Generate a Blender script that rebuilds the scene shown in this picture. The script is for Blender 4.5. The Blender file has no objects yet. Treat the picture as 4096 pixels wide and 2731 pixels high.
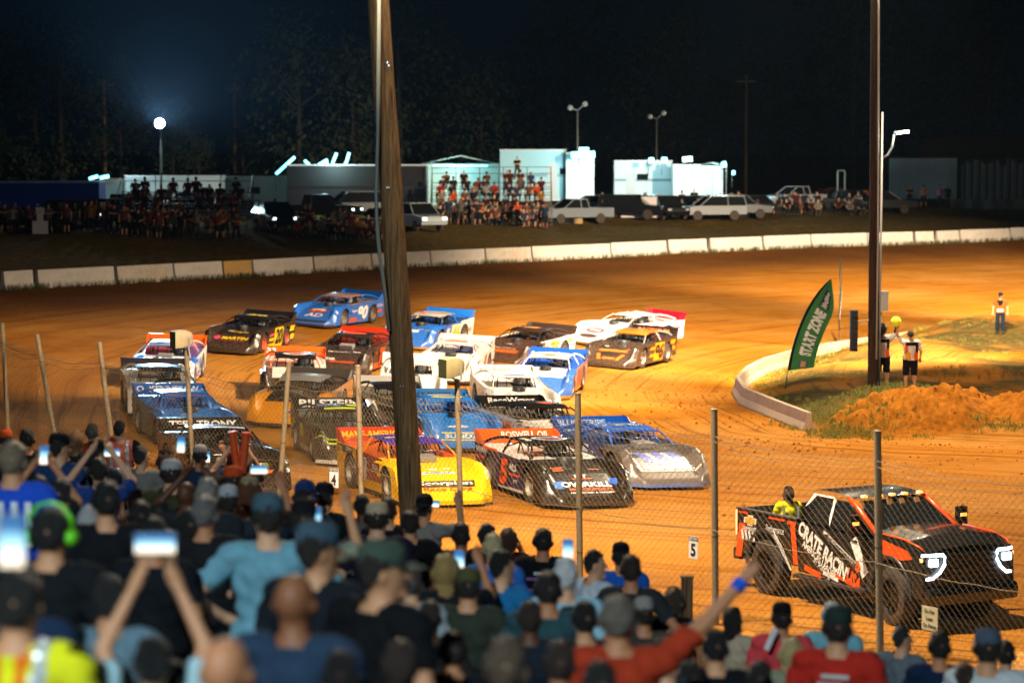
import bpy, bmesh, math, random
import numpy as np
from mathutils import Vector, Matrix, Euler
R = math.radians
rnd = random.Random(7)
sc = bpy.context.scene
COL = sc.collection

# ---------------------------------------------------------------- camera
FPX = 2418.0; CX, CY = 512.0, 341.0
CAM_Z = 8.5; PITCH = R(4.52)
cam_d = bpy.data.cameras.new('camera'); cam = bpy.data.objects.new('camera', cam_d); COL.objects.link(cam)
cam.location = (0, 0, CAM_Z); cam.rotation_euler = (R(90) - PITCH, 0, 0)
cam_d.lens = 85.0; cam_d.sensor_width = 36.0; cam_d.clip_start = 0.3; cam_d.clip_end = 4000
cam_d.dof.use_dof = True; cam_d.dof.focus_distance = 50.0; cam_d.dof.aperture_fstop = 1.4
sc.camera = cam
# ---------------------------------------------------------------- night sky
w = bpy.data.worlds.new('World'); sc.world = w; w.use_nodes = True
nt = w.node_tree; bgn = nt.nodes['Background']
sky = nt.nodes.new('ShaderNodeTexSky'); sky.sky_type = 'NISHITA'; sky.sun_disc = False
sky.sun_elevation = R(-4.0); sky.sun_rotation = R(200); sky.air_density = 1.0; sky.dust_density = 0.3
mixn = nt.nodes.new('ShaderNodeMix'); mixn.data_type = 'RGBA'; mixn.inputs[0].default_value = 0.93
mixn.inputs[7].default_value = (0.006, 0.026, 0.050, 1)
nt.links.new(sky.outputs[0], mixn.inputs[6]); nt.links.new(mixn.outputs[2], bgn.inputs[0])
bgn.inputs[1].default_value = 0.055
# ---------------------------------------------------------------- exposure
vs = sc.view_settings; vs.view_transform = 'Standard'; vs.look = 'None'; vs.exposure = 0.0; vs.gamma = 1.0
vs.use_curve_mapping = False
sc.render.engine = 'CYCLES'; sc.cycles.use_denoising = True
sc.cycles.max_bounces = 6; sc.cycles.diffuse_bounces = 2; sc.cycles.glossy_bounces = 3
sc.cycles.transparent_max_bounces = 12; sc.cycles.sample_clamp_indirect = 4.0
sc.cycles.use_light_tree = True; sc.cycles.caustics_reflective = False; sc.cycles.caustics_refractive = False

# ---------------------------------------------------------------- floodlights (the lamps hang on the poles built below)
def aim(o, target):
    o.rotation_euler = (Vector(target) - o.location).to_track_quat('-Z', 'Y').to_euler()
def spot(name, loc, target, watts, cone, color, blend=0.6, size=0.25):
    l = bpy.data.lights.new(name, 'SPOT'); l.energy = watts; l.spot_size = R(cone); l.spot_blend = blend
    l.color = color; l.shadow_soft_size = size
    o = bpy.data.objects.new(name, l); COL.objects.link(o); o.location = loc; aim(o, target); return o
def point(name, loc, watts, color, size=0.2):
    l = bpy.data.lights.new(name, 'POINT'); l.energy = watts; l.color = color; l.shadow_soft_size = size
    o = bpy.data.objects.new(name, l); COL.objects.link(o); o.location = loc; return o
WARM = (1.0, 0.80, 0.55); COOL = (0.70, 0.90, 1.0)
LA = (-2.4, 36.4, 18.0)       # top of the near timber pole
LB = (11.4, 76.6, 20.0)       # top of the infield pole
LC = (48.0, 96.0, 20.0)       # next infield pole, right of the frame
spot('flood_lamp', LA, (-1, 57, 0), 150000, 66, WARM, .6)
spot('flood_lamp', (LA[0]+.8, LA[1]+.3, LA[2]), (9, 44, 0), 52000, 84, WARM, .6)
spot('flood_lamp', (LB[0]-.6, LB[1]+.3, LB[2]), (-4, 86, 1), 185000, 66, WARM, .7)
spot('flood_lamp', (LB[0]+.6, LB[1]+.3, LB[2]), (12, 100, 1), 370000, 58, WARM, .6)
spot('flood_lamp', (LB[0]-.2, LB[1]-.5, LB[2]), (8, 66, 0), 40000, 80, WARM, .6)
spot('flood_lamp', LC, (18, 110, 0), 300000, 50, WARM, .7)
spot('flood_lamp', (LC[0]-.7, LC[1]+.4, LC[2]), (27, 136, 1), 560000, 50, WARM, .8)
spot('flood_lamp', (LC[0], LC[1], LC[2]-1), (16, 76, 0), 80000, 54, WARM, .8)
LS = (-5.0, -5.0, 17.0)       # lamp under the stand roof, behind and above the crowd
spot('stand_lamp', LS, (-1.0, 17.0, 3.0), 17000, 90, COOL)
spot('stand_lamp', (LA[0]+.5, LA[1]-.5, 15.0), (1.0, 27.0, 2.0), 6500, 110, WARM)

# ---------------------------------------------------------------- projection helpers (a pixel of the 1024 frame -> a ray in the place)
cp, sp = math.cos(PITCH), math.sin(PITCH)
def ray(px, py):
    a = (px - CX) / FPX; b = -(py - CY) / FPX
    return Vector((a, cp + b * sp, -sp + b * cp))      # y component ~1
def at_depth(px, py, d):
    v = ray(px, py); return Vector((0, 0, CAM_Z)) + v * (d / v.y)
def colX(px, d):
    return (px - CX) / FPX * d

# ---------------------------------------------------------------- object helpers
def tag(o, label=None, cat=None, group=None, kind=None):
    if label: o['label'] = label
    if cat: o['category'] = cat
    if group: o['group'] = group
    if kind: o['kind'] = kind
    return o
def link(o, parent=None):
    COL.objects.link(o)
    if parent is not None: o.parent = parent
    return o
def empty(name, loc=(0, 0, 0), rz=0.0, label=None, cat=None, group=None):
    o = bpy.data.objects.new(name, None); COL.objects.link(o); o.location = loc; o.rotation_euler = (0, 0, rz)
    o.empty_display_size = 0.2
    return tag(o, label, cat, group)
class MB:
    def __init__(s): s.v = []; s.f = []
    def add(s, vs, fs):
        n = len(s.v); s.v += [tuple(p) for p in vs]; s.f += [tuple(i + n for i in f) for f in fs]; return s
    def box(s, c, d, rz=0.0, ry=0.0, rx=0.0, taper=1.0):
        M = Euler((rx, ry, rz)).to_matrix(); c = Vector(c); vs = []
        for z in (-.5, .5):
            k = taper if z > 0 else 1.0
            for x, y in ((-.5, -.5), (.5, -.5), (.5, .5), (-.5, .5)):
                vs.append(c + M @ Vector((x * d[0] * k, y * d[1] * k, z * d[2])))
        return s.add(vs, [(3, 2, 1, 0), (4, 5, 6, 7), (0, 1, 5, 4), (1, 2, 6, 5), (2, 3, 7, 6), (3, 0, 4, 7)])
    def tube(s, pts, r, n=6, r2=None, cap=True):
        pts = [Vector(p) for p in pts]; m = len(pts); vs = []; fs = []
        for i, p in enumerate(pts):
            t = (pts[min(i + 1, m - 1)] - pts[max(i - 1, 0)]).normalized()
            a = t.orthogonal().normalized() if abs(t.z) > .99 else t.cross(Vector((0, 0, 1))).normalized()
            b = t.cross(a); rr = r if r2 is None else r + (r2 - r) * i / (m - 1)
            for k in range(n):
                q = 2 * math.pi * k / n; vs.append(p + (a * math.cos(q) + b * math.sin(q)) * rr)
        for i in range(m - 1):
            for k in range(n):
                k2 = (k + 1) % n; fs.append((i * n + k, i * n + k2, (i + 1) * n + k2, (i + 1) * n + k))
        if cap: fs += [tuple(range(n - 1, -1, -1)), tuple(range((m - 1) * n, m * n))]
        return s.add(vs, fs)
    def lathe(s, prof, n=20, axis='z', c=(0, 0, 0), close=False):
        vs = []; fs = []; m = len(prof)
        for (r, h) in prof:
            for k in range(n):
                q = 2 * math.pi * k / n; x, y = r * math.cos(q), r * math.sin(q)
                p = {'z': (x, y, h), 'y': (x, h, y), 'x': (h, x, y)}[axis]
                vs.append((p[0] + c[0], p[1] + c[1], p[2] + c[2]))
        for i in range(m - 1):
            for k in range(n):
                k2 = (k + 1) % n; fs.append((i * n + k, i * n + k2, (i + 1) * n + k2, (i + 1) * n + k))
        if prof[0][0] > 1e-4 and close: fs.append(tuple(range(n - 1, -1, -1)))
        if prof[-1][0] > 1e-4 and close: fs.append(tuple(range((m - 1) * n, m * n)))
        return s.add(vs, fs)
    def prism(s, poly, y0, y1, axis='y'):
        """extrude a 2D outline (a,b); axis y: a=x,b=z; axis x: a=y,b=z; axis z: a=x,b=y"""
        n = len(poly); vs = []
        for h in (y0, y1):
            for a, b in poly:
                vs.append({'y': (a, h, b), 'x': (h, a, b), 'z': (a, b, h)}[axis])
        fs = [tuple(range(n)), tuple(range(2 * n - 1, n - 1, -1))]
        for i in range(n):
            j = (i + 1) % n; fs.append((i, i + n, j + n, j))
        return s.add(vs, fs)
    def grid(s, fn, nu, nv):
        vs = [fn(i / (nu - 1), j / (nv - 1)) for i in range(nu) for j in range(nv)]
        fs = [(i * nv + j, (i + 1) * nv + j, (i + 1) * nv + j + 1, i * nv + j + 1) for i in range(nu - 1) for j in range(nv - 1)]
        return s.add(vs, fs)
    def mesh(s, name='mesh', smooth=False, bevel=0.0, fixn=True, angle=None):
        me = bpy.data.meshes.new(name); me.from_pydata(s.v, [], s.f); me.update()
        if fixn or bevel:
            bm = bmesh.new(); bm.from_mesh(me)
            if bevel:
                es = [e for e in bm.edges if len(e.link_faces) == 2 and e.calc_face_angle(0) > .5]
                bmesh.ops.bevel(bm, geom=es, offset=bevel, segments=2, profile=.6, affect='EDGES', clamp_overlap=True)
            if fixn: bmesh.ops.recalc_face_normals(bm, faces=bm.faces)
            bm.to_mesh(me); bm.free()
        if smooth:
            me.shade_smooth()
            if angle: me.set_sharp_from_angle(angle=R(angle))
        return me
    def build(s, name, mat, parent=None, smooth=False, bevel=0.0, angle=None):
        return obj(name, s.mesh(name, smooth, bevel, True, angle), mat, parent)
def obj(name, me, mat=None, parent=None, loc=None):
    o = bpy.data.objects.new(name, me); link(o, parent)
    if mat is not None:
        if not me.materials: me.materials.append(mat)
        elif me.materials[0] is not mat:
            o.material_slots[0].link = 'OBJECT'; o.material_slots[0].material = mat
    if loc is not None: o.location = loc
    return o
def copy_tree(o, parent=None):
    c = o.copy(); link(c); c.parent = parent
    for ch in list(o.children): copy_tree(ch, c)
    return c

# ---------------------------------------------------------------- materials
MATS = {}
def hexc(h):
    h = h.lstrip('#'); c = [int(h[i:i + 2], 16) / 255 for i in (0, 2, 4)]
    return tuple(((x + .055) / 1.055) ** 2.4 if x > .04045 else x / 12.92 for x in c)
def mat(name, color, rough=.6, metal=0.0, var=.12, vscale=6.0, bump=0.0, bscale=40.0, spec=.5, emit=None, estr=0.0, coat=0.0,
        dirt=0.0, trans=0.0, alpha=1.0):
    if name in MATS: return MATS[name]
    m = bpy.data.materials.new(name); m.use_nodes = True; N = m.node_tree.nodes; L = m.node_tree.links
    b = N['Principled BSDF']; b.inputs['Roughness'].default_value = rough; b.inputs['Metallic'].default_value = metal
    b.inputs['Specular IOR Level'].default_value = spec; b.inputs['Coat Weight'].default_value = coat
    b.inputs['Transmission Weight'].default_value = trans; b.inputs['Alpha'].default_value = alpha
    tc = N.new('ShaderNodeTexCoord')
    no = N.new('ShaderNodeTexNoise'); no.inputs['Scale'].default_value = vscale; no.inputs['Detail'].default_value = 5
    L.new(tc.outputs['Object'], no.inputs['Vector'])
    mx = N.new('ShaderNodeMix'); mx.data_type = 'RGBA'
    c = Vector(color[:3]); lo = c * (1 - var); hi = c * (1 + var)
    mx.inputs[6].default_value = (*lo, 1); mx.inputs[7].default_value = (*[min(1, x) for x in hi], 1)
    L.new(no.outputs[0], mx.inputs[0]); out = mx.outputs[2]
    if dirt > 0:      # clay thrown up from the track: heavier low on the body, broken up by noise
        sx = N.new('ShaderNodeSeparateXYZ'); L.new(tc.outputs['Object'], sx.inputs[0])
        mr = N.new('ShaderNodeMapRange'); mr.inputs[1].default_value = 1.1; mr.inputs[2].default_value = .1
        mr.inputs[3].default_value = .12; mr.inputs[4].default_value = 1.0; L.new(sx.outputs[2], mr.inputs[0])
        n2 = N.new('ShaderNodeTexNoise'); n2.inputs['Scale'].default_value = 16; n2.inputs['Detail'].default_value = 8
        n2.inputs['Roughness'].default_value = .7; L.new(tc.outputs['Object'], n2.inputs['Vector'])
        rp = N.new('ShaderNodeMapRange'); rp.inputs[1].default_value = .40; rp.inputs[2].default_value = .74; L.new(n2.outputs[0], rp.inputs[0])
        mu = N.new('ShaderNodeMath'); mu.operation = 'MULTIPLY'; L.new(mr.outputs[0], mu.inputs[0]); L.new(rp.outputs[0], mu.inputs[1])
        m3 = N.new('ShaderNodeMath'); m3.operation = 'MULTIPLY'; m3.inputs[1].default_value = dirt; L.new(mu.outputs[0], m3.inputs[0])
        md = N.new('ShaderNodeMix'); md.data_type = 'RGBA'; md.inputs[7].default_value = (.20, .105, .05, 1)
        L.new(m3.outputs[0], md.inputs[0]); L.new(out, md.inputs[6]); out = md.outputs[2]
        ra = N.new('ShaderNodeMapRange'); ra.inputs[3].default_value = rough; ra.inputs[4].default_value = .85
        L.new(m3.outputs[0], ra.inputs[0]); L.new(ra.outputs[0], b.inputs['Roughness'])
    L.new(out, b.inputs['Base Color'])
    if bump > 0:
        nb = N.new('ShaderNodeTexNoise'); nb.inputs['Scale'].default_value = bscale; nb.inputs['Detail'].default_value = 6
        L.new(tc.outputs['Object'], nb.inputs['Vector'])
        bp = N.new('ShaderNodeBump'); bp.inputs['Strength'].default_value = bump; bp.inputs['Distance'].default_value = .02
        L.new(nb.outputs[0], bp.inputs['Height']); L.new(bp.outputs[0], b.inputs['Normal'])
    if emit is not None:
        b.inputs['Emission Color'].default_value = (*emit, 1); b.inputs['Emission Strength'].default_value = estr
    MATS[name] = m; return m
def paint(hexcol, dirt=.75, rough=.24):
    return mat('paint_%s_%d' % (hexcol, int(dirt * 100)), hexc(hexcol), rough, 0, .06, 3, dirt=dirt, spec=.45, bump=.25, bscale=4.5)
def cloth(hexcol):
    return mat('cloth_' + hexcol, hexc(hexcol), .9, 0, .30, 9, bump=1.0, bscale=8, spec=.15)
def ink(hexcol):
    return mat('ink_' + hexcol, hexc(hexcol), .45, 0, .08, 12, dirt=.35, spec=.4)
def glow(name, color, strength):
    return mat('glow_' + name, (.8, .8, .8), .4, 0, .02, emit=color, estr=strength)
STEEL = mat('galvanised_steel', (.42, .40, .36), .5, .6, .25, 14)
RUSTY = mat('rusty_post_steel', (.30, .22, .13), .7, .35, .35, 18, bump=.2)
BLACK = mat('black_rubber', (.018, .018, .019), .75, 0, .3, 20, bump=.3, dirt=.5)
DARK = mat('dark_interior', (.02, .019, .018), .7, 0, .3, 8)
TUBE = mat('black_tube', (.03, .03, .032), .4, 0, .2, 8)
RIM = mat('wheel_rim', (.32, .29, .25), .5, .5, .2, 10, dirt=.7)
GLASS = mat('dark_glass', (.01, .012, .014), .08, 0, .1, 4, spec=.8)
CHROME = mat('bright_metal', (.6, .6, .6), .25, .9, .1, 5)

# ---------------------------------------------------------------- lettering as flat print
TXT = {}
def text_data(s, bold=0.0, shear=0.0, space=1.0):
    k = (s, bold, shear, space)
    if k in TXT: return TXT[k]
    cu = bpy.data.curves.new('txt', 'FONT'); cu.body = s; cu.size = 1.0; cu.offset = bold; cu.shear = shear
    cu.space_character = space; cu.resolution_u = 3; cu.align_x = 'LEFT'
    o = bpy.data.objects.new('txt', cu); COL.objects.link(o)
    dg = bpy.context.evaluated_depsgraph_get(); me = bpy.data.meshes.new_from_object(o.evaluated_get(dg))
    vs = [v.co.copy() for v in me.vertices]; fs = [tuple(p.vertices) for p in me.polygons]
    bpy.data.objects.remove(o); bpy.data.curves.remove(cu); bpy.data.meshes.remove(me)
    if not vs: vs = [Vector((0, 0, 0))]; fs = []
    x0 = min(v.x for v in vs); x1 = max(v.x for v in vs); y0 = min(v.y for v in vs); y1 = max(v.y for v in vs)
    out = ([((v.x - (x0 + x1) / 2), (v.y - (y0 + y1) / 2)) for v in vs], fs, x1 - x0, y1 - y0)
    TXT[k] = out; return out
def print_mesh(s, height, fn, width=None, bold=.02, shear=0.0, name='lettering', space=1.0):
    """lettering of the given cap height (and width) laid on a surface by fn(a, b) -> point"""
    vs, fs, w0, h0 = text_data(s, bold, shear, space)
    ky = height / h0; kx = width / w0 if width else ky
    m = MB(); m.add([fn(a * kx, b * ky) for a, b in vs], fs)
    return m.mesh(name, fixn=False)
def rect_mesh(w_, h_, fn, nu=9, nv=5, skew=0.0, name='graphic'):
    m = MB(); m.grid(lambda i, j: fn((i - .5) * w_ + (j - .5) * skew, (j - .5) * h_), nu, nv); return m.mesh(name, fixn=False)
def ell_mesh(w_, h_, fn, n=20, name='graphic'):
    m = MB(); vs = [fn(0, 0)] + [fn(w_ / 2 * math.cos(2 * math.pi * k / n), h_ / 2 * math.sin(2 * math.pi * k / n)) for k in range(n)]
    m.add(vs, [(0, 1 + k, 1 + (k + 1) % n) for k in range(n)]); return m.mesh(name, fixn=False)
# ================================================================ ground: one sheet
INNER = np.array([(75, 30), (30, 62), (17, 68.6), (12, 70.3), (9.0, 72.8), (8.5, 76.9), (7.8, 80.8), (7.8, 83.9), (8.6, 88.6), (9.6, 92.0), (11, 95.4),
                  (12.8, 99.3), (15.1, 102.5), (16.3, 104.5), (19.8, 108.9), (23.5, 112.4), (45, 128), (110, 165)], float)
def seg_dist(P, poly):
    """distance and side (cross sign of the nearest segment) of points P (n,2) from a polyline"""
    best = np.full(len(P), 1e9); side = np.zeros(len(P))
    for a, b in zip(poly[:-1], poly[1:]):
        ab = b - a; t = np.clip(((P - a) @ ab) / (ab @ ab), 0, 1); q = a + t[:, None] * ab
        d = np.hypot(*(P - q).T); cr = ab[0] * (P[:, 1] - a[1]) - ab[1] * (P[:, 0] - a[0])
        m = d < best - 1e-6; best[m] = d[m]; side[m] = np.sign(cr[m])
    return best, side
def along(P, poly):
    best = np.full(len(P), 1e9); s_ = np.zeros(len(P)); L0 = 0.0
    for a, b in zip(poly[:-1], poly[1:]):
        ab = b - a; ln = math.hypot(*ab); t = np.clip(((P - a) @ ab) / (ab @ ab), 0, 1); q = a + t[:, None] * ab; d = np.hypot(*(P - q).T); m = d < best - 1e-6; best[m] = d[m]; s_[m] = (L0 + t * ln)[m]; L0 += ln
    return s_
def sstep(a, b, x):
    t = np.clip((x - a) / (b - a), 0, 1); return t * t * (3 - 2 * t)
NRM = np.array([-.787, -.619])
def qdist(P): return P[:, 0] * NRM[0] + (P[:, 1] - 41.5) * NRM[1]
rng = np.random.RandomState(3)
def vnoise(P, scale, seed=0):
    """smooth value noise, -1..1"""
    r = np.random.RandomState(seed); T = r.rand(64, 64) * 2 - 1
    x = P[:, 0] / scale; y = P[:, 1] / scale; i = np.floor(x).astype(int); j = np.floor(y).astype(int)
    u = x - i; v = y - j; u = u * u * (3 - 2 * u); v = v * v * (3 - 2 * v)
    g = lambda a, b: T[a % 64, b % 64]
    return (g(i, j) * (1 - u) + g(i + 1, j) * u) * (1 - v) + (g(i, j + 1) * (1 - u) + g(i + 1, j + 1) * u) * v
def z_track(P):
    rho, side = seg_dist(P, INNER)
    out = side < 0          # polyline runs from near right to far right: infield lies to its right hand
    s = .033 + .017 * sstep(68, 92, P[:, 1])
    return np.where(side > 0, s * rho, 0.0), rho * side
def track_pt(px, py):
    v = ray(px, py); lo, hi = 15.0, 400.0; prev = None
    ds = np.linspace(20, 260, 1200); P = np.stack([v.x / v.y * ds, ds], 1); zr = CAM_Z + v.z / v.y * ds
    z, _ = z_track(P); k = np.argmax(zr < z); k = max(k, 1)
    t = (zr[k - 1] - z[k - 1]) / ((zr[k - 1] - z[k - 1]) - (zr[k] - z[k])); d = ds[k - 1] + t * (ds[k] - ds[k - 1])
    return Vector((v.x / v.y * d, d, CAM_Z + v.z / v.y * d))
S = 1024 / 2352
WALLPX = [(0, 665), (78, 660), (265, 651), (396, 643), (509, 637), (577, 634), (717, 625), (851, 617), (986, 610), (1112, 604), (1219, 599), (1400, 590), (1529, 582), (1625, 578), (1751, 572), (1860, 567), (1990, 563), (2096, 560), (2147, 559), (2203, 556), (2317, 551), (2440, 545)]
WALL = [track_pt(x * S, y * S) for x, y in WALLPX]
wl = np.array([(p.x, p.y) for p in WALL]); e0 = wl[0] - (wl[2] - wl[0]) / np.linalg.norm(wl[2] - wl[0]) * 60
WLINE = np.vstack([[e0 + np.array([-40, -60])], [e0], wl, [wl[-1] + (wl[-1] - wl[-3]) / np.linalg.norm(wl[-1] - wl[-3]) * 200]])
PEOPLE_FIX = []      # (x, y, residual) from the placed spectators, filled in before the ground is built
def ground_z(P):
    P = np.atleast_2d(np.asarray(P, float)); z, srho = z_track(P)
    # infield: low plateau with hummocks behind the inner wall
    inn = np.clip(-srho, 0, None); infield = srho < 0
    zi = .42 * sstep(.2, 3.0, inn) + .35 * sstep(2, 12, inn) * (.5 + .5 * vnoise(P, 6, 5)) + .10 * vnoise(P, 1.7, 6) * sstep(.5, 3, inn)
    g = lambda cx, cy, sx, sy, h: h * np.exp(-((P[:, 0] - cx) / sx) ** 2 - ((P[:, 1] - cy) / sy) ** 2)
    zi = zi + .72 * np.exp(-((P[:, 0] - 12.2) / 2.6) ** 2 - ((P[:, 1] - 75.6) / 2.4) ** 2)
    zi = zi + g(20.5, 106, 5, 4, .9) + g(15.5, 97, 3, 3.2, .55) + g(14.5, 88, 3, 4, .3)
    z = np.where(infield, zi, z)
    # bank and plateau behind the outer wall
    t, sd = seg_dist(P, WLINE); t = t * sd
    zp = 4.05 + .012 * np.clip(P[:, 0], -60, 60); te = 16 + 16 * sstep(-20, 10, P[:, 0])
    zw = .05 * np.minimum(srho, 46)
    zb = zw + (zp - zw) * np.clip((t - 1.0) / (te - 1.0), 0, 1) ** .85 + .18 * vnoise(P, 3.5, 8) * sstep(2, 8, t) * (1 - sstep(20, 40, t))
    z = np.where(t > 0, zb, z)
    # spectators' bank
    q = qdist(P); k = sstep(-.4, 1.2, q)
    zc = np.maximum(.22 * q + .4, .5)
    if PEOPLE_FIX:
        F = np.array(PEOPLE_FIX); d2 = ((P[:, None, :] - F[None, :, :2]) ** 2).sum(2); wgt = np.exp(-d2 / (2 * .8 ** 2))
        zc = zc + np.where(wgt.sum(1) > 1e-4, (wgt * F[:, 2]).sum(1) / (wgt.sum(1) + .15), 0)
    near = (P[:, 1] < 75) & (P[:, 0] < 60)
    z = np.where(near, z * (1 - k) + zc * k, z)
    return z
def gz(x, y): return float(ground_z(np.array([[x, y]]))[0])
def build_ground():
    xs = np.concatenate([np.linspace(-1500, -90, 12)[:-1], np.arange(-90, -40, 2.0), np.arange(-40, 45, .45), np.arange(45, 120, 2.0), np.linspace(120, 1500, 12)])
    ys = np.concatenate([np.linspace(-400, -20, 8)[:-1], np.arange(-20, 28, 1.2), np.arange(28, 125, .45), np.arange(125, 230, 1.2), np.linspace(230, 2500, 14)])
    X, Y = np.meshgrid(xs, ys, indexing='ij'); P = np.stack([X.ravel(), Y.ravel()], 1)
    z = np.empty(len(P))
    for i in range(0, len(P), 20000): z[i:i + 20000] = ground_z(P[i:i + 20000])
    _, srho = z_track(P); t, sd = seg_dist(P, WLINE); t = t * sd; q = qdist(P)
    track = (srho > 0) & (t < 0) & (q < 0)
    # wheel ruts and clods on the clay
    rut = .018 * np.sin(srho * 2.4 + 1.5 * vnoise(P, 9, 11)) * (.4 + .6 * vnoise(P, 7, 12)) + .02 * vnoise(P, 1.1, 13)
    z = z + np.where(track, rut * sstep(0, 3, srho), 0)
    nx, ny = len(xs), len(ys); V = np.stack([P[:, 0], P[:, 1], z], 1)
    idx = np.arange(nx * ny).reshape(nx, ny)
    F = np.stack([idx[:-1, :-1].ravel(), idx[1:, :-1].ravel(), idx[1:, 1:].ravel(), idx[:-1, 1:].ravel()], 1)
    me = bpy.data.meshes.new('ground'); me.vertices.add(len(V)); me.vertices.foreach_set('co', V.ravel())
    me.loops.add(F.size); me.loops.foreach_set('vertex_index', F.ravel()); me.polygons.add(len(F))
    me.polygons.foreach_set('loop_start', np.arange(0, F.size, 4)); me.polygons.foreach_set('loop_total', np.full(len(F), 4)); me.update(); me.validate()
    # soil map: R grass cover, G loose dark clay, with weaker light by the outer wall painted in, B trodden earth of the spectators' bank
    grass = np.where(t > .4, sstep(.4, 2.0, t) * .92, 0)
    inn = np.clip(-srho, 0, None)
    n1 = .5 + .5 * vnoise(P, 3.2, 21); n2 = .5 + .5 * vnoise(P, 1.3, 22)
    grass = np.maximum(grass, np.where(srho < 0, sstep(.1, .8, inn) * sstep(.30, .62, .6 * n1 + .4 * n2) * .95, 0))
    loose = np.where(track, sstep(-16, -5, t) * (.75 + .25 * n1), 0)  # darkens towards the outer wall: darker soil plus dimmer light put into the colour
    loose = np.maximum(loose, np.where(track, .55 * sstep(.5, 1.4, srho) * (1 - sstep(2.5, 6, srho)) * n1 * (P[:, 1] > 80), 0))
    crowd = np.where(q > 0, 1.0, 0) * (P[:, 1] < 75) * (P[:, 0] < 60)
    ca = me.color_attributes.new('soil', 'FLOAT_COLOR', 'POINT')
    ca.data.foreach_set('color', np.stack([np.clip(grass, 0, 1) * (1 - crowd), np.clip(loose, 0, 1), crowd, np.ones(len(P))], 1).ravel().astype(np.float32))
    lane = me.color_attributes.new('lane', 'FLOAT_COLOR', 'POINT'); al = along(P, INNER) + 6 * np.arctan2(P[:, 1] - 84, P[:, 0] - 14)
    lane.data.foreach_set('color', np.stack([srho, al, np.zeros(len(P)), np.ones(len(P))], 1).ravel().astype(np.float32))
    me.shade_smooth()
    m = bpy.data.materials.new('clay_ground'); m.use_nodes = True; N = m.node_tree.nodes; L = m.node_tree.links; b = N['Principled BSDF']
    tc = N.new('ShaderNodeTexCoord'); at = N.new('ShaderNodeVertexColor'); at.layer_name = 'soil'; sp_ = N.new('ShaderNodeSeparateColor'); L.new(at.outputs[0], sp_.inputs[0])
    def noise(scale, detail=6, rough=.6, dist=0.0, vec=None):
        n = N.new('ShaderNodeTexNoise'); n.inputs['Scale'].default_value = scale; n.inputs['Detail'].default_value = detail
        n.inputs['Roughness'].default_value = rough; n.inputs['Distortion'].default_value = dist
        L.new(vec if vec is not None else tc.outputs['Object'], n.inputs['Vector']); return n.outputs[0]
    def mix(fac, a, c):
        x = N.new('ShaderNodeMix'); x.data_type = 'RGBA'
        for sk, val in ((0, fac), (6, a), (7, c)):
            if isinstance(val, (tuple, float)): x.inputs[sk].default_value = val if isinstance(val, float) else (*val, 1)
            else: L.new(val, x.inputs[sk])
        return x.outputs[2]
    def rng_(v, a, b_, c=0.0, d=1.0):
        x = N.new('ShaderNodeMapRange'); x.inputs[1].default_value = a; x.inputs[2].default_value = b_; x.inputs[3].default_value = c; x.inputs[4].default_value = d
        L.new(v, x.inputs[0]); return x.outputs[0]
    def mul(a, c):
        x = N.new('ShaderNodeMath'); x.operation = 'MULTIPLY'
        for k, val in enumerate((a, c)):
            if isinstance(val, float): x.inputs[k].default_value = val
            else: L.new(val, x.inputs[k])
        return x.outputs[0]
    # streaks left by the tyres run with the groove: stretched noise
    la = N.new('ShaderNodeVertexColor'); la.layer_name = 'lane'; mp = N.new('ShaderNodeVectorMath'); mp.operation = 'MULTIPLY'; mp.inputs[1].default_value = (1.1, .06, 0); L.new(la.outputs[0], mp.inputs[0])
    mq = N.new('ShaderNodeVectorMath'); mq.operation = 'MULTIPLY'; mq.inputs[1].default_value = (4.5, .10, 0); L.new(la.outputs[0], mq.inputs[0])
    streak = noise(1.0, 7, .65, .4, mp.outputs[0]); rutn = noise(1.0, 5, .6, .3, mq.outputs[0]); blot = noise(.16, 5, .55); fine = noise(9, 8, .75)
    clay = mix(rng_(streak, .32, .68), (.36, .118, .006), (.50, .200, .020))
    clay = mix(mul(rng_(blot, .42, .62), .55), clay, (.56, .270, .065))
    clay = mix(mul(rng_(fine, .5, .75), .45), clay, (.24, .072, .004))
    speck = noise(26, 4, .8); clay = mix(mul(rng_(speck, .56, .66), .5), clay, (.15, .045, .003)); clay = mix(mul(rng_(noise(.45, 8, .7), .52, .66), .55), clay, (.25, .085, .006))
    clay = mix(mul(rng_(rutn, .52, .66), .75), clay, (.16, .050, .004))
    loose_dim_col = mix(rng_(noise(4, 9, .8), .35, .68), (.06, .022, .005), (.21, .075, .014))
    col = mix(sp_.outputs[1], clay, loose_dim_col)
    gr = mix(rng_(noise(3, 7, .7), .35, .65), (.028, .036, .011), (.075, .075, .024)); gr = mix(mul(rng_(noise(.5, 5), .45, .7), .5), gr, (.12, .07, .03))
    gm = mul(sp_.outputs[0], rng_(noise(2.2, 8, .8), .22, .5)); col = mix(gm, col, gr)
    col = mix(sp_.outputs[2], col, mix(noise(2, 6), (.035, .030, .022), (.075, .06, .042)))
    L.new(col, b.inputs['Base Color']); b.inputs['Roughness'].default_value = .92; b.inputs['Specular IOR Level'].default_value = .04
    bp = N.new('ShaderNodeBump'); bp.inputs['Strength'].default_value = 1.0; bp.inputs['Distance'].default_value = .10
    add = N.new('ShaderNodeMath'); add.operation = 'ADD'; L.new(noise(5, 9, .75), add.inputs[0]); L.new(mul(streak, .8), add.inputs[1])
    L.new(add.outputs[0], bp.inputs['Height']); L.new(bp.outputs[0], b.inputs['Normal'])
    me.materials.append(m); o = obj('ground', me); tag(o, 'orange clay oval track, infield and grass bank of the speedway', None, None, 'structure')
    MATS['clay_ground'] = m
CLAY = None

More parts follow.
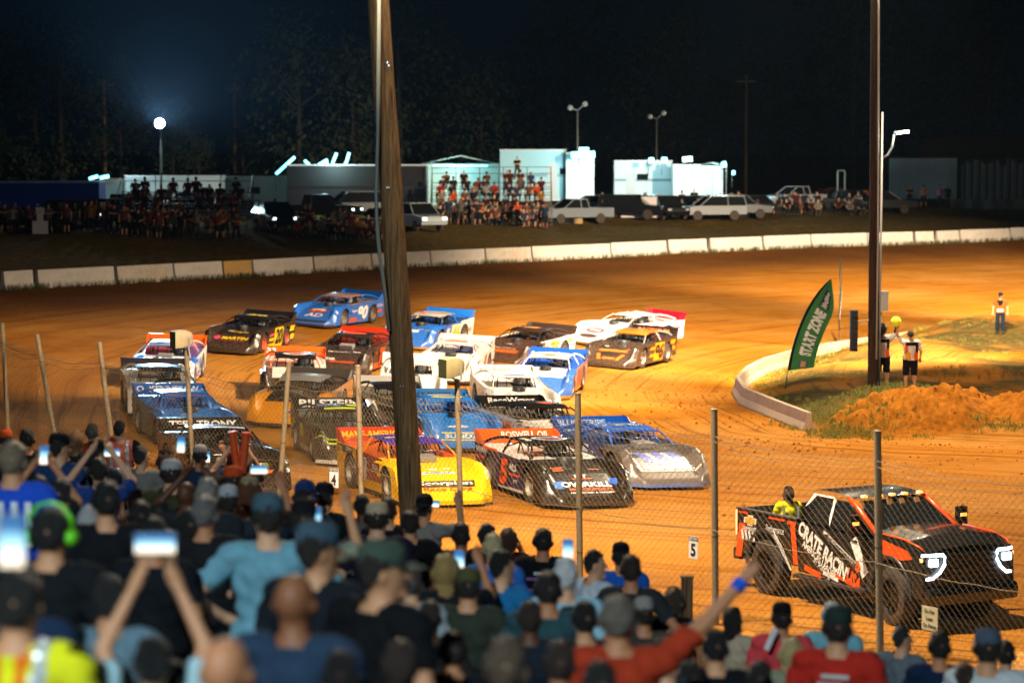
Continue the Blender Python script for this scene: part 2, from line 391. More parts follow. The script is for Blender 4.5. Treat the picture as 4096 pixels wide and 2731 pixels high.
# ================================================================ concrete walls
def jersey(h=.82, w=.5):
    p = [(-w / 2, -.12), (w / 2, -.12), (w / 2, .08), (w * .28, .28), (w * .17, h), (-w * .17, h), (-w * .28, .28), (-w / 2, .08)]
    m = MB(); m.prism(p, -.5, .5, axis='x'); return m.mesh('concrete_block', bevel=.018)
def conc(name, c, stain, amt):
    m = mat(name, c, .85, 0, .12, 2.5, bump=.3, bscale=12); N = m.node_tree.nodes; L = m.node_tree.links
    b = N['Principled BSDF']; src = b.inputs['Base Color'].links[0].from_socket
    tc = N.new('ShaderNodeTexCoord'); mp = N.new('ShaderNodeMapping'); mp.inputs['Scale'].default_value = (7, 7, 1.2); L.new(tc.outputs['Object'], mp.inputs[0])
    n = N.new('ShaderNodeTexNoise'); n.inputs['Scale'].default_value = 1.2; n.inputs['Detail'].default_value = 8; n.inputs['Roughness'].default_value = .7; L.new(mp.outputs[0], n.inputs['Vector'])
    r_ = N.new('ShaderNodeMapRange'); r_.inputs[1].default_value = .45; r_.inputs[2].default_value = .75; r_.inputs[4].default_value = amt; L.new(n.outputs[0], r_.inputs[0])
    sx = N.new('ShaderNodeSeparateXYZ'); L.new(tc.outputs['Object'], sx.inputs[0])
    lo = N.new('ShaderNodeMapRange'); lo.inputs[1].default_value = .35; lo.inputs[2].default_value = -.05; lo.inputs[4].default_value = .8; L.new(sx.outputs[2], lo.inputs[0])
    ad = N.new('ShaderNodeMath'); ad.operation = 'MAXIMUM'; L.new(r_.outputs[0], ad.inputs[0])
    m2 = N.new('ShaderNodeMath'); m2.operation = 'MULTIPLY'; L.new(lo.outputs[0], m2.inputs[0]); L.new(n.outputs[0], m2.inputs[1]); L.new(m2.outputs[0], ad.inputs[1])
    mx = N.new('ShaderNodeMix'); mx.data_type = 'RGBA'; mx.inputs[7].default_value = (*stain, 1); L.new(src, mx.inputs[6]); L.new(ad.outputs[0], mx.inputs[0]); L.new(mx.outputs[2], b.inputs['Base Color'])
    return m
CWI = conc('cream_concrete', (.44, .34, .25), (.30, .17, .07), .5)
CW = [conc('whitewashed_concrete', (.62, .56, .50), (.30, .17, .08), .35), conc('stained_concrete', (.56, .50, .43), (.42, .22, .05), .75), conc('ochre_concrete', (.55, .30, .07), (.5, .42, .3), .5)]
def place_block(me, p0, p1, z, name, label, group, m, shrink=.04, tilt=0, zs=1.0):
    d = Vector((p1[0] - p0[0], p1[1] - p0[1], 0)); Ln = d.length; o = obj(name, me, m)
    o.location = ((p0[0] + p1[0]) / 2, (p0[1] + p1[1]) / 2, z); o.rotation_euler = (0, tilt, math.atan2(d.y, d.x)); o.scale = (Ln - shrink, 1, zs)
    tag(o, label, 'barrier', group); return o
def build_walls():
    me = jersey(); names = ['first', 'second', 'third', 'fourth', 'fifth', 'sixth', 'seventh', 'eighth', 'ninth', 'tenth', 'eleventh', 'twelfth', 'thirteenth', 'fourteenth', 'fifteenth', 'sixteenth', 'seventeenth', 'eighteenth', 'nineteenth', 'twentieth', 'twenty-first', 'twenty-second']
    for i in range(len(WALL) - 1):
        a, b = WALL[i], WALL[i + 1]; k = 2 if i == 4 else (1 if i in (2, 6, 9) else 0)
        look = {2: 'orange', 1: 'orange stained white', 0: 'white'}[k]
        lab = ('%s concrete block, %s from the left in the far wall' % (look, names[i]))
        place_block(me, a, b, (a.z + b.z) / 2, 'barrier_block', lab, 'blocks of the far track wall', CW[k], .35 if i in (0, 1, 12, 13, 17, 18, 20) else .12, zs=1.05)
    mi = jersey(.60, .42)
    seq = [4, 5, 7, 9, 10, 11, 12, 13, 15, 16]
    pts = [(9.0, 72.8), (8.4, 76.4), (7.8, 80.4), (7.9, 84.4), (8.7, 88.6), (9.7, 92.2), (11.1, 95.6), (13.0, 99.2), (15.6, 103.0), (18.4, 107.0), (21.8, 110.6), (26.5, 114.6)]
    ord_ = ['nearest', 'second nearest', 'third nearest', 'fourth nearest', 'fifth nearest', 'sixth nearest', 'seventh nearest', 'eighth nearest', 'ninth nearest', 'tenth nearest', 'farthest']
    for i in range(len(pts) - 1):
        z = max(-.05, 0.0); place_block(mi, pts[i], pts[i + 1], z, 'barrier_block', 'low cream concrete wall block edging the infield, %s' % ord_[i], 'blocks of the infield wall', CWI, .03)

# ================================================================ dirt mound, clods and grass
def build_mound():
    xs = np.arange(8.6, 19.5, .075); ys = np.arange(69.4, 75.4, .075); X, Y = np.meshgrid(xs, ys, indexing='ij'); P = np.stack([X.ravel(), Y.ravel()], 1)
    g = lambda cx, cy, sx, sy, h: h * np.exp(-((P[:, 0] - cx) / sx) ** 2 - ((P[:, 1] - cy) / sy) ** 2)
    h = g(11.4, 72.5, 1.35, 1.15, .66) + g(13.2, 72.5, 1.0, 1.1, .72) + g(12.4, 72.9, 1.4, .9, .12) + g(15.9, 72.4, 1.0, 1.0, .75) + g(10.3, 72.9, 1.0, 1.1, .30) + g(14.6, 73.4, .9, .9, .3)
    rough = .09 * vnoise(P, .9, 31) + .13 * np.abs(vnoise(P, .5, 32)) + .10 * vnoise(P, .26, 33) + .07 * vnoise(P, .14, 34)
    edge = sstep(.05, .5, h); z = ground_z(P) - .06 + (h + rough * (1.2 * edge + .1)) * sstep(.02, .35, h)
    nx, ny = len(xs), len(ys); m = MB(); m.v = [tuple(v) for v in np.stack([P[:, 0], P[:, 1], z], 1)]
    m.f = [(i * ny + j, (i + 1) * ny + j, (i + 1) * ny + j + 1, i * ny + j + 1) for i in range(nx - 1) for j in range(ny - 1)]
    c = mat('mound_clay', (.30, .105, .010), .95, 0, .75, 6, bump=1.0, bscale=14, spec=.05)
    o = m.build('dirt_mound', c, None, True); tag(o, 'heap of loose orange clay at the end of the infield wall', 'dirt mound', None)
    # loose clods
    r = random.Random(5); cm = MB()
    for k in range(320):
        i = r.randrange(len(P)); 
        if h[i] < .06 or h[i] > 1.2: continue
        s = r.uniform(.02, .06); c0 = Vector((P[i, 0], P[i, 1], z[i] + s * .2))
        vs = [c0 + Vector((r.uniform(.7, 1.2) * s * a, r.uniform(.7, 1.2) * s * b_, r.uniform(.6, 1.1) * s * c_)) for a, b_, c_ in ((1, 0, 0), (-1, 0, 0), (0, 1, 0), (0, -1, 0), (0, 0, 1), (0, 0, -1))]
        cm.add(vs, [(0, 2, 4), (2, 1, 4), (1, 3, 4), (3, 0, 4), (2, 0, 5), (1, 2, 5), (3, 1, 5), (0, 3, 5)])
    tag(cm.build('clay_clods', c), 'loose clods of clay scattered over the heap', 'clods', None, 'stuff')
def build_marbles():
    r = random.Random(15); pts = []
    for _ in range(900):
        a = r.random(); k = r.randrange(2, 9); p = INNER[k] * (1 - a) + INNER[k + 1] * a; e = INNER[k + 1] - INNER[k]; n = np.array([-e[1], e[0]]) / np.hypot(*e); o = abs(r.gauss(0, 3.2)) + .3; pts.append((p[0] + n[0] * o, p[1] + n[1] * o))
    for _ in range(350): pts.append((r.uniform(4, 17), r.uniform(50, 70)))
    A = np.array(pts); Z = ground_z(A); m = MB()
    for (x, y), z in zip(pts, Z):
        s = abs(r.gauss(0, .020)) + .010; c0 = Vector((x, y, z + s * .3)); vs = [c0 + Vector((r.uniform(.7, 1.3) * s * a, r.uniform(.7, 1.3) * s * b_, r.uniform(.5, .9) * s * c_)) for a, b_, c_ in ((1, 0, 0), (-1, 0, 0), (0, 1, 0), (0, -1, 0), (0, 0, 1), (0, 0, -1))]
        m.add(vs, [(0, 2, 4), (2, 1, 4), (1, 3, 4), (3, 0, 4), (2, 0, 5), (1, 2, 5), (3, 1, 5), (0, 3, 5)])
    tag(m.build('clay_crumbs', mat('crumb_clay', (.28, .095, .008), .95, 0, .4, 6, spec=.05)), 'crumbs of clay thrown off the racing line', 'clods', None, 'stuff')
def blades(name, pts, hmin, hmax, color, label, n_each=7):
    r = random.Random(len(pts)); m = MB()
    for (x, y, z) in pts:
        for k in range(n_each):
            a = r.uniform(0, 6.28); h = r.uniform(hmin, hmax); ox, oy = r.gauss(0, .09), r.gauss(0, .09); lean = r.uniform(.1, .6) * h
            wd = r.uniform(.008, .018); dx, dy = math.cos(a), math.sin(a); px_, py_ = -dy * wd, dx * wd
            b0 = Vector((x + ox, y + oy, z - .02))
            m.add([b0 + Vector((px_, py_, 0)), b0 - Vector((px_, py_, 0)), b0 + Vector((dx * lean * .4 - px_ * .7, dy * lean * .4 - py_ * .7, h * .6)), b0 + Vector((dx * lean * .4 + px_ * .7, dy * lean * .4 + py_ * .7, h * .6)), b0 + Vector((dx * lean, dy * lean, h))], [(0, 1, 2, 3), (3, 2, 4)])
    me = m.mesh(name, fixn=False); tag(obj(name, me, mat(name + '_blades', color, .7, 0, .45, 3, spec=.2)), label, 'grass', None, 'stuff')
def build_grass():
    r = random.Random(9); pts = []
    inn = INNER[3:16]
    def clump(x, y, n, s):
        for _ in range(n):
            a, b = x + r.gauss(0, s), y + r.gauss(0, s)
            pts.append((a, b, None))
    for k in range(len(inn) - 1):      # along the infield side of the wall
        for _ in range(14):
            t = r.random(); p = inn[k] * (1 - t) + inn[k + 1] * t; e = inn[k + 1] - inn[k]; nrm = np.array([e[1], -e[0]]) / np.hypot(*e)
            o = abs(r.gauss(.3, .9)) + .3; clump(p[0] + nrm[0] * o, p[1] + nrm[1] * o, 3, .15)
    for _ in range(130): clump(r.uniform(9.2, 12.0), r.uniform(72.6, 78), 2, .2)
    for _ in range(120): clump(r.uniform(11, 14.5), r.uniform(73.8, 76), 2, .2)
    for _ in range(150): clump(r.uniform(12, 30), r.uniform(78, 108), 2, .3)
    for _ in range(50): clump(8.5 + r.gauss(0, .15) + .0, r.uniform(73, 80), 2, .12)
    for _ in range(70): clump(r.uniform(9.0, 11.0), r.uniform(70.6, 72.4), 2, .2)
    for _ in range(60): clump(r.uniform(9.4, 11.2), r.uniform(71.0, 72.6), 2, .18)
    for _ in range(26): clump(r.uniform(13.6, 15.2), r.uniform(71.0, 71.8), 2, .15)
    A = np.array([(a, b) for a, b, _ in pts]); Z = ground_z(A); _, sr = z_track(A)
    hm = lambda cx, cy, sx, sy, hh: hh * np.exp(-((A[:, 0] - cx) / sx) ** 2 - ((A[:, 1] - cy) / sy) ** 2)
    Z = Z + hm(11.4, 72.5, 1.35, 1.15, .66) + hm(13.2, 72.5, 1.0, 1.1, .72) + hm(10.3, 72.9, 1.0, 1.1, .30)
    P = [(a, b, z + (.0)) for (a, b), z, s in zip(A, Z, sr)]
    blades('infield_grass', P, .05, .17, (.20, .20, .035), 'tufts of grass and weeds along the infield wall and mound')
    pts2 = []
    for k in range(len(WALL) - 1):
        a, b = WALL[k], WALL[k + 1]
        for _ in range(46):
            t = r.random(); p = a.lerp(b, t); e = (b - a).normalized(); off = -abs(r.gauss(.1, .25)) - .28
            x, y = p.x - e.y * off, p.y + e.x * off; pts2.append((x, y, p.z - .01))
    blades('wall_grass', pts2, .08, .38, (.07, .08, .022), 'fringe of weeds along the foot of the far wall', 6)
# ================================================================ late model dirt cars
def lerp_tab(tab, t):
    for (t0, a), (t1, b) in zip(tab[:-1], tab[1:]):
        if t <= t1:
            k = (t - t0) / (t1 - t0); return a[0] + (b[0] - a[0]) * k, a[1] + (b[1] - a[1]) * k
    return tab[-1][1]
C_TAB = [(0, (2.44, .11)), (.05, (2.52, .12)), (.09, (2.50, .18)), (.14, (2.44, .25)), (.3, (2.16, .43)), (.45, (1.86, .56)), (.55, (1.62, .64)), (1, (.50, .83))]
S_TAB = [(0, (2.30, .11)), (.05, (2.38, .12)), (.09, (2.37, .19)), (.14, (2.34, .30)), (.3, (2.20, .60)), (.45, (2.00, .79)), (.55, (1.74, .875)), (.75, (1.15, .89)), (1, (.50, .88))]
NW = 1.06
def sst(a, b, x):
    t = min(1, max(0, (x - a) / (b - a))); return t * t * (3 - 2 * t)
def nose_pt(u, t, off=0.0):
    a = abs(u); w_ = sst(.66, .84, a); c = lerp_tab(C_TAB, t); s_ = lerp_tab(S_TAB, t)
    x = c[0] * (1 - w_) + s_[0] * w_; z = c[1] * (1 - w_) + s_[1] * w_
    x -= .20 * a ** 5 * (1 - sst(.3, .6, t)); z -= .10 * sst(.86, 1.0, a) * sst(.1, .4, t)
    z += .035 * (1 - a * a) * sst(.3, .7, t) * (1 - w_)
    return Vector((x, u * NW, z + off))
ARC = [0.0]; ARC_T = [i / 60 for i in range(61)]
for i in range(60): ARC.append(ARC[-1] + (nose_pt(0, ARC_T[i + 1]) - nose_pt(0, ARC_T[i])).length)
def nose_fn(y0, s0, off=.012):
    """map (a,b) metres on the nose/hood skin, centred at lateral y0 and arc length s0 from the lip"""
    def fn(a, b):
        s_ = s0 + b; t = float(np.interp(s_, ARC, ARC_T)); u = (y0 + a) / NW
        p = nose_pt(u, t); e = .01; n = (nose_pt(u + e, t) - nose_pt(u - e, t)).cross(nose_pt(u, min(1, t + e)) - nose_pt(u, max(0, t - e)))
        n.normalize()
        if n.z < 0: n = -n
        return p + n * off
    return fn
FAX, RAX = 1.25, -1.37
def door_top(x): return .865 + (.84 - x) * .036
def side_y(x, z): return 1.0 - .05 * max(0, (.9 - z)) + (.0 if x < .4 else 0)
def side_fn(side, x0, z0, off=.012):
    sg = 1 if side == 'L' else -1
    def fn(a, b):
        x = x0 + (-a if side == 'L' else a); z = z0 + b; return Vector((x, sg * (side_y(x, z) + off), z))
    return fn
def weld(me):
    bm = bmesh.new(); bm.from_mesh(me); bmesh.ops.remove_doubles(bm, verts=bm.verts, dist=.03); bm.to_mesh(me); bm.free(); me.shade_smooth(); me.set_sharp_from_angle(angle=R(45)); return me
def car_meshes():
    P = {}
    m = MB(); nu, nt = 41, 34
    ts = [.55 * (k / (nt - 1)) ** 1.0 for k in range(nt)]
    m.grid(lambda i, j: nose_pt(i * 2 - 1, .55 * j), nu, nt)
    P['nose'] = m.mesh('nose', True)
    m = MB(); m.grid(lambda i, j: nose_pt((i * 2 - 1) * .66, .55 + .45 * j), 15, 10); P['hood'] = m.mesh('hood', True)
    for sg, nm in ((1, 'fender_L'), (-1, 'fender_R')):
        m = MB(); m.grid(lambda i, j: nose_pt(sg * (.66 + .34 * i), .55 + .45 * j), 12, 14)
        top = [nose_pt(sg, t) for t in np.linspace(.06, .86, 34)]; low = []
        for p in top:
            d = p.x - FAX; zb = .12
            if abs(d) < .42: zb = .36 + math.sqrt(max(0, .42 ** 2 - d * d))
            elif d < 0: zb = .13
            low.append(Vector((p.x, p.y * (.985 if zb < .2 else 1), min(zb, p.z - .004))))
        P[nm] = m.mesh('fender', True); m = MB(); n = len(top); m.add(top + low, [(i, i + 1, n + i + 1, n + i) for i in range(n - 1)]); P[nm.replace('fender', 'skirt')] = m.mesh('fender_skirt', True, angle=40)
    for sg, k in ((1, 'L'), (-1, 'R')):
        m = MB()
        def dv(x, z): return Vector((x, sg * side_y(x, z), z))
        m.grid(lambda i, j: dv(.86 - 1.81 * i, .13 + (door_top(.86 - 1.81 * i) - .13) * j), 10, 8); P['door_' + k] = m.mesh('door', True)
        m = MB(); xs = np.linspace(-.952, -2.36, 26); top = []; low = []
        for x in xs:
            d = x - RAX; zb = .24 if d < 0 else .13
            if abs(d) < .46: zb = .37 + math.sqrt(max(0, .46 ** 2 - d * d)) * .95
            x2 = x if x > -2.3 else x; top.append(dv(x, door_top(x) + .01)); low.append(dv(x + (.06 if x < -2.2 else 0), min(zb, door_top(x))))
        n = len(top); m.add(top + low, [(i, i + 1, n + i + 1, n + i) for i in range(n - 1)]); P['quarter_' + k] = m.mesh('quarter', True, angle=40)
    m = MB()
    def deck(x0, x1, y0, y1):
        m.add([(x0, y0, door_top(x0) - .035), (x1, y0, door_top(x1) - .035), (x1, y1, door_top(x1) - .035), (x0, y1, door_top(x0) - .035)], [(0, 1, 2, 3)])
    deck(.52, .12, -.985, .985); deck(.12, -.9, .62, .985); deck(.12, -.9, -.985, -.62); deck(-.9, -2.36, -.985, .985); deck(.12, -.9, -.62, -.05)
    m.box((-2.36, 0, .62), (.02, 1.9, .62)); P['deck'] = m.mesh('deck')
    m = MB(); m.box((-.39, .285, .45), (1.02, .66, .04))
    for bx in ((.12, .285, .62, .02, .66), (-.9, .285, .66, .02, .66)): m.box((bx[0], bx[1], bx[2]), (bx[3], bx[4], .40))
    m.box((-.39, .62, .62), (1.02, .02, .40)); m.box((-.39, -.05, .62), (1.02, .02, .40)); P['cockpit'] = m.mesh('cockpit')
    m = MB(); m.box((-.62, .29, .78), (.14, .42, .62), ry=-.25); m.box((-.38, .29, .55), (.45, .42, .10)); m.box((-.58, .10, .98), (.2, .06, .22)); m.box((-.58, .48, .98), (.2, .06, .22)); P['seat'] = m.mesh('seat', bevel=.03)
    def roof(i, j):
        u = i * 2 - 1; x = .24 - 1.36 * j; return Vector((x - .05 * u * u * (1 - j), u * (.64 + .03 * j), 1.165 + .075 * sst(0, .35, j) - .035 * u * u - .012 * j))
    m = MB(); m.grid(roof, 13, 12); n = len(m.v); m.add([(v[0], v[1], v[2] - .028) for v in m.v[:n]], m.f[:]); 
    ring = [i * 12 for i in range(13)] + [12 * 12 + j for j in range(1, 12)] + [i * 12 + 11 for i in range(11, -1, -1)] + [j for j in range(10, 0, -1)]
    m.f += [(ring[k], ring[(k + 1) % len(ring)], ring[(k + 1) % len(ring)] + n, ring[k] + n) for k in range(len(ring))]
    P['roof'] = m.mesh('roof', True, angle=35); P['roof_fn'] = roof
    def strip(m, pts, wd, axis):
        pts = [Vector(p) for p in pts]; ax = Vector(axis) * wd / 2
        vs = [p + ax for p in pts] + [p - ax for p in pts]; n = len(pts)
        dy = Vector((0, .012, 0)); m.add([v + dy for v in vs] + [v - dy for v in vs], [(i, i + 1, n + i + 1, n + i) for i in range(n - 1)] + [(2 * n + i, 2 * n + i + 1, 3 * n + i + 1, 3 * n + i) for i in range(n - 1)] + [(i, i + 1, 2 * n + i + 1, 2 * n + i) for i in range(n - 1)] + [(n + i, n + i + 1, 3 * n + i + 1, 3 * n + i) for i in range(n - 1)])
    for nm in ('pillar_f', 'pillar_m', 'pillar_r', 'sail'): P[nm] = []
    for sg in (1, -1):
        m = MB(); m.tube([(.80, sg * .80, .85), (.5, sg * .74, 1.0), (.16, sg * .635, 1.165)], .02, 6); P['pillar_f'].append(m.mesh('pillar', True))
        m = MB(); m.box((-.72, sg * .80, 1.055), (.09, .02, .38), rx=sg * .55, ry=.1); P['pillar_m'].append(m.mesh('pillar'))
        m = MB(); pts = []
        for k in range(9):
            t = k / 8; pts.append((-1.05 - 1.0 * t, sg * (.65 + .30 * t), 1.195 - .02 * t - .225 * t ** 2.2))
        strip(m, pts, .075, (.25, 0, 1)); P['pillar_r'].append(m.mesh('pillar', True))
    m = MB()
    for y in (-.30, -.02, .16, .30, .44): m.tube([(.36, y, .83), (.22, y, 1.14)], .011, 5)
    for sg in (1, -1):
        m.tube([(-.62, sg * .60, .80), (-.62, sg * .52, 1.15)], .022, 6); m.tube([(.34, sg * .60, .82), (.14, sg * .54, 1.13)], .022, 6); m.tube([(.14, sg * .54, 1.13), (-.62, sg * .52, 1.15)], .022, 6)
        m.tube([(-.62, sg * .52, 1.14), (-1.6, sg * .55, .92)], .02, 6); m.tube([(-.62, sg * .52, 1.14), (-.1, sg * .6, .84)], .016, 6)
    m.tube([(-.62, -.52, 1.15), (-.62, .52, 1.15)], .022, 6); m.tube([(-.62, -.52, 1.14), (-.62, .55, .84)], .018, 6); m.tube([(.14, -.54, 1.13), (.14, .54, 1.13)], .02, 6); m.tube([(.30, -.55, .98), (.30, .55, .98)], .010, 5)
    P['cage'] = m.mesh('cage', True)
    m = MB(); m.prism([(-2.31, .955), (-2.335, .955), (-2.515, 1.26), (-2.49, 1.26)], -.96, .96); P['spoiler'] = m.mesh('spoiler')
    P['spoiler_fn'] = lambda y0, s0, off=.012: (lambda a, b: Vector((-2.40 - .508 * (s0 + b) + off, y0 + a, 1.107 + .861 * (s0 + b) + off * .5)))
    P['endplate'] = []
    for sg in (1, -1):
        m = MB(); m.prism([(-1.72, .965), (-2.33, .97), (-2.53, 1.275), (-2.25, 1.25)], sg * .962, sg * .978); P['endplate'].append(m.mesh('spoiler_side'))
    def tyre(r, wd): 
        m = MB(); h = wd / 2; m.lathe([(r * .56, -h * .9), (r * .86, -h), (r * .97, -h * .88), (r, -h * .6), (r, h * .6), (r * .97, h * .88), (r * .86, h), (r * .56, h * .9)], 26, 'y'); return m.mesh('tyre', True, angle=50)
    def rim(r, wd):
        m = MB(); h = wd / 2
        for s_ in (1, -1): m.lathe([(r * .60, s_ * h * .93), (r * .56, s_ * h * .97), (r * .50, s_ * h * .80), (r * .46, s_ * h * .45), (r * .2, s_ * h * .35), (r * .17, s_ * h * .6), (0.001, s_ * h * .62)], 20, 'y')
        return m.mesh('rim', True, angle=35)
    P['tyre_f'] = tyre(.36, .29); P['tyre_r'] = tyre(.375, .36); P['rim_f'] = rim(.36, .29); P['rim_r'] = rim(.375, .36)
    m = MB(); m.lathe([(.02, .13), (.185, .125), (.2, .10), (.2, -.02), (.17, -.03)], 18, 'z', (0, 0, 0), True); P['air'] = m.mesh('air_cleaner', True, angle=40)
    m = MB(); m.prism([(-.20, 0), (.20, 0), (.24, .14), (-.16, .17)], -.24, .24); P['scoop'] = m.mesh('air_scoop', bevel=.02)
    def lip(i, j):
        u = (i * 2 - 1); p = nose_pt(u * .995, .05); z = (.075, .155, .16, .075)[j]; dx = (.0, .0, .055, .055)[j]; return Vector((p.x - .03 + dx, p.y, z))
    m = MB(); vs = [lip(i / 24, j) for i in range(25) for j in range(4)]; m.add(vs, [(i * 4 + j, (i + 1) * 4 + j, (i + 1) * 4 + (j + 1) % 4, i * 4 + (j + 1) % 4) for i in range(24) for j in range(4)]); P['lip'] = m.mesh('valance', True, angle=40)
    m = MB(); m.box((0.1, 0, .30), (3.9, 1.5, .24)); m.box((-1.37, 0, .37), (.1, 1.6, .1)); m.box((1.25, 0, .36), (.1, 1.5, .1)); m.box((-2.1, 0, .45), (.5, 1.2, .25)); P['chassis'] = m.mesh('chassis')
    # helmeted driver
    m = MB(); m.lathe([(.01, .15), (.07, .14), (.115, .09), (.13, .02), (.125, -.05), (.11, -.11), (.08, -.14)], 16, 'z', (-.50, .29, 1.0)); P['helmet'] = m.mesh('helmet', True)
    return P
CAR = car_meshes()
def deco(parent, me, hexcol, name): return obj(name, me, ink(hexcol), parent)
def make_car(px, py, h, label, nose, hood=None, door=None, quarter=None, roof=None, deck=None, spoiler=None, lip='#30261c', pillar=None, fender=None,
             num=None, numcol='#ffffff', numout=None, nose_txt=(), side_txt=(), spoil_txt=(), roof_deco=(), nose_deco=(), side_deco=(), hood_txt=(), air='air', tube='#111214', rim=None, dirt=.62, cat='race car', dz=0.0):
    """nose bottom centre at pixel (px, py) on the clay, heading h degrees (0 faces the stand, + to its right)"""
    hood = hood or nose; door = door or nose; quarter = quarter or door; roof = roof or hood; deck = deck or hood; spoiler = spoiler or roof; pillar = pillar or roof; fender = fender or nose
    n0 = track_pt(px, py); fw = Vector((math.sin(R(h)), -math.cos(R(h)), 0)); c = n0 - fw * 2.5
    P4 = [c + fw * FAX, c + fw * RAX]; rt = Vector((fw.y, -fw.x, 0))
    zz = ground_z(np.array([[p.x, p.y] for p in P4] + [[(c + rt).x, (c + rt).y], [(c - rt).x, (c - rt).y]]))
    root = empty('race_car', (c.x, c.y, float(zz[0] + zz[1]) / 2 + dz), 0, label, cat, 'race cars in the pack')
    pitch = math.atan2(float(zz[1] - zz[0]), FAX - RAX); roll = math.atan2(float(zz[3] - zz[2]), 2.0)
    root.rotation_euler = Euler((roll, pitch, math.atan2(fw.y, fw.x)), 'XYZ'); root.scale = (1.03, 1.03, 1.04)
    o = lambda nm, key, m: obj(nm, CAR[key] if isinstance(key, str) else key, m, root)
    nz = o('nose', 'nose', paint(nose, dirt)); hd = o('hood', 'hood', paint(hood, dirt * .7))
    for k in 'LR':
        o('fender', 'fender_' + k, paint(fender, dirt)); o('fender_skirt', 'skirt_' + k, paint(fender, dirt)); d = o('door', 'door_' + k, paint(door, dirt)); q = o('quarter_panel', 'quarter_' + k, paint(quarter, dirt))
        for it in side_deco:        # (x, z, width, height, colour, skew)
            deco(d if it[0] > -.95 else q, rect_mesh(it[2], it[3], side_fn(k, it[0], it[1], .006), 7, 3, it[5] if len(it) > 5 else 0), it[4], 'graphic')
        if num:
            hgt = .58; wd = (.60, .90, 1.05)[len(num) - 1]
            if numout: deco(d, rect_mesh(wd + .07, hgt + .07, side_fn(k, -.40, .52, .010), 5, 3, .10), numout, 'graphic')
            deco(d, print_mesh(num, hgt, side_fn(k, -.40, .52, .015), wd, .05, .22), numcol, 'number')
        for it in side_txt:         # (text, x, z, height, width, colour)
            deco(d if it[1] > -.95 else q, print_mesh(it[0], it[3], side_fn(k, it[1], it[2], .018), it[4], .03, .15), it[5], 'lettering')
    rr = random.Random(int(px * 7 + py)); pal = [numcol, door, hood, '#d8d2cc', '#1c1a1c', roof, spoiler]
    for _ in range(9):
        x = rr.choice((rr.uniform(-2.25, -1.8), rr.uniform(.2, .75), rr.uniform(-.9, .7))); z = rr.uniform(.25, .80); k = rr.choice('LR')
        obj('sponsor_patch', rect_mesh(rr.uniform(.12, .34), rr.uniform(.05, .11), side_fn(k, x, z, .004), 2, 2, rr.uniform(0, .05)), ink(rr.choice(pal)), root)
    for _ in range(4): obj('sponsor_patch', rect_mesh(rr.uniform(.12, .3), rr.uniform(.04, .08), nose_fn(rr.uniform(-.6, .6), rr.uniform(1.1, 1.7), .006), 4, 2), ink(rr.choice(pal)), hd)
    dk = o('deck', 'deck', paint(deck, dirt * .5)); o('cockpit', 'cockpit', DARK); o('seat', 'seat', TUBE)
    rf = o('roof', 'roof', paint(roof, dirt * .35)); pm = paint(pillar, dirt * .3)
    for key in ('pillar_f', 'pillar_m', 'pillar_r'):
        for me in CAR[key]: o('roof_pillar', me, pm)
    o('roll_cage', 'cage', paint(tube, .2)); sp_ = o('spoiler', 'spoiler', paint(spoiler, dirt * .3))
    for me in CAR['endplate']: o('spoiler_side', me, paint(spoiler, dirt * .3))
    o('valance', 'lip', paint(lip, dirt)); o('chassis', 'chassis', DARK); o('helmet', 'helmet', paint('#d8d8d8', .05))
    a = o('air_cleaner', air, TUBE if air == 'air' else paint('#8d8d90', .4)); a.location = (.78, 0, .80)
    if air == 'scoop': a.location = (.72, 0, .79)
    rm = paint(rim, .6) if rim else RIM
    for x, key, yy in ((FAX, 'f', .86), (RAX, 'r', .83)):
        for sg in (1, -1):
            t = o('wheel', 'tyre_' + key, BLACK); t.location = (x, sg * yy, .36 if key == 'f' else .375)
            if key == 'f': t.rotation_euler = (0, 0, R(-6 if h < 10 else 5))
            obj('rim', CAR['rim_' + key], rm, t)
    for it in nose_deco:            # (y, s, width, height, colour, skew | 'e')
        f = nose_fn(it[0], it[1], .008)
        deco(nz, ell_mesh(it[2], it[3], f) if len(it) > 5 and it[5] == 'e' else rect_mesh(it[2], it[3], f, 11, 7, it[5] if len(it) > 5 else 0), it[4], 'graphic')
    for it in nose_txt:             # (text, y, s, height, width, colour)
        deco(nz if it[2] < 1.2 else hd, print_mesh(it[0], it[3], nose_fn(it[1], it[2], .016), it[4], .03, .12), it[5], 'lettering')
    for it in spoil_txt:
        deco(sp_, print_mesh(it[0], it[3] * 1.35, CAR['spoiler_fn'](it[1], it[2]), it[4] * 1.08, .03), it[5], 'lettering')
    def rfn(y0, x0, off):
        return lambda a, b: CAR['roof_fn']((y0 + a) / 1.3 + .5, min(1, max(0, (.24 - (x0 - b)) / 1.36))) + Vector((0, 0, off))
    for it in roof_deco:            # ('r'|'e'|text, y, x, width, height, colour)
        f = rfn(it[1], it[2], .006 if it[0] in 're' else .011)
        me = rect_mesh(it[3], it[4], f) if it[0] == 'r' else ell_mesh(it[3], it[4], f) if it[0] == 'e' else print_mesh(it[0], it[4], f, it[3], .04)
        deco(rf, me, it[5], 'graphic' if it[0] in 're' else 'lettering')
    return root
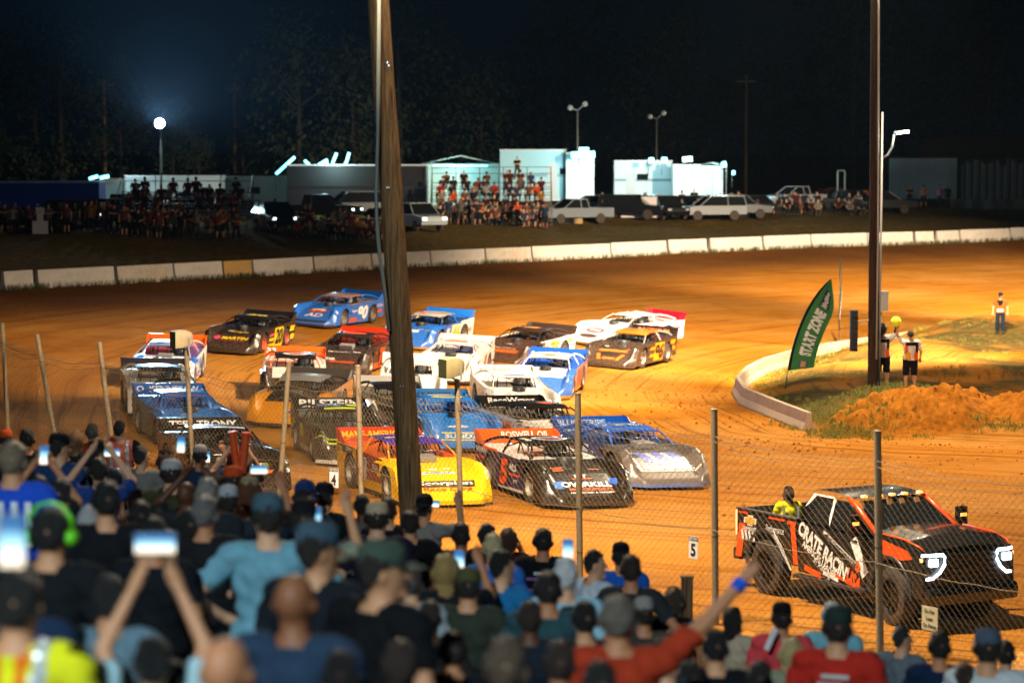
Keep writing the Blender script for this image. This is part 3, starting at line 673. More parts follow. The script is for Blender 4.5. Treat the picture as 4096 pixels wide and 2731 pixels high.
def build_cars():
    W, K, B, O, Y = '#e9e4df', '#17161a', '#1d6fd0', '#f4611a', '#f5d01e'
    make_car(584, 345, -47, 'white dirt race car with red spoiler and number 57, rearmost of the pack', W, W, W, W, W, '#d9d4cf', '#b0122a', pillar='#e9b9b5', num='57', numcol='#8c3846',
             nose_deco=[(0, .95, 1.0, .42, '#c8485a', 'e'), (0, .5, 1.0, .26, '#4a3a33', 'e')], nose_txt=[('EVANS', 0, .95, .16, .6, '#f4ece6')], side_txt=[('MOWERS', -1.9, .72, .12, .6, '#b2455c'), ('Racing', .25, .55, .14, .5, '#9a6a66')], side_deco=[(-1.7, .42, .8, .12, '#8c96c8')], lip='#8c7450')
    make_car(606, 368, -24, 'black race car with orange roof and number 96 on an orange panel', '#2b2420', '#2b2420', '#332a26', '#332a26', O, '#2b2420', K, pillar='#8d8480', num='96', numcol='#241a14', numout='#f59a14',
             nose_deco=[(0, 1.0, 1.1, .14, O), (0, .74, .9, .16, '#171310'), (-.42, .55, .14, .36, O, -.14), (.42, .55, .14, .36, O, .14), (0, .45, .5, .10, O)],
             side_deco=[(.3, .66, .5, .10, '#f08a1e', .1), (.25, .40, .6, .12, '#f08a1e', .1), (-1.85, .78, .45, .16, '#f59a14', .1), (-2.0, .55, .3, .14, '#f0a020')], roof_deco=[('e', 0, -.4, .6, .5, '#c8400e')], spoil_txt=[('RACING 96', 0, 0, .10, 1.2, O)])
    make_car(404, 349, -20, 'bright blue race car with yellow number 46 behind the timber pole', B, B, B, W, '#c9bdb6', '#2a2a33', B, pillar=B, num='46', numcol='#f0c22e', numout='#efe3cf', nose_deco=[(0, 1.15, .5, .25, '#ece4dc')],
             side_deco=[(-.1, .25, 1.5, .22, W), (.45, .58, .3, .3, '#efe7e0', .2)], roof_deco=[('e', -.3, -.1, .3, .2, O), ('r', .1, -.5, .7, .5, '#b3a6a0')], lip='#b08a58', side_txt=[('HD', -1.9, .55, .16, .5, '#9a5a44')])
    make_car(309, 327, -24, 'blue race car with white number 90 and red hood patch', B, B, B, B, '#c79a94', '#d9b3aa', B, pillar=B, num='90', numcol='#f4f0ee', numout='#2f73c9', nose_deco=[(0, 1.12, .95, .42, '#c7401f', 'e'), (0, 1.18, .62, .34, '#eae1da', 'e'), (0, .28, 1.5, .14, '#2a3348')],
             nose_txt=[('AD', 0, .70, .28, .8, '#f1ece8')], side_txt=[('Rogers', .35, .62, .14, .5, '#f1ece8'), ('LUCAS', -1.9, .74, .12, .55, '#e9dcd4')], side_deco=[(0, .26, 1.5, .16, '#e4552a', .1), (-1.95, .50, .4, .14, '#d8552e')], roof_deco=[('r', 0, -.75, .7, .45, '#5a5c9c')])
    make_car(227, 354, -13, 'black race car with yellow number 20 and yellow nose lettering', '#26201f', '#1c181a', '#201c1d', '#2a2526', '#1b181c', '#191719', K, pillar='#2a2626', num='20', numcol='#1c181a', numout=Y, rim='#d0543c',
             nose_txt=[('MARTIN', .1, .82, .20, 1.0, '#f2c61c'), ('HOMES', .1, 1.40, .12, .7, '#d9b51c')], nose_deco=[(-.58, .84, .24, .28, '#e0446e', 'e'), (.05, .64, .95, .05, '#8c1f30')], roof_deco=[('20', .15, -.35, .75, .4, '#e8d22a')],
             side_deco=[(0, .22, 1.6, .15, Y), (.35, .6, .5, .10, '#d9505e', .1), (.4, .44, .5, .10, Y, .1), (-1.95, .7, .5, .2, Y, .1), (-2.0, .4, .45, .2, Y, .05)])
    make_car(334, 376, -10, 'black race car with orange number 77 and orange lower doors', '#2c2523', '#2f2724', '#2a2322', '#2a2322', '#2a2524', '#2a2624', '#b02a12', pillar='#332c2a', num='77', numcol='#f0511a', numout='#1f1a1a', air='scoop',
             nose_txt=[('VDR', -.35, .80, .16, .5, '#d9d0c8'), ('CORNETT', -.1, 1.42, .08, .8, '#c9bfb8')], nose_deco=[(.15, .66, .9, .12, '#a83a18', .1)], roof_deco=[('e', 0, -.4, .85, .6, '#d8451a')], side_deco=[(-.05, .24, 1.7, .2, '#ee5a1c', .1), (-1.9, .75, .5, .3, '#d8b8b8')])
    make_car(497, 366, -25, 'brown and white race car with yellow number 75, dusty hood', '#3c2720', '#4a342c', W, W, '#3a2a25', '#35261f', '#2d211d', pillar='#3b302c', num='75', numcol='#e6a91e', numout='#efe6d6', nose_txt=[('SUNOCO', 0, .80, .18, 1.0, '#e0661e'), ('MECHANICAL', 0, 1.02, .08, .8, '#b8a89c')],
             nose_deco=[(0, .80, 1.15, .24, '#8a3c14')], side_deco=[(.35, .62, .45, .14, '#e9a24a', .05), (-1.8, .78, .4, .16, '#f0c060', .05)], roof_deco=[('r', -.05, -.55, .6, .5, '#c8842e')], lip='#b98a48')
    make_car(158, 389, 1, 'blue and white race car with orange spoiler and wing graphic on its nose', '#e2dbd6', '#dcd6d2', W, W, '#8e9cc0', '#27479c', O, pillar='#b9b2b8', fender=B, num='24', numcol='#2d63b8', numout='#f2ece6', air='scoop',
             nose_txt=[('ROLEN|IMAGES', .05, 1.12, .10, 1.1, '#3a2a24'), ('22', .05, .66, .16, .8, '#f2c9a0')], nose_deco=[(.05, .92, 1.0, .22, '#2a5db4'), (-.42, .92, .22, .34, O, .2), (.52, .92, .22, .34, O, -.2), (.05, .68, 1.2, .14, '#e0641c')], side_deco=[(0, .22, 1.6, .12, '#e86a24')], roof_deco=[('r', -.3, -.4, .25, .9, '#3c5a9a'), ('r', .3, -.4, .25, .9, '#3c5a9a')])
    make_car(166, 419, 13, 'white race car with dark grey sides and purple hood graphics by the fence', '#cfc6be', '#e2dcd4', '#3b3632', '#3b3632', '#453f44', '#d8d2cb', '#3a343c', pillar='#cfc8c0', num='8', numcol='#e9e4df', nose_deco=[(-.5, .95, .4, .25, '#5a34a0', .2), (.3, .95, .5, .25, '#5a34a0', .2), (-.4, .62, .5, .1, '#3aa04a')], nose_txt=[('GENESIS', 0, .75, .12, .8, '#3b2a66')])
    make_car(203, 449, 19, 'plain blue race car with dusty silver flank pressed behind the fence', '#2a70c0', '#2f78c8', '#5c7fa0', '#6d8088', B, '#2f6fc0', '#2360b8', pillar='#3b82d0', tube='#1e60b8', spoil_txt=[('O  KENNESAW', 0, 0, .13, 1.6, '#e6ded8')], roof_deco=[('r', 0, .1, 1.1, .06, '#d2603a')])
    make_car(247, 495, 20, 'black race car with orange hood stripe and white roof patch, close behind the fence', '#1c1918', '#1e1b1a', '#8a3a14', '#7a3416', '#1a1817', '#26211e', '#221f1d', pillar='#2a2725', num='7', numcol='#e8e2dc', spoil_txt=[('TEEL TRONY', .1, .0, .14, 1.5, '#e6e2dc')], roof_deco=[('r', .2, -.25, .75, .22, '#e0dcd8'), ('r', .25, -.25, .2, .1, '#3a3634'), ('r', -.3, -.7, .5, .2, '#c8641c')],
             nose_txt=[('VOSE', .25, .95, .14, .6, '#e8e6d8')], nose_deco=[(.1, .66, 1.1, .16, '#f07a14', .1), (.25, .95, .75, .2, '#a8b020')])
    make_car(294, 402, 5, 'black and white race car with orange spoiler and star badge on its roof', '#2a2321', '#cfc8c2', '#ddd6d0', '#ddd6d0', '#211c1c', '#cfc8c2', O, pillar='#d0541c', fender='#2a2321', num='33', numcol='#e6dfda', roof_deco=[('e', 0, -.3, .8, .55, '#cfc8c4'), ('e', 0, -.3, .55, .38, '#d0562c')], nose_deco=[(0, .9, .8, .25, '#cfc8c2', 'e')], spoil_txt=[('33', -.78, 0, .14, .28, '#f0ece8')])
    make_car(281, 428, -8, 'orange nosed race car with dark deck beside the fence post', '#f09a1c', '#3a302b', '#e08a1c', '#e08a1c', '#b8b0a8', '#4a3a30', '#5a5048', pillar='#4a4038', fender='#f09a1c', nose_deco=[(.42, .62, .6, .14, '#2f5aa8', .2), (.42, .74, .5, .10, '#f2ece4', .2), (.46, .50, .5, .08, '#e9e0d8', .2)], num='41', numcol='#2f4a98')
    make_car(441, 384, -9, 'dusty white race car with red roof flash under the infield straight', '#d8cdc6', '#d8cdc6', '#ddd2ca', '#ddd2ca', '#d6cac3', '#d6cac3', '#d3c7c0', pillar='#d6cac3', tube='#2a3a78', roof_deco=[('r', 0, -.2, .8, .25, '#d8492c')], num='1', numcol='#b8402a', nose_deco=[(0, .5, 1.2, .04, '#3a302a')])
    make_car(411, 409, 2, 'cream white race car half hidden by the timber pole', '#e4dad0', '#ddd4cc', W, W, '#e8dcd0', '#e0d6cc', '#ece4da', pillar='#e0d8d0', roof_deco=[('r', .1, -.1, .7, .08, '#b8705a')], nose_txt=[('CVR', 0, .8, .2, .6, '#8a7a6e')])
    make_car(407, 438, 10, 'charcoal race car with white spoiler and white fender behind the timber pole', '#4a423e', '#2a2624', '#57504a', '#57504a', '#232020', '#3a3532', '#e6e0d8', pillar='#3a3533', fender='#ddd4c8', roof_deco=[('r', .35, -.1, .4, .2, '#4f86c8')], num='6', numcol='#e0d8d0')
    make_car(537, 399, -9, 'blue race car with white roof and orange lower edge beside the white one', '#2a68bc', '#d9c7b6', '#b08a7a', '#9a7a78', '#dbcabd', '#1f55b4', '#1f5ab8', pillar='#e0d0c4', fender='#2a68bc', lip='#e08a24', num='114', numcol='#e0642c', roof_deco=[('e', 0, -.1, .5, .2, '#7a6258')], side_deco=[(0, .20, 1.8, .12, '#ea8a20')])
    make_car(528, 424, 10, 'all white race car with grey flank and open cage ahead of the black spoiler car', '#ece4da', '#efe8e0', '#8e8278', '#8e8278', '#ece4dc', '#eee6de', '#efe8e0', pillar='#efe6dc', spoil_txt=[('RACE', -.42, 0, .10, .5, '#8a8078'), ('PARTS', .1, 0, .08, .4, '#d9b83a')], roof_deco=[('e', 0, .0, .8, .14, '#6a78b8')], nose_deco=[(-.55, .6, .2, .2, '#8a8078', 'e')], lip='#d8a860')
    make_car(584, 460, 24, 'black and white race car with white lettering along its black spoiler', '#e6ded6', '#e9e2da', '#cfc6be', '#b8aea6', '#1d1a19', '#302a27', '#1b1918', pillar='#3a3532', fender='#e9e2da', spoil_txt=[('RaceWrapz', .1, 0, .16, 1.3, '#e2ddd8')], roof_deco=[('e', .15, -.3, .5, .4, '#e05a1c')], nose_deco=[(-.1, 1.0, .9, .3, '#f2ece6')], num='20', numcol='#d8501c')
    make_car(360, 466, 14, 'black race car with lime green flashes and number 9 beside the fence post', '#201d1b', '#2a2623', '#38332f', '#4a443e', '#1e1b1a', '#2a2724', '#181717', pillar='#38342f', lip='#d8d0c6', num='9', numcol='#b8cc22', spoil_txt=[('BILSTEIN', .05, 0, .17, 1.5, '#eeeae6')],
             roof_deco=[('r', -.1, .0, .8, .12, '#d8e62c'), ('r', -.35, -.7, .4, .3, '#5a4a80'), ('r', .3, -.5, .3, .5, '#d8e62c')], nose_deco=[(-.55, .75, .7, .07, '#d8ea2c', -.3), (-.40, .95, .7, .05, '#d8ea2c', -.3), (-.05, .88, .55, .14, '#e8eef2', -.2), (.02, .84, .5, .07, '#2f6fd0', -.2), (.5, .8, .6, .06, '#d8ea2c', .3)], side_deco=[(-1.8, .7, .5, .2, '#a8b828', .1), (0, .22, 1.5, .12, '#c8c0b6')])
    make_car(467, 453, 13, 'light blue race car with white and yellow graphics behind the yellow one', '#2480d8', '#2a84da', B, B, '#2a7ed2', '#3a86d4', '#3a7ab8', pillar='#2a7ed2', tube='#1e62c0', roof_deco=[('e', 0, -.25, .9, .4, '#e8dc3c'), ('e', 0, -.25, .55, .24, '#5a8ac8'), ('e', -.1, -.8, .7, .3, '#c8c0c4')], nose_txt=[('SUNDZU', 0, .55, .18, 1.1, '#f0ece6')],
             nose_deco=[(0, .40, 1.3, .05, '#e8dc3c'), (0, .72, 1.2, .06, '#e8dc3c'), (-.1, 1.05, .6, .12, '#e6e0d4', 'e')], spoil_txt=[('BLACK DIAMOND', 0, 0, .10, 1.4, '#2a2a30')])
    make_car(450, 507, 22, 'yellow race car with purple roof and orange deck, lettered nose, front row', '#ffc400', '#ffc400', '#7c1f24', '#e0a614', '#4a2f98', '#d8541c', '#d8381c', pillar='#f0961c', fender='#ffc400', lip='#e0ac10', air='scoop', dirt=.3,
             nose_txt=[('Scorpion', .0, .64, .20, 1.25, '#f4efe6'), ('Race Cars', .0, .45, .13, 1.1, '#ef4a18'), ('SUPERIOR', .0, 1.10, .07, .6, '#3a4a90')], nose_deco=[(.0, .64, 1.38, .25, '#2a221c', .06), (.0, 1.10, .75, .11, '#efe8dc')], spoil_txt=[('MAKE AMERICA', -.1, 0, .12, 1.4, '#f4c21c')], roof_deco=[('r', -.1, -.35, .8, .18, '#e8dcd4'), ('r', .2, -.35, .3, .18, '#3a50a8'), ('r', -.2, -.33, .4, .08, '#e06a2c')],
             side_deco=[(.1, .24, 1.5, .2, '#d8a010'), (-.42, .55, .42, .5, '#e9e4e0', .05), (-.42, .68, .36, .2, '#24407c', .05), (-.42, .44, .10, .24, '#e04a28'), (-.29, .44, .06, .24, '#e04a28'), (-.56, .44, .06, .24, '#e04a28'), (-1.7, .86, 1.1, .16, '#2a2420', .05)], side_txt=[('JOHN', -1.4, .87, .11, .4, '#d8c8b0'), ('OGAL', .45, .66, .12, .42, '#e8e0d4'), ('TRI', -2.0, .84, .12, .3, '#e8b020')])
    make_car(592, 508, 20, 'black race car with orange number 5 and white deck, lettered nose, front row', '#1d1a19', '#22201e', '#1c2452', '#20264e', '#1a1817', '#ece7e2', O, pillar='#141313', fender='#191716', num='5', numcol='#f4511a', numout='#10122a', dirt=.3, lip='#2a2724',
             nose_txt=[('OVERKILL', 0, .66, .21, 1.15, '#f4f2f0'), ('MOTORSPORTS', .05, .48, .09, 1.0, '#f0641c'), ('FABRICATION & TRAILERS', .05, .37, .05, 1.0, '#e8e4e0'), ('DT', -.02, 1.0, .15, .3, '#f0ece8')], nose_deco=[(-.62, .66, .22, .3, '#2f6fc0', .08), (.66, .78, .2, .3, '#2f62c8', 'e'), (0, .90, .5, .03, '#e8601c'), (.45, 1.42, .25, .06, '#e8601c'), (-.4, 1.36, .25, .06, '#e8601c')],
             spoil_txt=[('ROSWELL OIL', .25, .02, .13, 1.1, '#f4f2f0')], roof_deco=[('e', .05, -.35, .85, .62, '#dcd8d4'), ('e', .05, -.35, .68, .5, '#1f3a86'), ('e', .05, -.35, .5, .34, '#f07a1c'), ('DB', .05, -.35, .34, .2, '#241c1a'), ('r', -.5, -.35, .12, .5, '#c8c2bc')], side_txt=[('VLS', .25, .66, .16, .42, '#f0ece8'), ('JETT', .35, .36, .09, .3, '#f0ece8'), ('Ship Repair', -1.95, .70, .12, .7, '#f0511a'), ('VIVIAN', -1.85, .86, .13, .7, '#d8d4d0')],
             side_deco=[(.2, .50, .8, .05, '#f0511a'), (0, .18, 1.6, .06, '#c8c4c0'), (-1.3, .93, 1.0, .06, '#f0511a')])
    make_car(673, 489, 22, 'blue roofed grey race car with white nose lettering, outside of the front row', '#6a625c', '#55504d', '#2a4a88', '#2f5aa0', '#1f62c8', '#3a3c44', '#1c5cc4', pillar='#2c62b8', tube='#1f58b8', fender='#5a534e', lip='#5a74b0', air='scoop',
             nose_txt=[('ONSHORE', .1, .86, .18, .95, '#f4f2f0'), ('COMPANIES', .1, .64, .18, 1.2, '#f4f2f0')], nose_deco=[(-.35, 1.2, .26, .6, '#3a56b8', -.1), (.05, 1.2, .26, .6, '#3a56b8', -.1), (.45, 1.2, .26, .6, '#3a56b8', -.1), (.0, .52, 1.7, .05, '#c8c2bc'), (-.15, 1.15, .12, .6, '#cfc8c2', -.1), (.25, 1.15, .12, .6, '#cfc8c2', -.1)],
             roof_deco=[('r', .05, -.35, .6, .3, '#a8a098'), ('1', .05, -.35, .12, .3, '#2a62c0')], spoil_txt=[('BLUE STRIPE', -.2, 0, .12, 1.2, '#bcd0ea')], side_txt=[('LINKED', .2, .5, .14, .7, '#c8d4e8')], num='1', numcol='#d8dce8')
# ================================================================ chain-link fence along the stand
POSTPX = [(5, 742, 9), (85, 768, 40), (228, 786, 30), (428, 803, 12), (664, 832, -24), (822, 840, 6), (1050, 872, 8), (1327, 903, 5), (1640, 940, 5), (2015, 990, 10), (2400, 1040, 0)]
FTOP = CAM_Z - 4.05; FBOT = .55
def fence_posts():
    out = []
    for x, y, lean in POSTPX:
        v = ray(x * S, y * S); d = (FTOP - CAM_Z) / v.z * v.y; p = at_depth(x * S, y * S, d)
        out.append((p, lean))
    return out
def build_fence():
    posts = fence_posts(); P = [p for p, _ in posts]
    first = P[0] + (P[0] - P[2]).normalized() * 3.0; posts = [(first, 0)] + posts; P = [p for p, _ in posts]
    root = empty('chain_link_fence', (P[5].x, P[5].y, FBOT), 0, 'tall sagging chain link fence on steel posts between stand and track', 'fence')
    inv = Matrix.Translation(-root.location)
    tie = MB(); tie.lathe([(.051, -.006), (.055, 0), (.051, .006)], 12, 'z'); TIE = tie.mesh('tie_wire', True)
    for i, (p, lean) in enumerate(posts):
        px_m = 2418 / p.y; dx = lean * S / px_m * 1.6
        r0 = .050 if i < 8 else .055
        m = MB(); top = p; bot = Vector((p.x + dx, p.y, FBOT)); pts = [bot.lerp(top, t) for t in (0, .33, .66, 1)]
        m.tube([inv @ q for q in pts], r0, 12)
        po = m.build('post', RUSTY, root, True, angle=40)
        cap = MB(); cap.lathe([(r0 * 1.05, -.01), (r0 * 1.05, .012), (.001, .03)], 12, 'z', inv @ top); cap.build('post_cap', RUSTY, po, True, angle=40)
        for t in sorted(random.Random(i).uniform(.15, .88) for _ in range(5)):
            q = inv @ bot.lerp(top, float(t)); o = obj('tie_wire', TIE, mat('dark_wire', (.06, .045, .03), .6, .5, .2, 20), po); o.location = q; o.scale = (r0 / .05, r0 / .05, 1)
    wire = mat('chain_link_wire', (.26, .19, .105), .55, .25, .25, 9)
    # one unit panel of woven wire: columns of zigzag, shared by every bay and stretched to fit it
    def panel(L_, H_, sag):
        m = MB(); cell = .062; n = int(round(L_ / cell)); rows = int(round(H_ / cell)); rad = .0033
        vs = []; fs = []
        for c in range(n):
            for s0 in (1,):
                base = len(vs); 
                for r_ in range(rows + 1):
                    side = 1 if (r_ + c) % 2 == 0 else 0
                    x = (c + side) * cell; z = r_ * cell
                    if r_ == rows: z += .035; x += (.01 if side else -.01)
                    k = x / L_; z2 = z * (1 - sag * 4 * k * (1 - k) / H_); y = (.005 if side else -.005)
                    for q in range(3):
                        a = q * 2.094; vs.append((x + rad * math.cos(a), y + rad * math.sin(a), z2))
                for r_ in range(rows):
                    for q in range(3):
                        q2 = (q + 1) % 3; fs.append((base + r_ * 3 + q, base + r_ * 3 + q2, base + (r_ + 1) * 3 + q2, base + (r_ + 1) * 3 + q))
        m.v = vs; m.f = fs; return m.mesh('mesh_panel', False, fixn=False)
    H = FTOP - .38 - FBOT; me = [panel(3.05, H, .10), panel(3.05, H, .05)]
    for i in range(len(P) - 1):
        a, b = P[i], P[i + 1]; d = b - a; o = obj('mesh_panel', me[i % 2], wire, root); o.location = inv @ Vector((a.x, a.y + .07, FBOT)); Ln = math.hypot(d.x, d.y)
        o.scale = (Ln / 3.05, 1, 1); o.rotation_euler = (0, 0, math.atan2(d.y, d.x))
        for zz, sg, rr in ((FTOP - .42, .10, .006), (FTOP - .5, .16, .005), (FTOP - 1.9, .06, .006), (FBOT + .45, .05, .006)):
            pts = []; m = MB()
            for k in range(9):
                t = k / 8; q = a.lerp(b, t); pts.append(inv @ Vector((q.x, q.y - .05, zz - sg * 4 * t * (1 - t) + .012 * math.sin(k * 2.1 + i))))
            m.tube(pts, rr, 5, cap=False); m.build('line_wire', mat('line_wire', (.26, .19, .12), .5, .5, .2, 9), root, True)
    # ---- signs hung on the wire
    def fence_sign(px, py, hpx, wpx, name, label, lines, cols, face='#e8e2dc'):
        X = px * S; # where the sight line meets the fence
        best = None
        for a, b in zip(P[:-1], P[1:]):
            v = ray(X, py * S); k = v.x / v.y
            den = (b.x - a.x) - k * (b.y - a.y)
            t = (k * a.y - a.x) / den
            if 0 <= t <= 1: best = a.lerp(b, t); dirv = (b - a)
        d = best.y - .08; c = at_depth(X, py * S, d); s_ = FPX / d; h_, w_ = hpx * S / s_, wpx * S / s_
        o = empty(name, c, math.atan2(dirv.y, dirv.x), label, 'sign'); m = MB(); m.box((0, 0, 0), (w_, .012, h_)); m.build('board', paint(face, .15), o, bevel=.003)
        for (s, zc, hh, ww, colr, band) in lines:
            if band: rect = rect_mesh(w_ * .98, h_ * band, lambda a, b: Vector((a, -.008, zc * h_ + b)), 2, 2); obj('header_band', rect, ink('#2a2622'), o)
            obj('lettering', print_mesh(s, hh * h_, lambda a, b: Vector((a, -.0105, zc * h_ + b)), ww * w_, .03), ink(colr), o)
        return o
    fence_sign(767, 1096, 46, 24, 'section_sign', 'small white SECTION 4 sign on the fence left of the timber pole', [('SECTION', .40, .13, .86, '#e8e2dc', .19), ('4', -.1, .58, .55, '#1c1918', None)], None)
    fence_sign(1593, 1256, 52, 30, 'section_sign', 'small white SECTION 5 sign on the fence beside the pickup truck', [('SECTION', .40, .13, .86, '#e8e2dc', .19), ('5', -.1, .58, .55, '#1c1918', None)], None)
    fence_sign(2136, 1419, 56, 50, 'warning_sign', 'cream sign on the fence asking not to lean', [('Do Not', .30, .17, .62, '#3a342c', None), ('Lean', 0, .17, .42, '#3a342c', None), ('On Fence', -.30, .17, .80, '#3a342c', None)], None, '#d8c7a0')
    # ---- unlit floodlight heads on two of the posts
    for i, rz, lab in ((4, R(28), 'beige box floodlight on the fence post above the blue race cars'), (7, R(28), 'olive box floodlight on the fence post beside the timber pole')):
        p = posts[i][0]; o = empty('flood_light', (p.x, p.y, p.z + .02), rz, lab, 'floodlight', 'unlit floodlights on fence posts'); o.scale = (.84, .84, 1.0)
        hs = mat('floodlight_housing%d' % i, (.52, .42, .26) if i == 4 else (.40, .33, .16), .6, .2, .15, 6)
        m = MB(); w2 = .17
        # wedge housing: square glass front, body narrowing to a rounded back
        prof = [(-.30, .02), (-.18, -.02 + .0), (.04, .06), (.12, .16), (.10, .30), (.0, .38), (-.14, .40), (-.34, .36)]
        vs = []; fs = []; secs = [(-.34, .19, .02, .37), (-.15, .17, .04, .39), (.0, .15, .07, .38), (.10, .11, .11, .34), (.15, .06, .17, .28)]
        for (x, hw, z0, z1) in secs: vs += [(x, -hw, z0), (x, hw, z0), (x, hw, z1), (x, -hw, z1)]
        for k in range(len(secs) - 1):
            for j in range(4): fs.append((k * 4 + j, k * 4 + (j + 1) % 4, (k + 1) * 4 + (j + 1) % 4, (k + 1) * 4 + j))
        fs += [(3, 2, 1, 0), (16, 17, 18, 19)]; m.add(vs, fs); m.build('housing', hs, o, True, bevel=.02, angle=40)
        m = MB(); m.box((-.347, 0, .195), (.012, .36, .33)); m.build('glass', mat('floodlight_glass', (.05, .055, .03), .12, 0, .1, 4), o)
        m = MB()
        for sg in (1, -1): m.box((.0, sg * .185, .12), (.045, .012, .26))
        m.box((0, 0, -.01), (.045, .38, .02)); m.build('bracket', STEEL, o)
        m = MB(); m.tube([(.1, -.1, .1), (.16, -.12, -.1), (.10, -.06, -.32), (.02, -.05, -.5)], .008, 5); m.build('cable', TUBE, o, True)

# ================================================================ timber poles
WOOD = None
def wood_mat(name='weathered_timber', lo=(.10, .06, .03, 1), hi=(.60, .33, .14, 1)):
    m = bpy.data.materials.new(name); m.use_nodes = True; N = m.node_tree.nodes; L = m.node_tree.links; b = N['Principled BSDF']
    tc = N.new('ShaderNodeTexCoord'); mp = N.new('ShaderNodeMapping'); mp.inputs['Scale'].default_value = (34, 34, 1.3); L.new(tc.outputs['Object'], mp.inputs[0])
    n = N.new('ShaderNodeTexNoise'); n.inputs['Scale'].default_value = 1.0; n.inputs['Detail'].default_value = 9; n.inputs['Roughness'].default_value = .7; L.new(mp.outputs[0], n.inputs['Vector'])
    n2 = N.new('ShaderNodeTexNoise'); n2.inputs['Scale'].default_value = 1.1; n2.inputs['Detail'].default_value = 6; L.new(tc.outputs['Object'], n2.inputs['Vector'])
    cr = N.new('ShaderNodeValToRGB'); cr.color_ramp.elements[0].position = .34; cr.color_ramp.elements[0].color = lo; cr.color_ramp.elements[1].position = .68; cr.color_ramp.elements[1].color = hi; L.new(n.outputs[0], cr.inputs[0])
    mx = N.new('ShaderNodeMix'); mx.data_type = 'RGBA'; mx.blend_type = 'MULTIPLY'; mx.inputs[0].default_value = .5; L.new(cr.outputs[0], mx.inputs[6]); L.new(n2.outputs[0], mx.inputs[7]); L.new(mx.outputs[2], b.inputs['Base Color'])
    b.inputs['Roughness'].default_value = .9; b.inputs['Specular IOR Level'].default_value = .2
    bp = N.new('ShaderNodeBump'); bp.inputs['Strength'].default_value = .9; bp.inputs['Distance'].default_value = .015; L.new(n.outputs[0], bp.inputs['Height']); L.new(bp.outputs[0], b.inputs['Normal'])
    return m
def flood_bank(parent, top, aims, n, nm='floodlight_bank'):
    """cross arm with lamp heads at a pole top (the lamps of the lighting block sit in front of them)"""
    m = MB(); m.box((top[0], top[1], top[2] - .35), (2.6, .14, .16)); m.build('cross_arm', WOOD, parent)
    for k in range(n):
        x = top[0] - 1.1 + 2.2 * k / (n - 1); m = MB(); m.lathe([(.05, .18), (.12, .12), (.26, -.05), (.27, -.08)], 14, 'y', (x, top[1] + .22, top[2] - .1)); m.build('lamp_head', STEEL, parent, True)
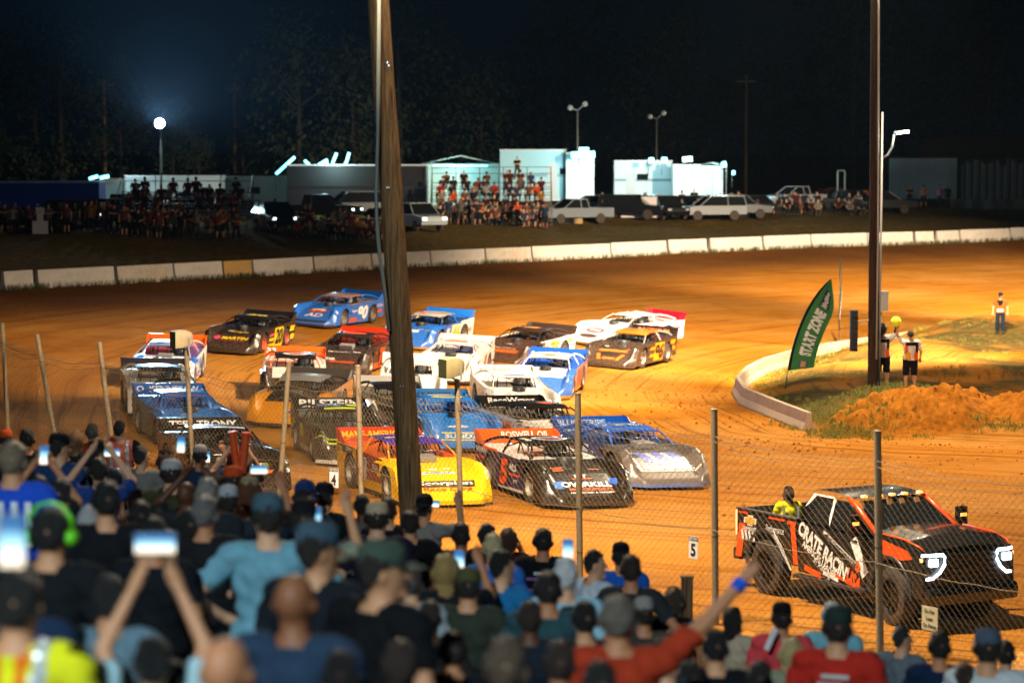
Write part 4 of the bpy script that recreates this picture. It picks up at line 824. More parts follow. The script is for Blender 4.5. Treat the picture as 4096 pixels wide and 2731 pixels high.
def build_poles():
    global WOOD
    WOOD = wood_mat()
    # near pole, leaning
    a = at_depth(411, 500, 36.0); b = at_depth(378.5, 0, 36.2); dirv = (b - a)
    base = a + dirv * ((.2 - a.z) / dirv.z); base.y = 36.0; zb = gz(base.x, base.y) - .4; base = a + dirv * ((zb - a.z) / dirv.z); top = a + dirv * ((18.0 - a.z) / dirv.z)
    o = empty('timber_pole', base, 0, 'thick weathered timber light pole leaning in the foreground', 'pole'); inv = lambda p: Vector(p) - base
    m = MB(); n = 14; r = random.Random(4)
    pts = [base.lerp(top, k / n) + Vector((r.gauss(0, .006), 0, 0)) for k in range(n + 1)]; m.tube([inv(p) for p in pts], .19, 26, .135); m.build('shaft', WOOD, o, True, angle=60)
    # steel conduit bowing away from the pole
    m = MB(); cp_ = []
    for (x, y) in ((868, 300), (866, 380), (864, 440), (865, 500), (869, 560), (877, 620), (886, 690), (893, 760)): cp_.append(inv(at_depth(x * S, y * S, 35.75)))
    cp_ = [cp_[0] + (cp_[0] - cp_[1]) * 6 + Vector((-.05, 0, 0))] + cp_; m.tube(cp_, .028, 8); m.build('conduit', mat('grey_conduit', (.30, .33, .30), .5, .2, .1, 5), o, True)
    m = MB()
    for (x, y) in ((890, 143), (893, 150), (920, 886), (927, 886), (938, 1028), (889, 430), (893, 430)):
        p = inv(at_depth(x * S, y * S, 35.83)); m.box(p, (.018, .03, .03))
    m.build('staple', CHROME, o); flood_bank(o, inv(top), None, 4)
    # infield pole with conduit and LED arm lamp
    bx, by = 11.5, 76.6; bz = gz(bx, by) - .3; o = empty('infield_pole', (bx, by, bz), 0, 'straight brown timber pole with white conduit standing in the infield', 'pole')
    m = MB(); m.tube([(0, 0, 0), (-.04, 0, 7), (-.12, 0, 20 - bz)], .185, 20, .13); m.build('shaft', wood_mat('creosoted_timber', (.012, .006, .004, 1), (.085, .042, .022, 1)), o, True, angle=60)
    m = MB(); m.tube([(.06, -.20, 1.2), (.06, -.20, 5), (.0, -.185, 12), (-.04, -.175, 18.5)], .028, 8); m.tube([(.17, -.10, .3), (.17, -.10, 9.0)], .03, 8); m.build('conduit', mat('white_conduit', (.40, .37, .34), .5, .1, .1, 6), o, True)
    m = MB(); m.box((.30, -.12, 3.05), (.24, .16, .62)); m.build('meter_box', mat('grey_box', (.45, .45, .45), .5, .2, .1, 6), o, bevel=.015)
    m = MB(); m.tube([(.2, -.16, 2.7), (.12, -.2, 1.6), (.16, -.2, .3)], .02, 6); m.build('cable', TUBE, o, True)
    flood_bank(o, (-.12, 0, 20 - bz), None, 5)
    lz = at_depth(2043 * S, 299 * S, 76.5).z - bz
    a_ = empty('arm_lamp', (bx + .14, by - .02, bz + lz - .9), 0, 'lit white LED lamp on a curved arm on the infield pole', 'lamp')
    m = MB(); m.tube([(0, 0, 0), (.22, 0, .12), (.36, 0, .38), (.42, 0, .78)], .035, 8); m.build('arm', mat('lamp_arm', (.25, .26, .25), .5, .1, .1, 5), a_, True)
    m = MB(); m.box((.66, 0, .86), (.46, .2, .08), ry=-.12); m.build('lamp_head', STEEL, a_, bevel=.02)
    m = MB(); m.box((.69, -.0, .812), (.36, .17, .02), ry=-.12); m.build('led_panel', glow('led', (.85, 1.0, .95), 25), a_)
    l = point('arm_lamp_light', (bx + .95, by - .35, bz + lz - .12), 70, (.85, 1, .95), .12)
    # the poles that carry the lamps outside the frame
    for (lx, ly, lz_, lab) in ((LC[0] + .9, LC[1], LC[2], 'timber floodlight pole at the far end of the infield'), (LS[0], LS[1] - 1.2, LS[2], 'timber light pole behind the spectators')):
        gz_ = gz(lx, ly) - .3; op = empty('light_mast', (lx, ly, gz_), 0, lab, 'pole'); m = MB(); m.tube([(0, 0, 0), (0, 0, lz_ - gz_)], .18, 14, .13); m.build('shaft', WOOD, op, True, angle=60); flood_bank(op, (0, 0, lz_ - gz_), None, 4)
    # signal box strapped to the pole
    o2 = empty('signal_box', (bx - .66, by - .12, bz + 1.5), 0, 'narrow black signal box hung beside the infield pole', 'signal box')
    m = MB(); m.box((0, 0, .6), (.24, .2, 1.30)); m.build('housing', DARK, o2, bevel=.02); m = MB()
    for k in range(4): m.lathe([(.09, -.13), (.10, -.22)], 12, 'y', (0, 0, .12 + k * .33))
    m.build('visor', TUBE, o2); m = MB(); m.tube([(.12, 0, .9), (.6, .1, .95)], .02, 6); m.build('bracket', STEEL, o2)

# ================================================================ feather flags
def feather(px, py, scale_h, turn, lean, label, main, lines, d_off=0):
    base = None
    v = ray(px, py); ds = np.linspace(60, 110, 1000); P = np.stack([v.x / v.y * ds, ds], 1); zr = CAM_Z + v.z / v.y * ds; z = ground_z(P); k = int(np.argmax(zr < z)); d = ds[max(k, 1)]
    x, y = v.x / v.y * d, d; o = empty('feather_flag', (x, y, gz(x, y) - .1), turn, label, 'flag', 'feather flags at the start zone')
    Hh = scale_h
    def spine(t): return Vector((lean * Hh * t + .26 * Hh * t ** 2.4, 0, Hh * (t - .10 * t ** 4)))
    m = MB(); m.tube([spine(k / 16) for k in range(17)], .02, 6, .010); m.build('flag_pole', TUBE, o, True)
    def cl(i, j):          # i along the pole from .22 to 1, j across
        t = .17 + .83 * i; p = spine(t); wdt = .205 * Hh * (1 if i < .60 else 1 - .95 * ((i - .60) / .40) ** 2.6)
        tg = (spine(min(1, t + .01)) - spine(t - .01)).normalized(); nr = Vector((tg.z, 0, -tg.x)) 
        return p + nr * wdt * j - tg * (.055 * Hh * j * (1 - min(1, i * 4)) * -1) + Vector((0, .05 * math.sin(i * 9) * j + .03 * math.sin(j * 6 + i * 4), 0))
    m = MB(); m.grid(cl, 40, 9); cl_o = m.build('flag_cloth', cloth(main), o, True)
    m = MB(); m.grid(lambda i, j: cl(i, j * .10) + Vector((0, -.006, 0)), 40, 3); m.build('hem', cloth('#1a1f18'), o, True)
    for (s, i0, span, hh, colr, back) in lines:
        def fn(a, b, i0=i0, span=span): return cl(min(1, max(0, i0 + a / (.83 * Hh))), .55 + b / (.205 * Hh) * -1) + Vector((0, -.012, 0))
        if back: obj('graphic', rect_mesh(span * .83 * Hh * 1.08, hh * 1.5, fn, 9, 5), ink(back), o)
        def fn2(a, b, i0=i0): return fn(a, b) + Vector((0, -.006, 0))
        obj('lettering', print_mesh(s, hh, fn2, span * .83 * Hh, .06, .1), ink(colr), o)
    return o
def build_flags():
    feather(1803 * S, 893 * S, 4.35, R(4), .10, 'green feather flag reading START ZONE at the infield edge', '#43854c', [('START ZONE', .42, .52, .44, '#f4f0ec', None), ('MatMan', .80, .17, .26, '#e8e4e0', '#3a2c4a'), ('MM', .06, .07, .2, '#d89a5a', '#3a3a6a')])
    feather(1927 * S, 800 * S, 4.3, R(80), .02, 'second feather flag seen edge-on behind the START ZONE flag', '#22402a', [('START ZONE', .42, .50, .34, '#e8e4e0', None)])

# ================================================================ pace truck
def arch_outline(x0, x1, zb, ztop_pts, arches):
    """side outline going along the bottom from x0 to x1 with wheel arches, then back over the top points"""
    pts = [(x0, zb)]
    for cx, cz, r in arches:
        for k in range(11):
            a = math.pi - math.pi * k / 10; pts.append((cx + r * math.cos(a), max(zb, cz + r * math.sin(a))))
    pts.append((x1, zb)); return pts + ztop_pts
def build_truck():
    n0 = track_pt(890, 624); n1 = track_pt(764, 592)     # contact of the near front and near rear wheels
    fw = Vector((n0.x - n1.x, n0.y - n1.y, 0)).normalized(); left = Vector((-fw.y, fw.x, 0)); mid = (n0 + n1) / 2; c = mid + left * .86
    zc = gz(c.x, c.y); T = empty('pickup_truck', (c.x, c.y, (n0.z + n1.z) / 2 - .02), math.atan2(fw.y, fw.x), 'black and orange wrapped pickup pace truck with lit headlights', 'truck')
    k = (n0 - n1).length / 4.0; T.scale = (.86, .89, 1.01)
    T.rotation_euler.y = -math.atan2(n0.z - n1.z, (n0 - n1).length)
    K = mat('truck_black', (.012, .012, .013), .22, 0, .1, 4, spec=.6, coat=.4); OR = mat('truck_orange', hexc('#f2541a'), .3, 0, .05, 4, coat=.3, spec=.5)
    # lower body shells: bed, cab, front end
    FA, RA, wr = 2.10, -2.0, .46
    bed = arch_outline(-3.02, -.87, .60, [(-.87, 1.36), (-3.0, 1.36)], [(RA, .46, .60)])
    cabp = [(-.85, .52), (1.30, .52), (1.42, .80), (1.55, 1.10), (1.60, 1.28), (-.85, 1.34)]
    fr = arch_outline(1.36, 3.06, .52, [(3.10, .70), (3.08, 1.10), (3.0, 1.27), (2.6, 1.36), (1.66, 1.42), (1.55, 1.30), (1.36, 1.28)], [(FA, .46, .58)])
    def shell(name, poly, inset=0.0):
        for sg in (1, -1): m = MB(); m.prism(poly, sg * (.99 - inset), sg * (.93 - inset)); o = m.build(name, K, T, False, bevel=.04)
        return o
    B = shell('bed_side', bed)
    m = MB(); m.box((-1.93, 0, .72), (2.1, 1.88, .05)); m.box((-.9, 0, 1.05), (.05, 1.9, .64)); m.box((-3.0, 0, 1.0), (.06, 1.9, .74)); m.build('bed_floor', DARK, T); 
    m = MB()
    for sg in (1, -1): m.box((-1.93, sg * .955, 1.375), (2.12, .12, .03))
    m.build('bed_rail', TUBE, B, bevel=.008)
    C = shell('cab_side', cabp); m = MB(); m.box((.35, 0, .62), (2.4, 1.86, .20)); m.build('cab_floor', DARK, C)
    # greenhouse
    rows = [(-.86, 1.33, .985), (-.72, 1.66, .90), (-.62, 1.86, .80), (-.45, 1.915, .74)]
    def gh(y_k): return [(-.84, 1.33, .985 * y_k), (-.74, 1.62, .90 * y_k), (-.64, 1.85, .80 * y_k), (.50, 1.875, .80 * y_k), (.72, 1.80, .80 * y_k), (1.62, 1.36, .90 * y_k)]
    m = MB(); l_, r_ = gh(1), gh(-1); vs = [Vector(p) for p in l_ + r_]; m.add(vs, [(0, 1, 2, 3, 4, 5), (6, 7, 8, 9, 10, 11), (0, 6, 7, 1), (1, 7, 8, 2), (2, 8, 9, 3), (3, 9, 10, 4), (4, 10, 11, 5)]); G = m.build('cab_frame', K, T)
    m = MB(); m.grid(lambda i, j: Vector((-.66 + 1.40 * i, (j * 2 - 1) * .78, 1.86 + .055 * math.sin(math.pi * min(1, i * 1.1 + .05)) ** .6 * (1 - .25 * (j * 2 - 1) ** 4))), 12, 9); m.build('roof', K, G, True)
    def win(name, poly, sg):       # glass panes a little proud of the frame
        m = MB(); vs = []
        for x, z in poly:
            t = (z - 1.33) / .52; y = .985 - .185 * t if z < 1.86 else .80; vs.append((x, sg * (y + .008), z))
        m.add(vs, [tuple(range(len(vs)))]); return m.build(name, GLASS, G)
    for sg in (1, -1):
        win('rear_window', [(-.58, 1.38), (.10, 1.36), (.10, 1.80), (-.44, 1.80), (-.56, 1.70)], sg); win('front_window', [(.22, 1.36), (1.32, 1.34), (.80, 1.68), (.62, 1.79), (.22, 1.80)], sg)
    m = MB(); a, b, c_, d = Vector((.74, .72, 1.80)), Vector((.74, -.72, 1.80)), Vector((1.60, -.82, 1.385)), Vector((1.60, .82, 1.385)); off = Vector((.012, 0, .018)); m.add([a + off, b + off, c_ + off, d + off], [(0, 1, 2, 3)]); m.build('windscreen', GLASS, G)
    for sg in (1, -1):
        m = MB(); m.tube([(.60, sg * .815, 1.83), (.80, sg * .82, 1.765), (1.60, sg * .905, 1.375)], .05, 6); m.build('windscreen_pillar', OR, G, True)
    m = MB()
    for y in (-.62, -.28, 0, .28, .62): m.box((.74, y, 1.875), (.14, .10, .035))
    for sg in (1, -1): pass
    for y in (-.62, -.28, 0, .28, .62):
        mm = MB(); mm.box((.78, y, 1.885), (.10, .09, .04)); mm.build('cab_light', glow('amber', (1, .30, .015), 3.0), T, bevel=.008)
    # front end
    F = shell('fender', fr, 0); m = MB()
    m.grid(lambda i, j: Vector((1.55 + 1.5 * i, (j * 2 - 1) * .965, 1.425 - .05 * i - .14 * max(0, i - .72) ** 1.5 / .148 + .045 * (1 - (j * 2 - 1) ** 2) + .02 * (abs(j - .5) < .3))), 16, 15); H = m.build('hood', K, T, True)
    for sg in (1, -1):
        m = MB(); m.tube([(1.62, sg * .975, 1.425), (2.5, sg * .975, 1.40), (2.9, sg * .96, 1.33), (3.03, sg * .93, 1.27)], .016, 6); m.build('hood_stripe', OR, H, True)
        m = MB(); m.grid(lambda i, j: Vector((2.25 + .62 * i, sg * (.30 + .24 * j), 1.475 - .05 * (1.5 * (.46 + .27 * i)) / 1.5 - .09 * i * i)), 5, 3); m.build('hood_vent', mat('hood_print', (.30, .27, .25), .5, 0, .7, 30), H)
    m = MB(); m.prism([(2.92, .62), (3.07, .66), (3.10, 1.18), (2.98, 1.26), (2.9, 1.26)], -.95, .95); m.build('grille', mat('grille_black', (.01, .01, .011), .35, 0, .2, 8), T, bevel=.02)
    m = MB()
    for z in (.78, .87, .96, 1.05, 1.14): m.box((3.10, 0, z), (.03, 1.16, .03))
    m.build('grille_bar', mat('grille_bar', (.015, .015, .016), .25, 0, .1, 4), T)
    m = MB(); m.prism([(2.95, .42), (3.22, .44), (3.26, .60), (3.20, .70), (2.95, .70)], -.97, .97); m.build('bumper', K, T, bevel=.03)
    m = MB(); m.prism([(3.115, 1.02), (3.125, .98), (3.125, .94), (3.115, .92)], -.16, .16); m.build('grille_badge', mat('badge_dark', (.05, .04, .03), .3, .6, .1, 4), T)
    LED = glow('headlight', (.70, .90, 1.0), 7)
    for sg in (1, -1):
        m = MB(); m.tube([(3.02, sg * .985, 1.20), (3.11, sg * .86, 1.205), (3.135, sg * .60, 1.205), (3.14, sg * .57, 1.17), (3.14, sg * .57, 1.06), (3.135, sg * .66, .94), (3.11, sg * .80, .85), (3.06, sg * .95, .84)], .024, 8); HL = m.build('headlight', LED, T, True)
        m = MB(); m.box((3.125, sg * .80, 1.09), (.05, .19, .12)); m.build('headlight_lens', LED, HL, bevel=.02)
        m = MB(); m.box((3.03, sg * .992, 1.13), (.07, .02, .05)); m.build('marker_light', glow('amber', (1, .30, .015), 3.0), T)
        m = MB(); m.box((1.28, sg * 1.20, 1.50), (.13, .20, .34)); m.tube([(1.26, sg * .98, 1.40), (1.27, sg * 1.14, 1.42)], .03, 6); MI = m.build('mirror', K, T, bevel=.02)
        m = MB(); m.box((1.352, sg * 1.20, 1.54), (.012, .13, .05)); m.build('mirror_light', glow('amber', (1, .30, .015), 3.0), MI)
        m = MB(); m.box((.10, sg * 1.0, 1.22), (.17, .03, .03)); m.build('door_handle', TUBE, T); m = MB(); m.box((1.02, sg * 1.0, 1.22), (.17, .03, .03)); m.build('door_handle', TUBE, T)
        m = MB(); m.box((.25, sg * 1.0, .46), (2.3, .16, .06)); m.build('running_board', TUBE, T, bevel=.015)
    # arches, tyres, rims
    def lathe_wheel():
        t = MB(); r, h = .46, .15; t.lathe([(r * .60, -h * .9), (r * .88, -h), (r * .98, -h * .85), (r, -h * .5), (r, h * .5), (r * .98, h * .85), (r * .88, h), (r * .60, h * .9)], 30, 'y')
        tm = t.mesh('tyre', True, angle=50); q = MB()
        for s_ in (1, -1):
            q.lathe([(r * .63, s_ * h * .9), (r * .58, s_ * h), (r * .55, s_ * h * .6), (r * .30, s_ * h * .45), (r * .12, s_ * h * .7), (.001, s_ * h * .7)], 24, 'y')
            for k in range(8):
                a = k * math.pi / 4; q.box((r * .40 * math.cos(a), s_ * h * .66, r * .40 * math.sin(a)), (r * .36, .02, .05), ry=-a)
        return tm, q.mesh('rim', True, angle=35)
    tm, qm = lathe_wheel(); rimm = mat('truck_rim', (.03, .03, .033), .3, .7, .2, 8, dirt=.25)
    for x in (FA, RA):
        for sg in (1, -1):
            wo = obj('wheel', tm, BLACK, T); wo.location = (x, sg * .84, .46); wo.scale = (1.14, 1, 1)
            if x > 0: wo.rotation_euler = (0, 0, R(-8))
            obj('rim', qm, rimm, wo)
            m = MB(); n = 13; r = .575
            vs = []
            for k in range(n):
                a = math.pi * k / (n - 1)
                for rr, y in ((r, .985), (r + .06, 1.03), (r + .075, .99)): vs.append((x + rr * math.cos(a), sg * y, .47 + rr * math.sin(a)))
            m.add(vs, [(k * 3 + j, (k + 1) * 3 + j, (k + 1) * 3 + j + 1, k * 3 + j + 1) for k in range(n - 1) for j in range(2)]); m.build('wheel_arch', TUBE, T, True)
    m = MB(); m.box((-3.1, 0, .58), (.22, 1.9, .20)); m.build('rear_bumper', TUBE, T, bevel=.03)
    for sg in (1, -1):
        m = MB(); m.box((-3.03, sg * .93, 1.12), (.05, .10, .42)); m.build('tail_light', glow('tail', (1, .25, .02), 3), T)
    # wrap graphics on both flanks
    def fn_(sg, x0, z0, off=.012, rot=0.0):
        ca, sa = math.cos(rot), math.sin(rot)
        def f(a, b):
            a2, b2 = a * ca - b * sa, a * sa + b * ca
            return Vector((x0 + (a2 if sg < 0 else -a2), sg * (.99 + off), z0 + b2))
        return f
    WHT, ORN = ink('#f0ece8'), OR
    for sg in (-1, 1):
        def g(w_, h_, x, z, mt, rot=0.0, off=.008, skew=0.0): return obj('graphic', rect_mesh(w_, h_, fn_(sg, x, z, off, rot), 2, 2, skew), mt, T)
        def tx(s, hh, ww, x, z, mt, rot=0.0, shear=0.0, bold=.03): return obj('lettering', print_mesh(s, hh, fn_(sg, x, z, .016, rot), ww, bold, shear), mt, T)
        g(.30, .055, -1.05, 1.30, ORN); g(.55, .05, -1.55, 1.325, ORN, 0, .008, .1); g(.35, .05, -2.75, 1.325, ink('#d83a1a')); g(.16, .70, -.97, .98, ORN, .0, .007, -.12); g(.22, .58, -2.86, .84, ORN, 0, .007, .16)
        for k in range(4): g(.07, .17, -2.78 + k * .13, .94, WHT, .5, .009, .03)
        for k in range(3): g(.045, .55, -1.50 + k * .12, .92 - k * .10, WHT, .75, .009)
        tx('CHEVROLET', .065, .48, -2.52, 1.06, WHT); tx('Performance', .12, .62, -1.62, 1.14, WHT, 0, .1, .0)
        # badge
        p = [(-.22, .02), (-.20, .05), (-.08, .05), (-.08, .09), (.10, .09), (.10, .05), (.23, .05), (.20, -.05), (.08, -.05), (.08, -.09), (-.10, -.09), (-.10, -.05), (-.23, -.05)]
        f = fn_(sg, -2.50, 1.20, .010); m = MB(); m.add([f(a, b) for a, b in p], [tuple(range(len(p)))]); obj('badge', m.mesh('badge', fixn=False), WHT, T)
        f = fn_(sg, -2.50, 1.20, .014); m = MB(); m.add([f(a * .8, b * .75) for a, b in p], [tuple(range(len(p)))]); obj('badge', m.mesh('badge', fixn=False), ink('#e8a832'), T)
        rot = R(-22)
        tx("CRATE RACIN'", .27, 1.72, .02, .96, WHT, rot, .1, .045); tx('USA', .24, .46, 1.00, .60, ORN, rot, .1, .05); tx('AMERICAS LEADER', .12, 1.18, -.12, .80, WHT, rot, .05, .03); tx('in Racing', .13, .62, -.02, .66, WHT, rot, .3, .0)
        g(1.30, .075, .62, 1.02, ink('#d8d4d0'), rot, .008); tx('INCORPORATED', .05, 1.1, .62, 1.02, ink('#1c1a1a'), rot)
        g(.22, .66, 1.16, .98, WHT, R(35), .007); g(.55, .10, -.35, .58, ORN, rot * .4); g(.50, .07, .25, .57, WHT, rot * .4, .010); g(.9, .06, .75, .55, ORN, rot * .4, .009)
        obj('graphic', ell_mesh(.16, .18, fn_(sg, 1.12, .82, .016)), ink('#d8602c'), T)
        f = fn_(sg, 0, 0, .010); 
        m = MB(); m.add([f(x if sg < 0 else -x, z) for x, z in ((1.68, 1.36), (2.62, 1.24), (2.78, 1.12), (2.45, 1.07), (2.05, 1.075), (1.72, 1.15))], [tuple(range(6))]); obj('graphic', m.mesh('graphic', fixn=False), OR, T)
        m = MB(); vs = []
        for x, z in ((-.73, 1.60), (-.55, 1.83), (.10, 1.83), (.20, 1.78), (.19, 1.36), (.12, 1.50), (.13, 1.80), (-.46, 1.81), (-.62, 1.66)):
            t = (z - 1.33) / .52; vs.append((x, sg * (.985 - .185 * t + .012), z))
        m.add(vs, [tuple(range(9))]); obj('graphic', m.mesh('graphic', fixn=False), WHT, T)
    M = Matrix.Translation(T.location) @ Euler(T.rotation_euler).to_matrix().to_4x4()
    for sg in (1, -1): spot('headlamp', tuple(M @ Vector((2.78, sg * .70, 1.08))), tuple(M @ Vector((12, sg * .9, -.2))), 900, 60, (.85, .95, 1.0), .8, .06)
    return T
# ================================================================ people: one continuous skin per pose from a blended distance field
def surface_nets(F, org, h):
    ins = F < 0; nx, ny, nz = F.shape; cnt = np.zeros((nx - 1, ny - 1, nz - 1)); acc = np.zeros((nx - 1, ny - 1, nz - 1, 3))
    def corner(a): return F[a[0]:nx - 1 + a[0], a[1]:ny - 1 + a[1], a[2]:nz - 1 + a[2]]
    for ax in range(3):
        o1, o2 = [k for k in range(3) if k != ax]
        for i in (0, 1):
            for j in (0, 1):
                a = [0, 0, 0]; a[o1] = i; a[o2] = j; b = list(a); b[ax] = 1; fa, fb = corner(a), corner(b); m = (fa < 0) != (fb < 0)
                t = np.where(m, fa / np.where(m, fa - fb, 1), 0); cnt += m
                for k in range(3): acc[..., k] += m * (a[k] + (t if k == ax else 0))
    act = cnt > 0; idx = np.full(act.shape, -1); idx[act] = np.arange(act.sum()); I = np.argwhere(act)
    V = org + h * (I + acc[act] / cnt[act][:, None]); faces = []
    for ax in range(3):
        o1, o2 = (ax + 1) % 3, (ax + 2) % 3; sl0 = [slice(None)] * 3; sl1 = [slice(None)] * 3; sl0[ax] = slice(0, -1); sl1[ax] = slice(1, None)
        s0, s1 = ins[tuple(sl0)], ins[tuple(sl1)]; ch = np.argwhere(s0 != s1)
        ch = ch[(ch[:, o1] > 0) & (ch[:, o2] > 0) & (ch[:, o1] < F.shape[o1] - 1) & (ch[:, o2] < F.shape[o2] - 1)]
        if not len(ch): continue
        def c(d1, d2):
            q = ch.copy(); q[:, o1] += d1; q[:, o2] += d2; return idx[q[:, 0], q[:, 1], q[:, 2]]
        Q = np.stack([c(-1, -1), c(0, -1), c(0, 0), c(-1, 0)], 1); fl = ~s0[ch[:, 0], ch[:, 1], ch[:, 2]]; Q[fl] = Q[fl][:, ::-1]; faces.append(Q)
    return V, np.vstack(faces), I
def sd_cone(P, a, b, ra, rb):
    a, b = np.array(a, float), np.array(b, float); ab = b - a; t = np.clip(((P - a) @ ab) / (ab @ ab + 1e-9), 0, 1); return np.linalg.norm(P - (a + t[..., None] * ab), axis=-1) - (ra + (rb - ra) * t)
def sd_ell(P, c, r):
    q = (P - np.array(c)) / np.array(r); k = np.linalg.norm(q, axis=-1); return (k - 1) * min(r) * .9 + (k - 1) * (np.mean(r) - min(r)) * .3
HEAD, NECK, TORSO, SLEEVE, ARM, HAND, PELV, THIGH, CALF, FOOT = range(10)
def body(arms, legs='stand', h=.0135, turn=0.0, fingers=True, fem=False):
    """arms: ((elbowL),(handL),fist?), same right; faces +Y, right hand at +X"""
    prims = []
    def cone(a, b, ra, rb, lab, k=.03): prims.append(('c', a, b, ra, rb, lab, k))
    def ell(c, r, lab, k=.03): prims.append(('e', c, r, None, None, lab, k))
    sw = .92 if fem else 1.0
    if legs == 'stand': zb = 0; hips = .93; kn = lambda s: (s * .11, .02, .49); an = lambda s: (s * .12, -.02, .085)
    elif legs == 'sit': zb = -.47; hips = .46; kn = lambda s: (s * .14, .42, .48); an = lambda s: (s * .14, .38, .085)
    elif legs == 'wide': zb = 0; hips = .92; kn = lambda s: (s * .15, .03, .49); an = lambda s: (s * .19, -.02, .085)
    for s in (-1, 1):
        cone((s * .09, 0, hips), kn(s), .088, .058, THIGH); cone(kn(s), an(s), .056, .036, CALF); a = an(s)
        k2 = kn(s); mid = tuple(.65 * x + .35 * y for x, y in zip(k2, a)); ell((mid[0], mid[1] - .018, mid[2]), (.05, .055, .11), CALF, .03)
        cone((a[0], a[1] - .03, .05), (a[0] * 1.15, a[1] + .16, .035), .042, .034, FOOT, .02); cone(a, (a[0], a[1] - .02, .05), .036, .04, FOOT, .02)
    z = lambda v: v + zb
    ell((0, -.005, z(.965)), (.165 * (1.06 if fem else 1), .12, .12), PELV, .05); ell((0, .005, z(1.12)), (.152 * sw, .112, .15), TORSO, .05); ell((0, 0, z(1.30)), (.175 * sw, .118, .17), TORSO, .05)
    cone((-.155 * sw, -.01, z(1.425)), (.155 * sw, -.01, z(1.425)), .062, .062, TORSO, .04); cone((0, -.015, z(1.44)), (0, .008, z(1.56)), .064, .052, NECK, .03)
    ct, st = math.cos(turn), math.sin(turn)
    def hd(x, y, zz): return (x * ct - y * st, x * st + y * ct + .01, z(zz))
    ell(hd(0, -.008, 1.655), (.076, .094, .106), HEAD, .02); ell(hd(0, .025, 1.595), (.058, .068, .085), HEAD, .03); cone(hd(0, .088, 1.645), hd(0, .112, 1.61), .010, .017, HEAD, .012)
    ell(hd(0, .085, 1.572), (.026, .014, .010), HEAD, .006); ell(hd(0, .078, 1.528), (.03, .025, .022), HEAD, .02)
    for s in (-1, 1):
        ell(hd(s * .080, -.01, 1.625), (.016, .024, .034), HEAD, .008); ell(hd(s * .034, .083, 1.668), (.022, .012, .007), HEAD, .008)
    for s, (el, ha, fist) in zip((-1, 1), arms):
        sh = np.array((s * .195 * sw, -.01, z(1.415))); el = np.array((s * el[0], el[1], z(el[2]))); ha = np.array((s * ha[0], ha[1], z(ha[2]))); mid = sh + (el - sh) * .68
        cone(sh, mid, .056, .047, SLEEVE, .035); cone(mid, el, .045, .039, ARM, .02); cone(el, ha, .041, .027, ARM, .02)
        d = ha - el; d /= np.linalg.norm(d); up = np.array((0, 0, 1.0)); sd = np.cross(d, up); sd = sd / (np.linalg.norm(sd) + 1e-6) if np.linalg.norm(sd) > .2 else np.array((1.0, 0, 0)); nn = np.cross(sd, d)
        pm = ha + d * .055; cone(ha, pm, .030, .034, HAND, .015); cone(ha + sd * .018, pm + sd * .022, .02, .022, HAND, .012); cone(ha - sd * .018, pm - sd * .022, .02, .022, HAND, .012)
        th = -s
        cone(ha + d * .02 - sd * .03 * th * -1, ha + d * .065 + sd * .055 * th + nn * .02, .015, .011, HAND, .008)
        for q, ln in zip((-.031, -.010, .011, .031), (.058, .072, .078, .066)):
            b0 = pm + sd * q + d * .012; b1 = b0 + d * ln * (.30 if fist else .52) + nn * (.020 if fist else .008); b2 = b1 + (d * (-.012 if fist else .4 * ln) + nn * (.035 if fist else .022)); cone(b0, b1, .0115, .011, HAND, .006); cone(b1, b2, .011, .0095, HAND, .005)
    lo = np.array([9., 9, 9]); hi = -lo
    for p in prims:
        for q, r in (((p[1]), p[3] if p[0] == 'c' else max(p[2])), ((p[2] if p[0] == 'c' else p[1]), p[4] if p[0] == 'c' else max(p[2]))): lo = np.minimum(lo, np.array(q) - r); hi = np.maximum(hi, np.array(q) + r)
    lo -= 3 * h; hi += 3 * h; n = np.ceil((hi - lo) / h).astype(int) + 1; F = np.full(n, .2); LB = np.zeros(n, int); BD = np.full(n, .2)
    for p in prims:
        if p[0] == 'c': pts = np.array([p[1], p[2]], float); rr = max(p[3], p[4])
        else: pts = np.array([p[1]], float); rr = max(p[2])
        a = np.maximum(0, np.floor((pts.min(0) - rr - .07 - lo) / h).astype(int)); b = np.minimum(n, np.ceil((pts.max(0) + rr + .07 - lo) / h).astype(int) + 1); sl = tuple(slice(x, y) for x, y in zip(a, b))
        G = np.stack(np.meshgrid(*[lo[k] + h * np.arange(a[k], b[k]) for k in range(3)], indexing='ij'), -1)
        d = sd_cone(G, *p[1:5]) if p[0] == 'c' else sd_ell(G, p[1], p[2]); k = p[6]; f = F[sl]; hh = np.clip(.5 + .5 * (f - d) / k, 0, 1)
        F[sl] = f * (1 - hh) + d * hh - k * hh * (1 - hh); m = d < BD[sl]; BD[sl] = np.where(m, d, BD[sl]); LB[sl] = np.where(m, p[5], LB[sl])
    V, Q, I = surface_nets(F, lo, h); lab = LB[I[:, 0], I[:, 1], I[:, 2]]
    N = np.zeros_like(V); fn = np.cross(V[Q[:, 2]] - V[Q[:, 0]], V[Q[:, 3]] - V[Q[:, 1]])
    for k in range(4): np.add.at(N, Q[:, k], fn)
    N /= np.linalg.norm(N, axis=1)[:, None] + 1e-9
    for _ in range(1):      # light relaxation
        A = np.zeros_like(V); C = np.zeros(len(V))
        for k in range(4): np.add.at(A, Q[:, k], V[Q[:, (k + 1) % 4]]); np.add.at(C, Q[:, k], 1)
        mv = (A / np.maximum(C, 1)[:, None] - V) * .5; V = V + mv * (lab != HAND)[:, None]
    return dict(V=V, Q=Q, N=N, lab=lab, zb=zb, turn=turn, top=V[:, 2].max() if not len([1 for a in arms if a[1][2] > 1.65]) else 1.763 + zb)
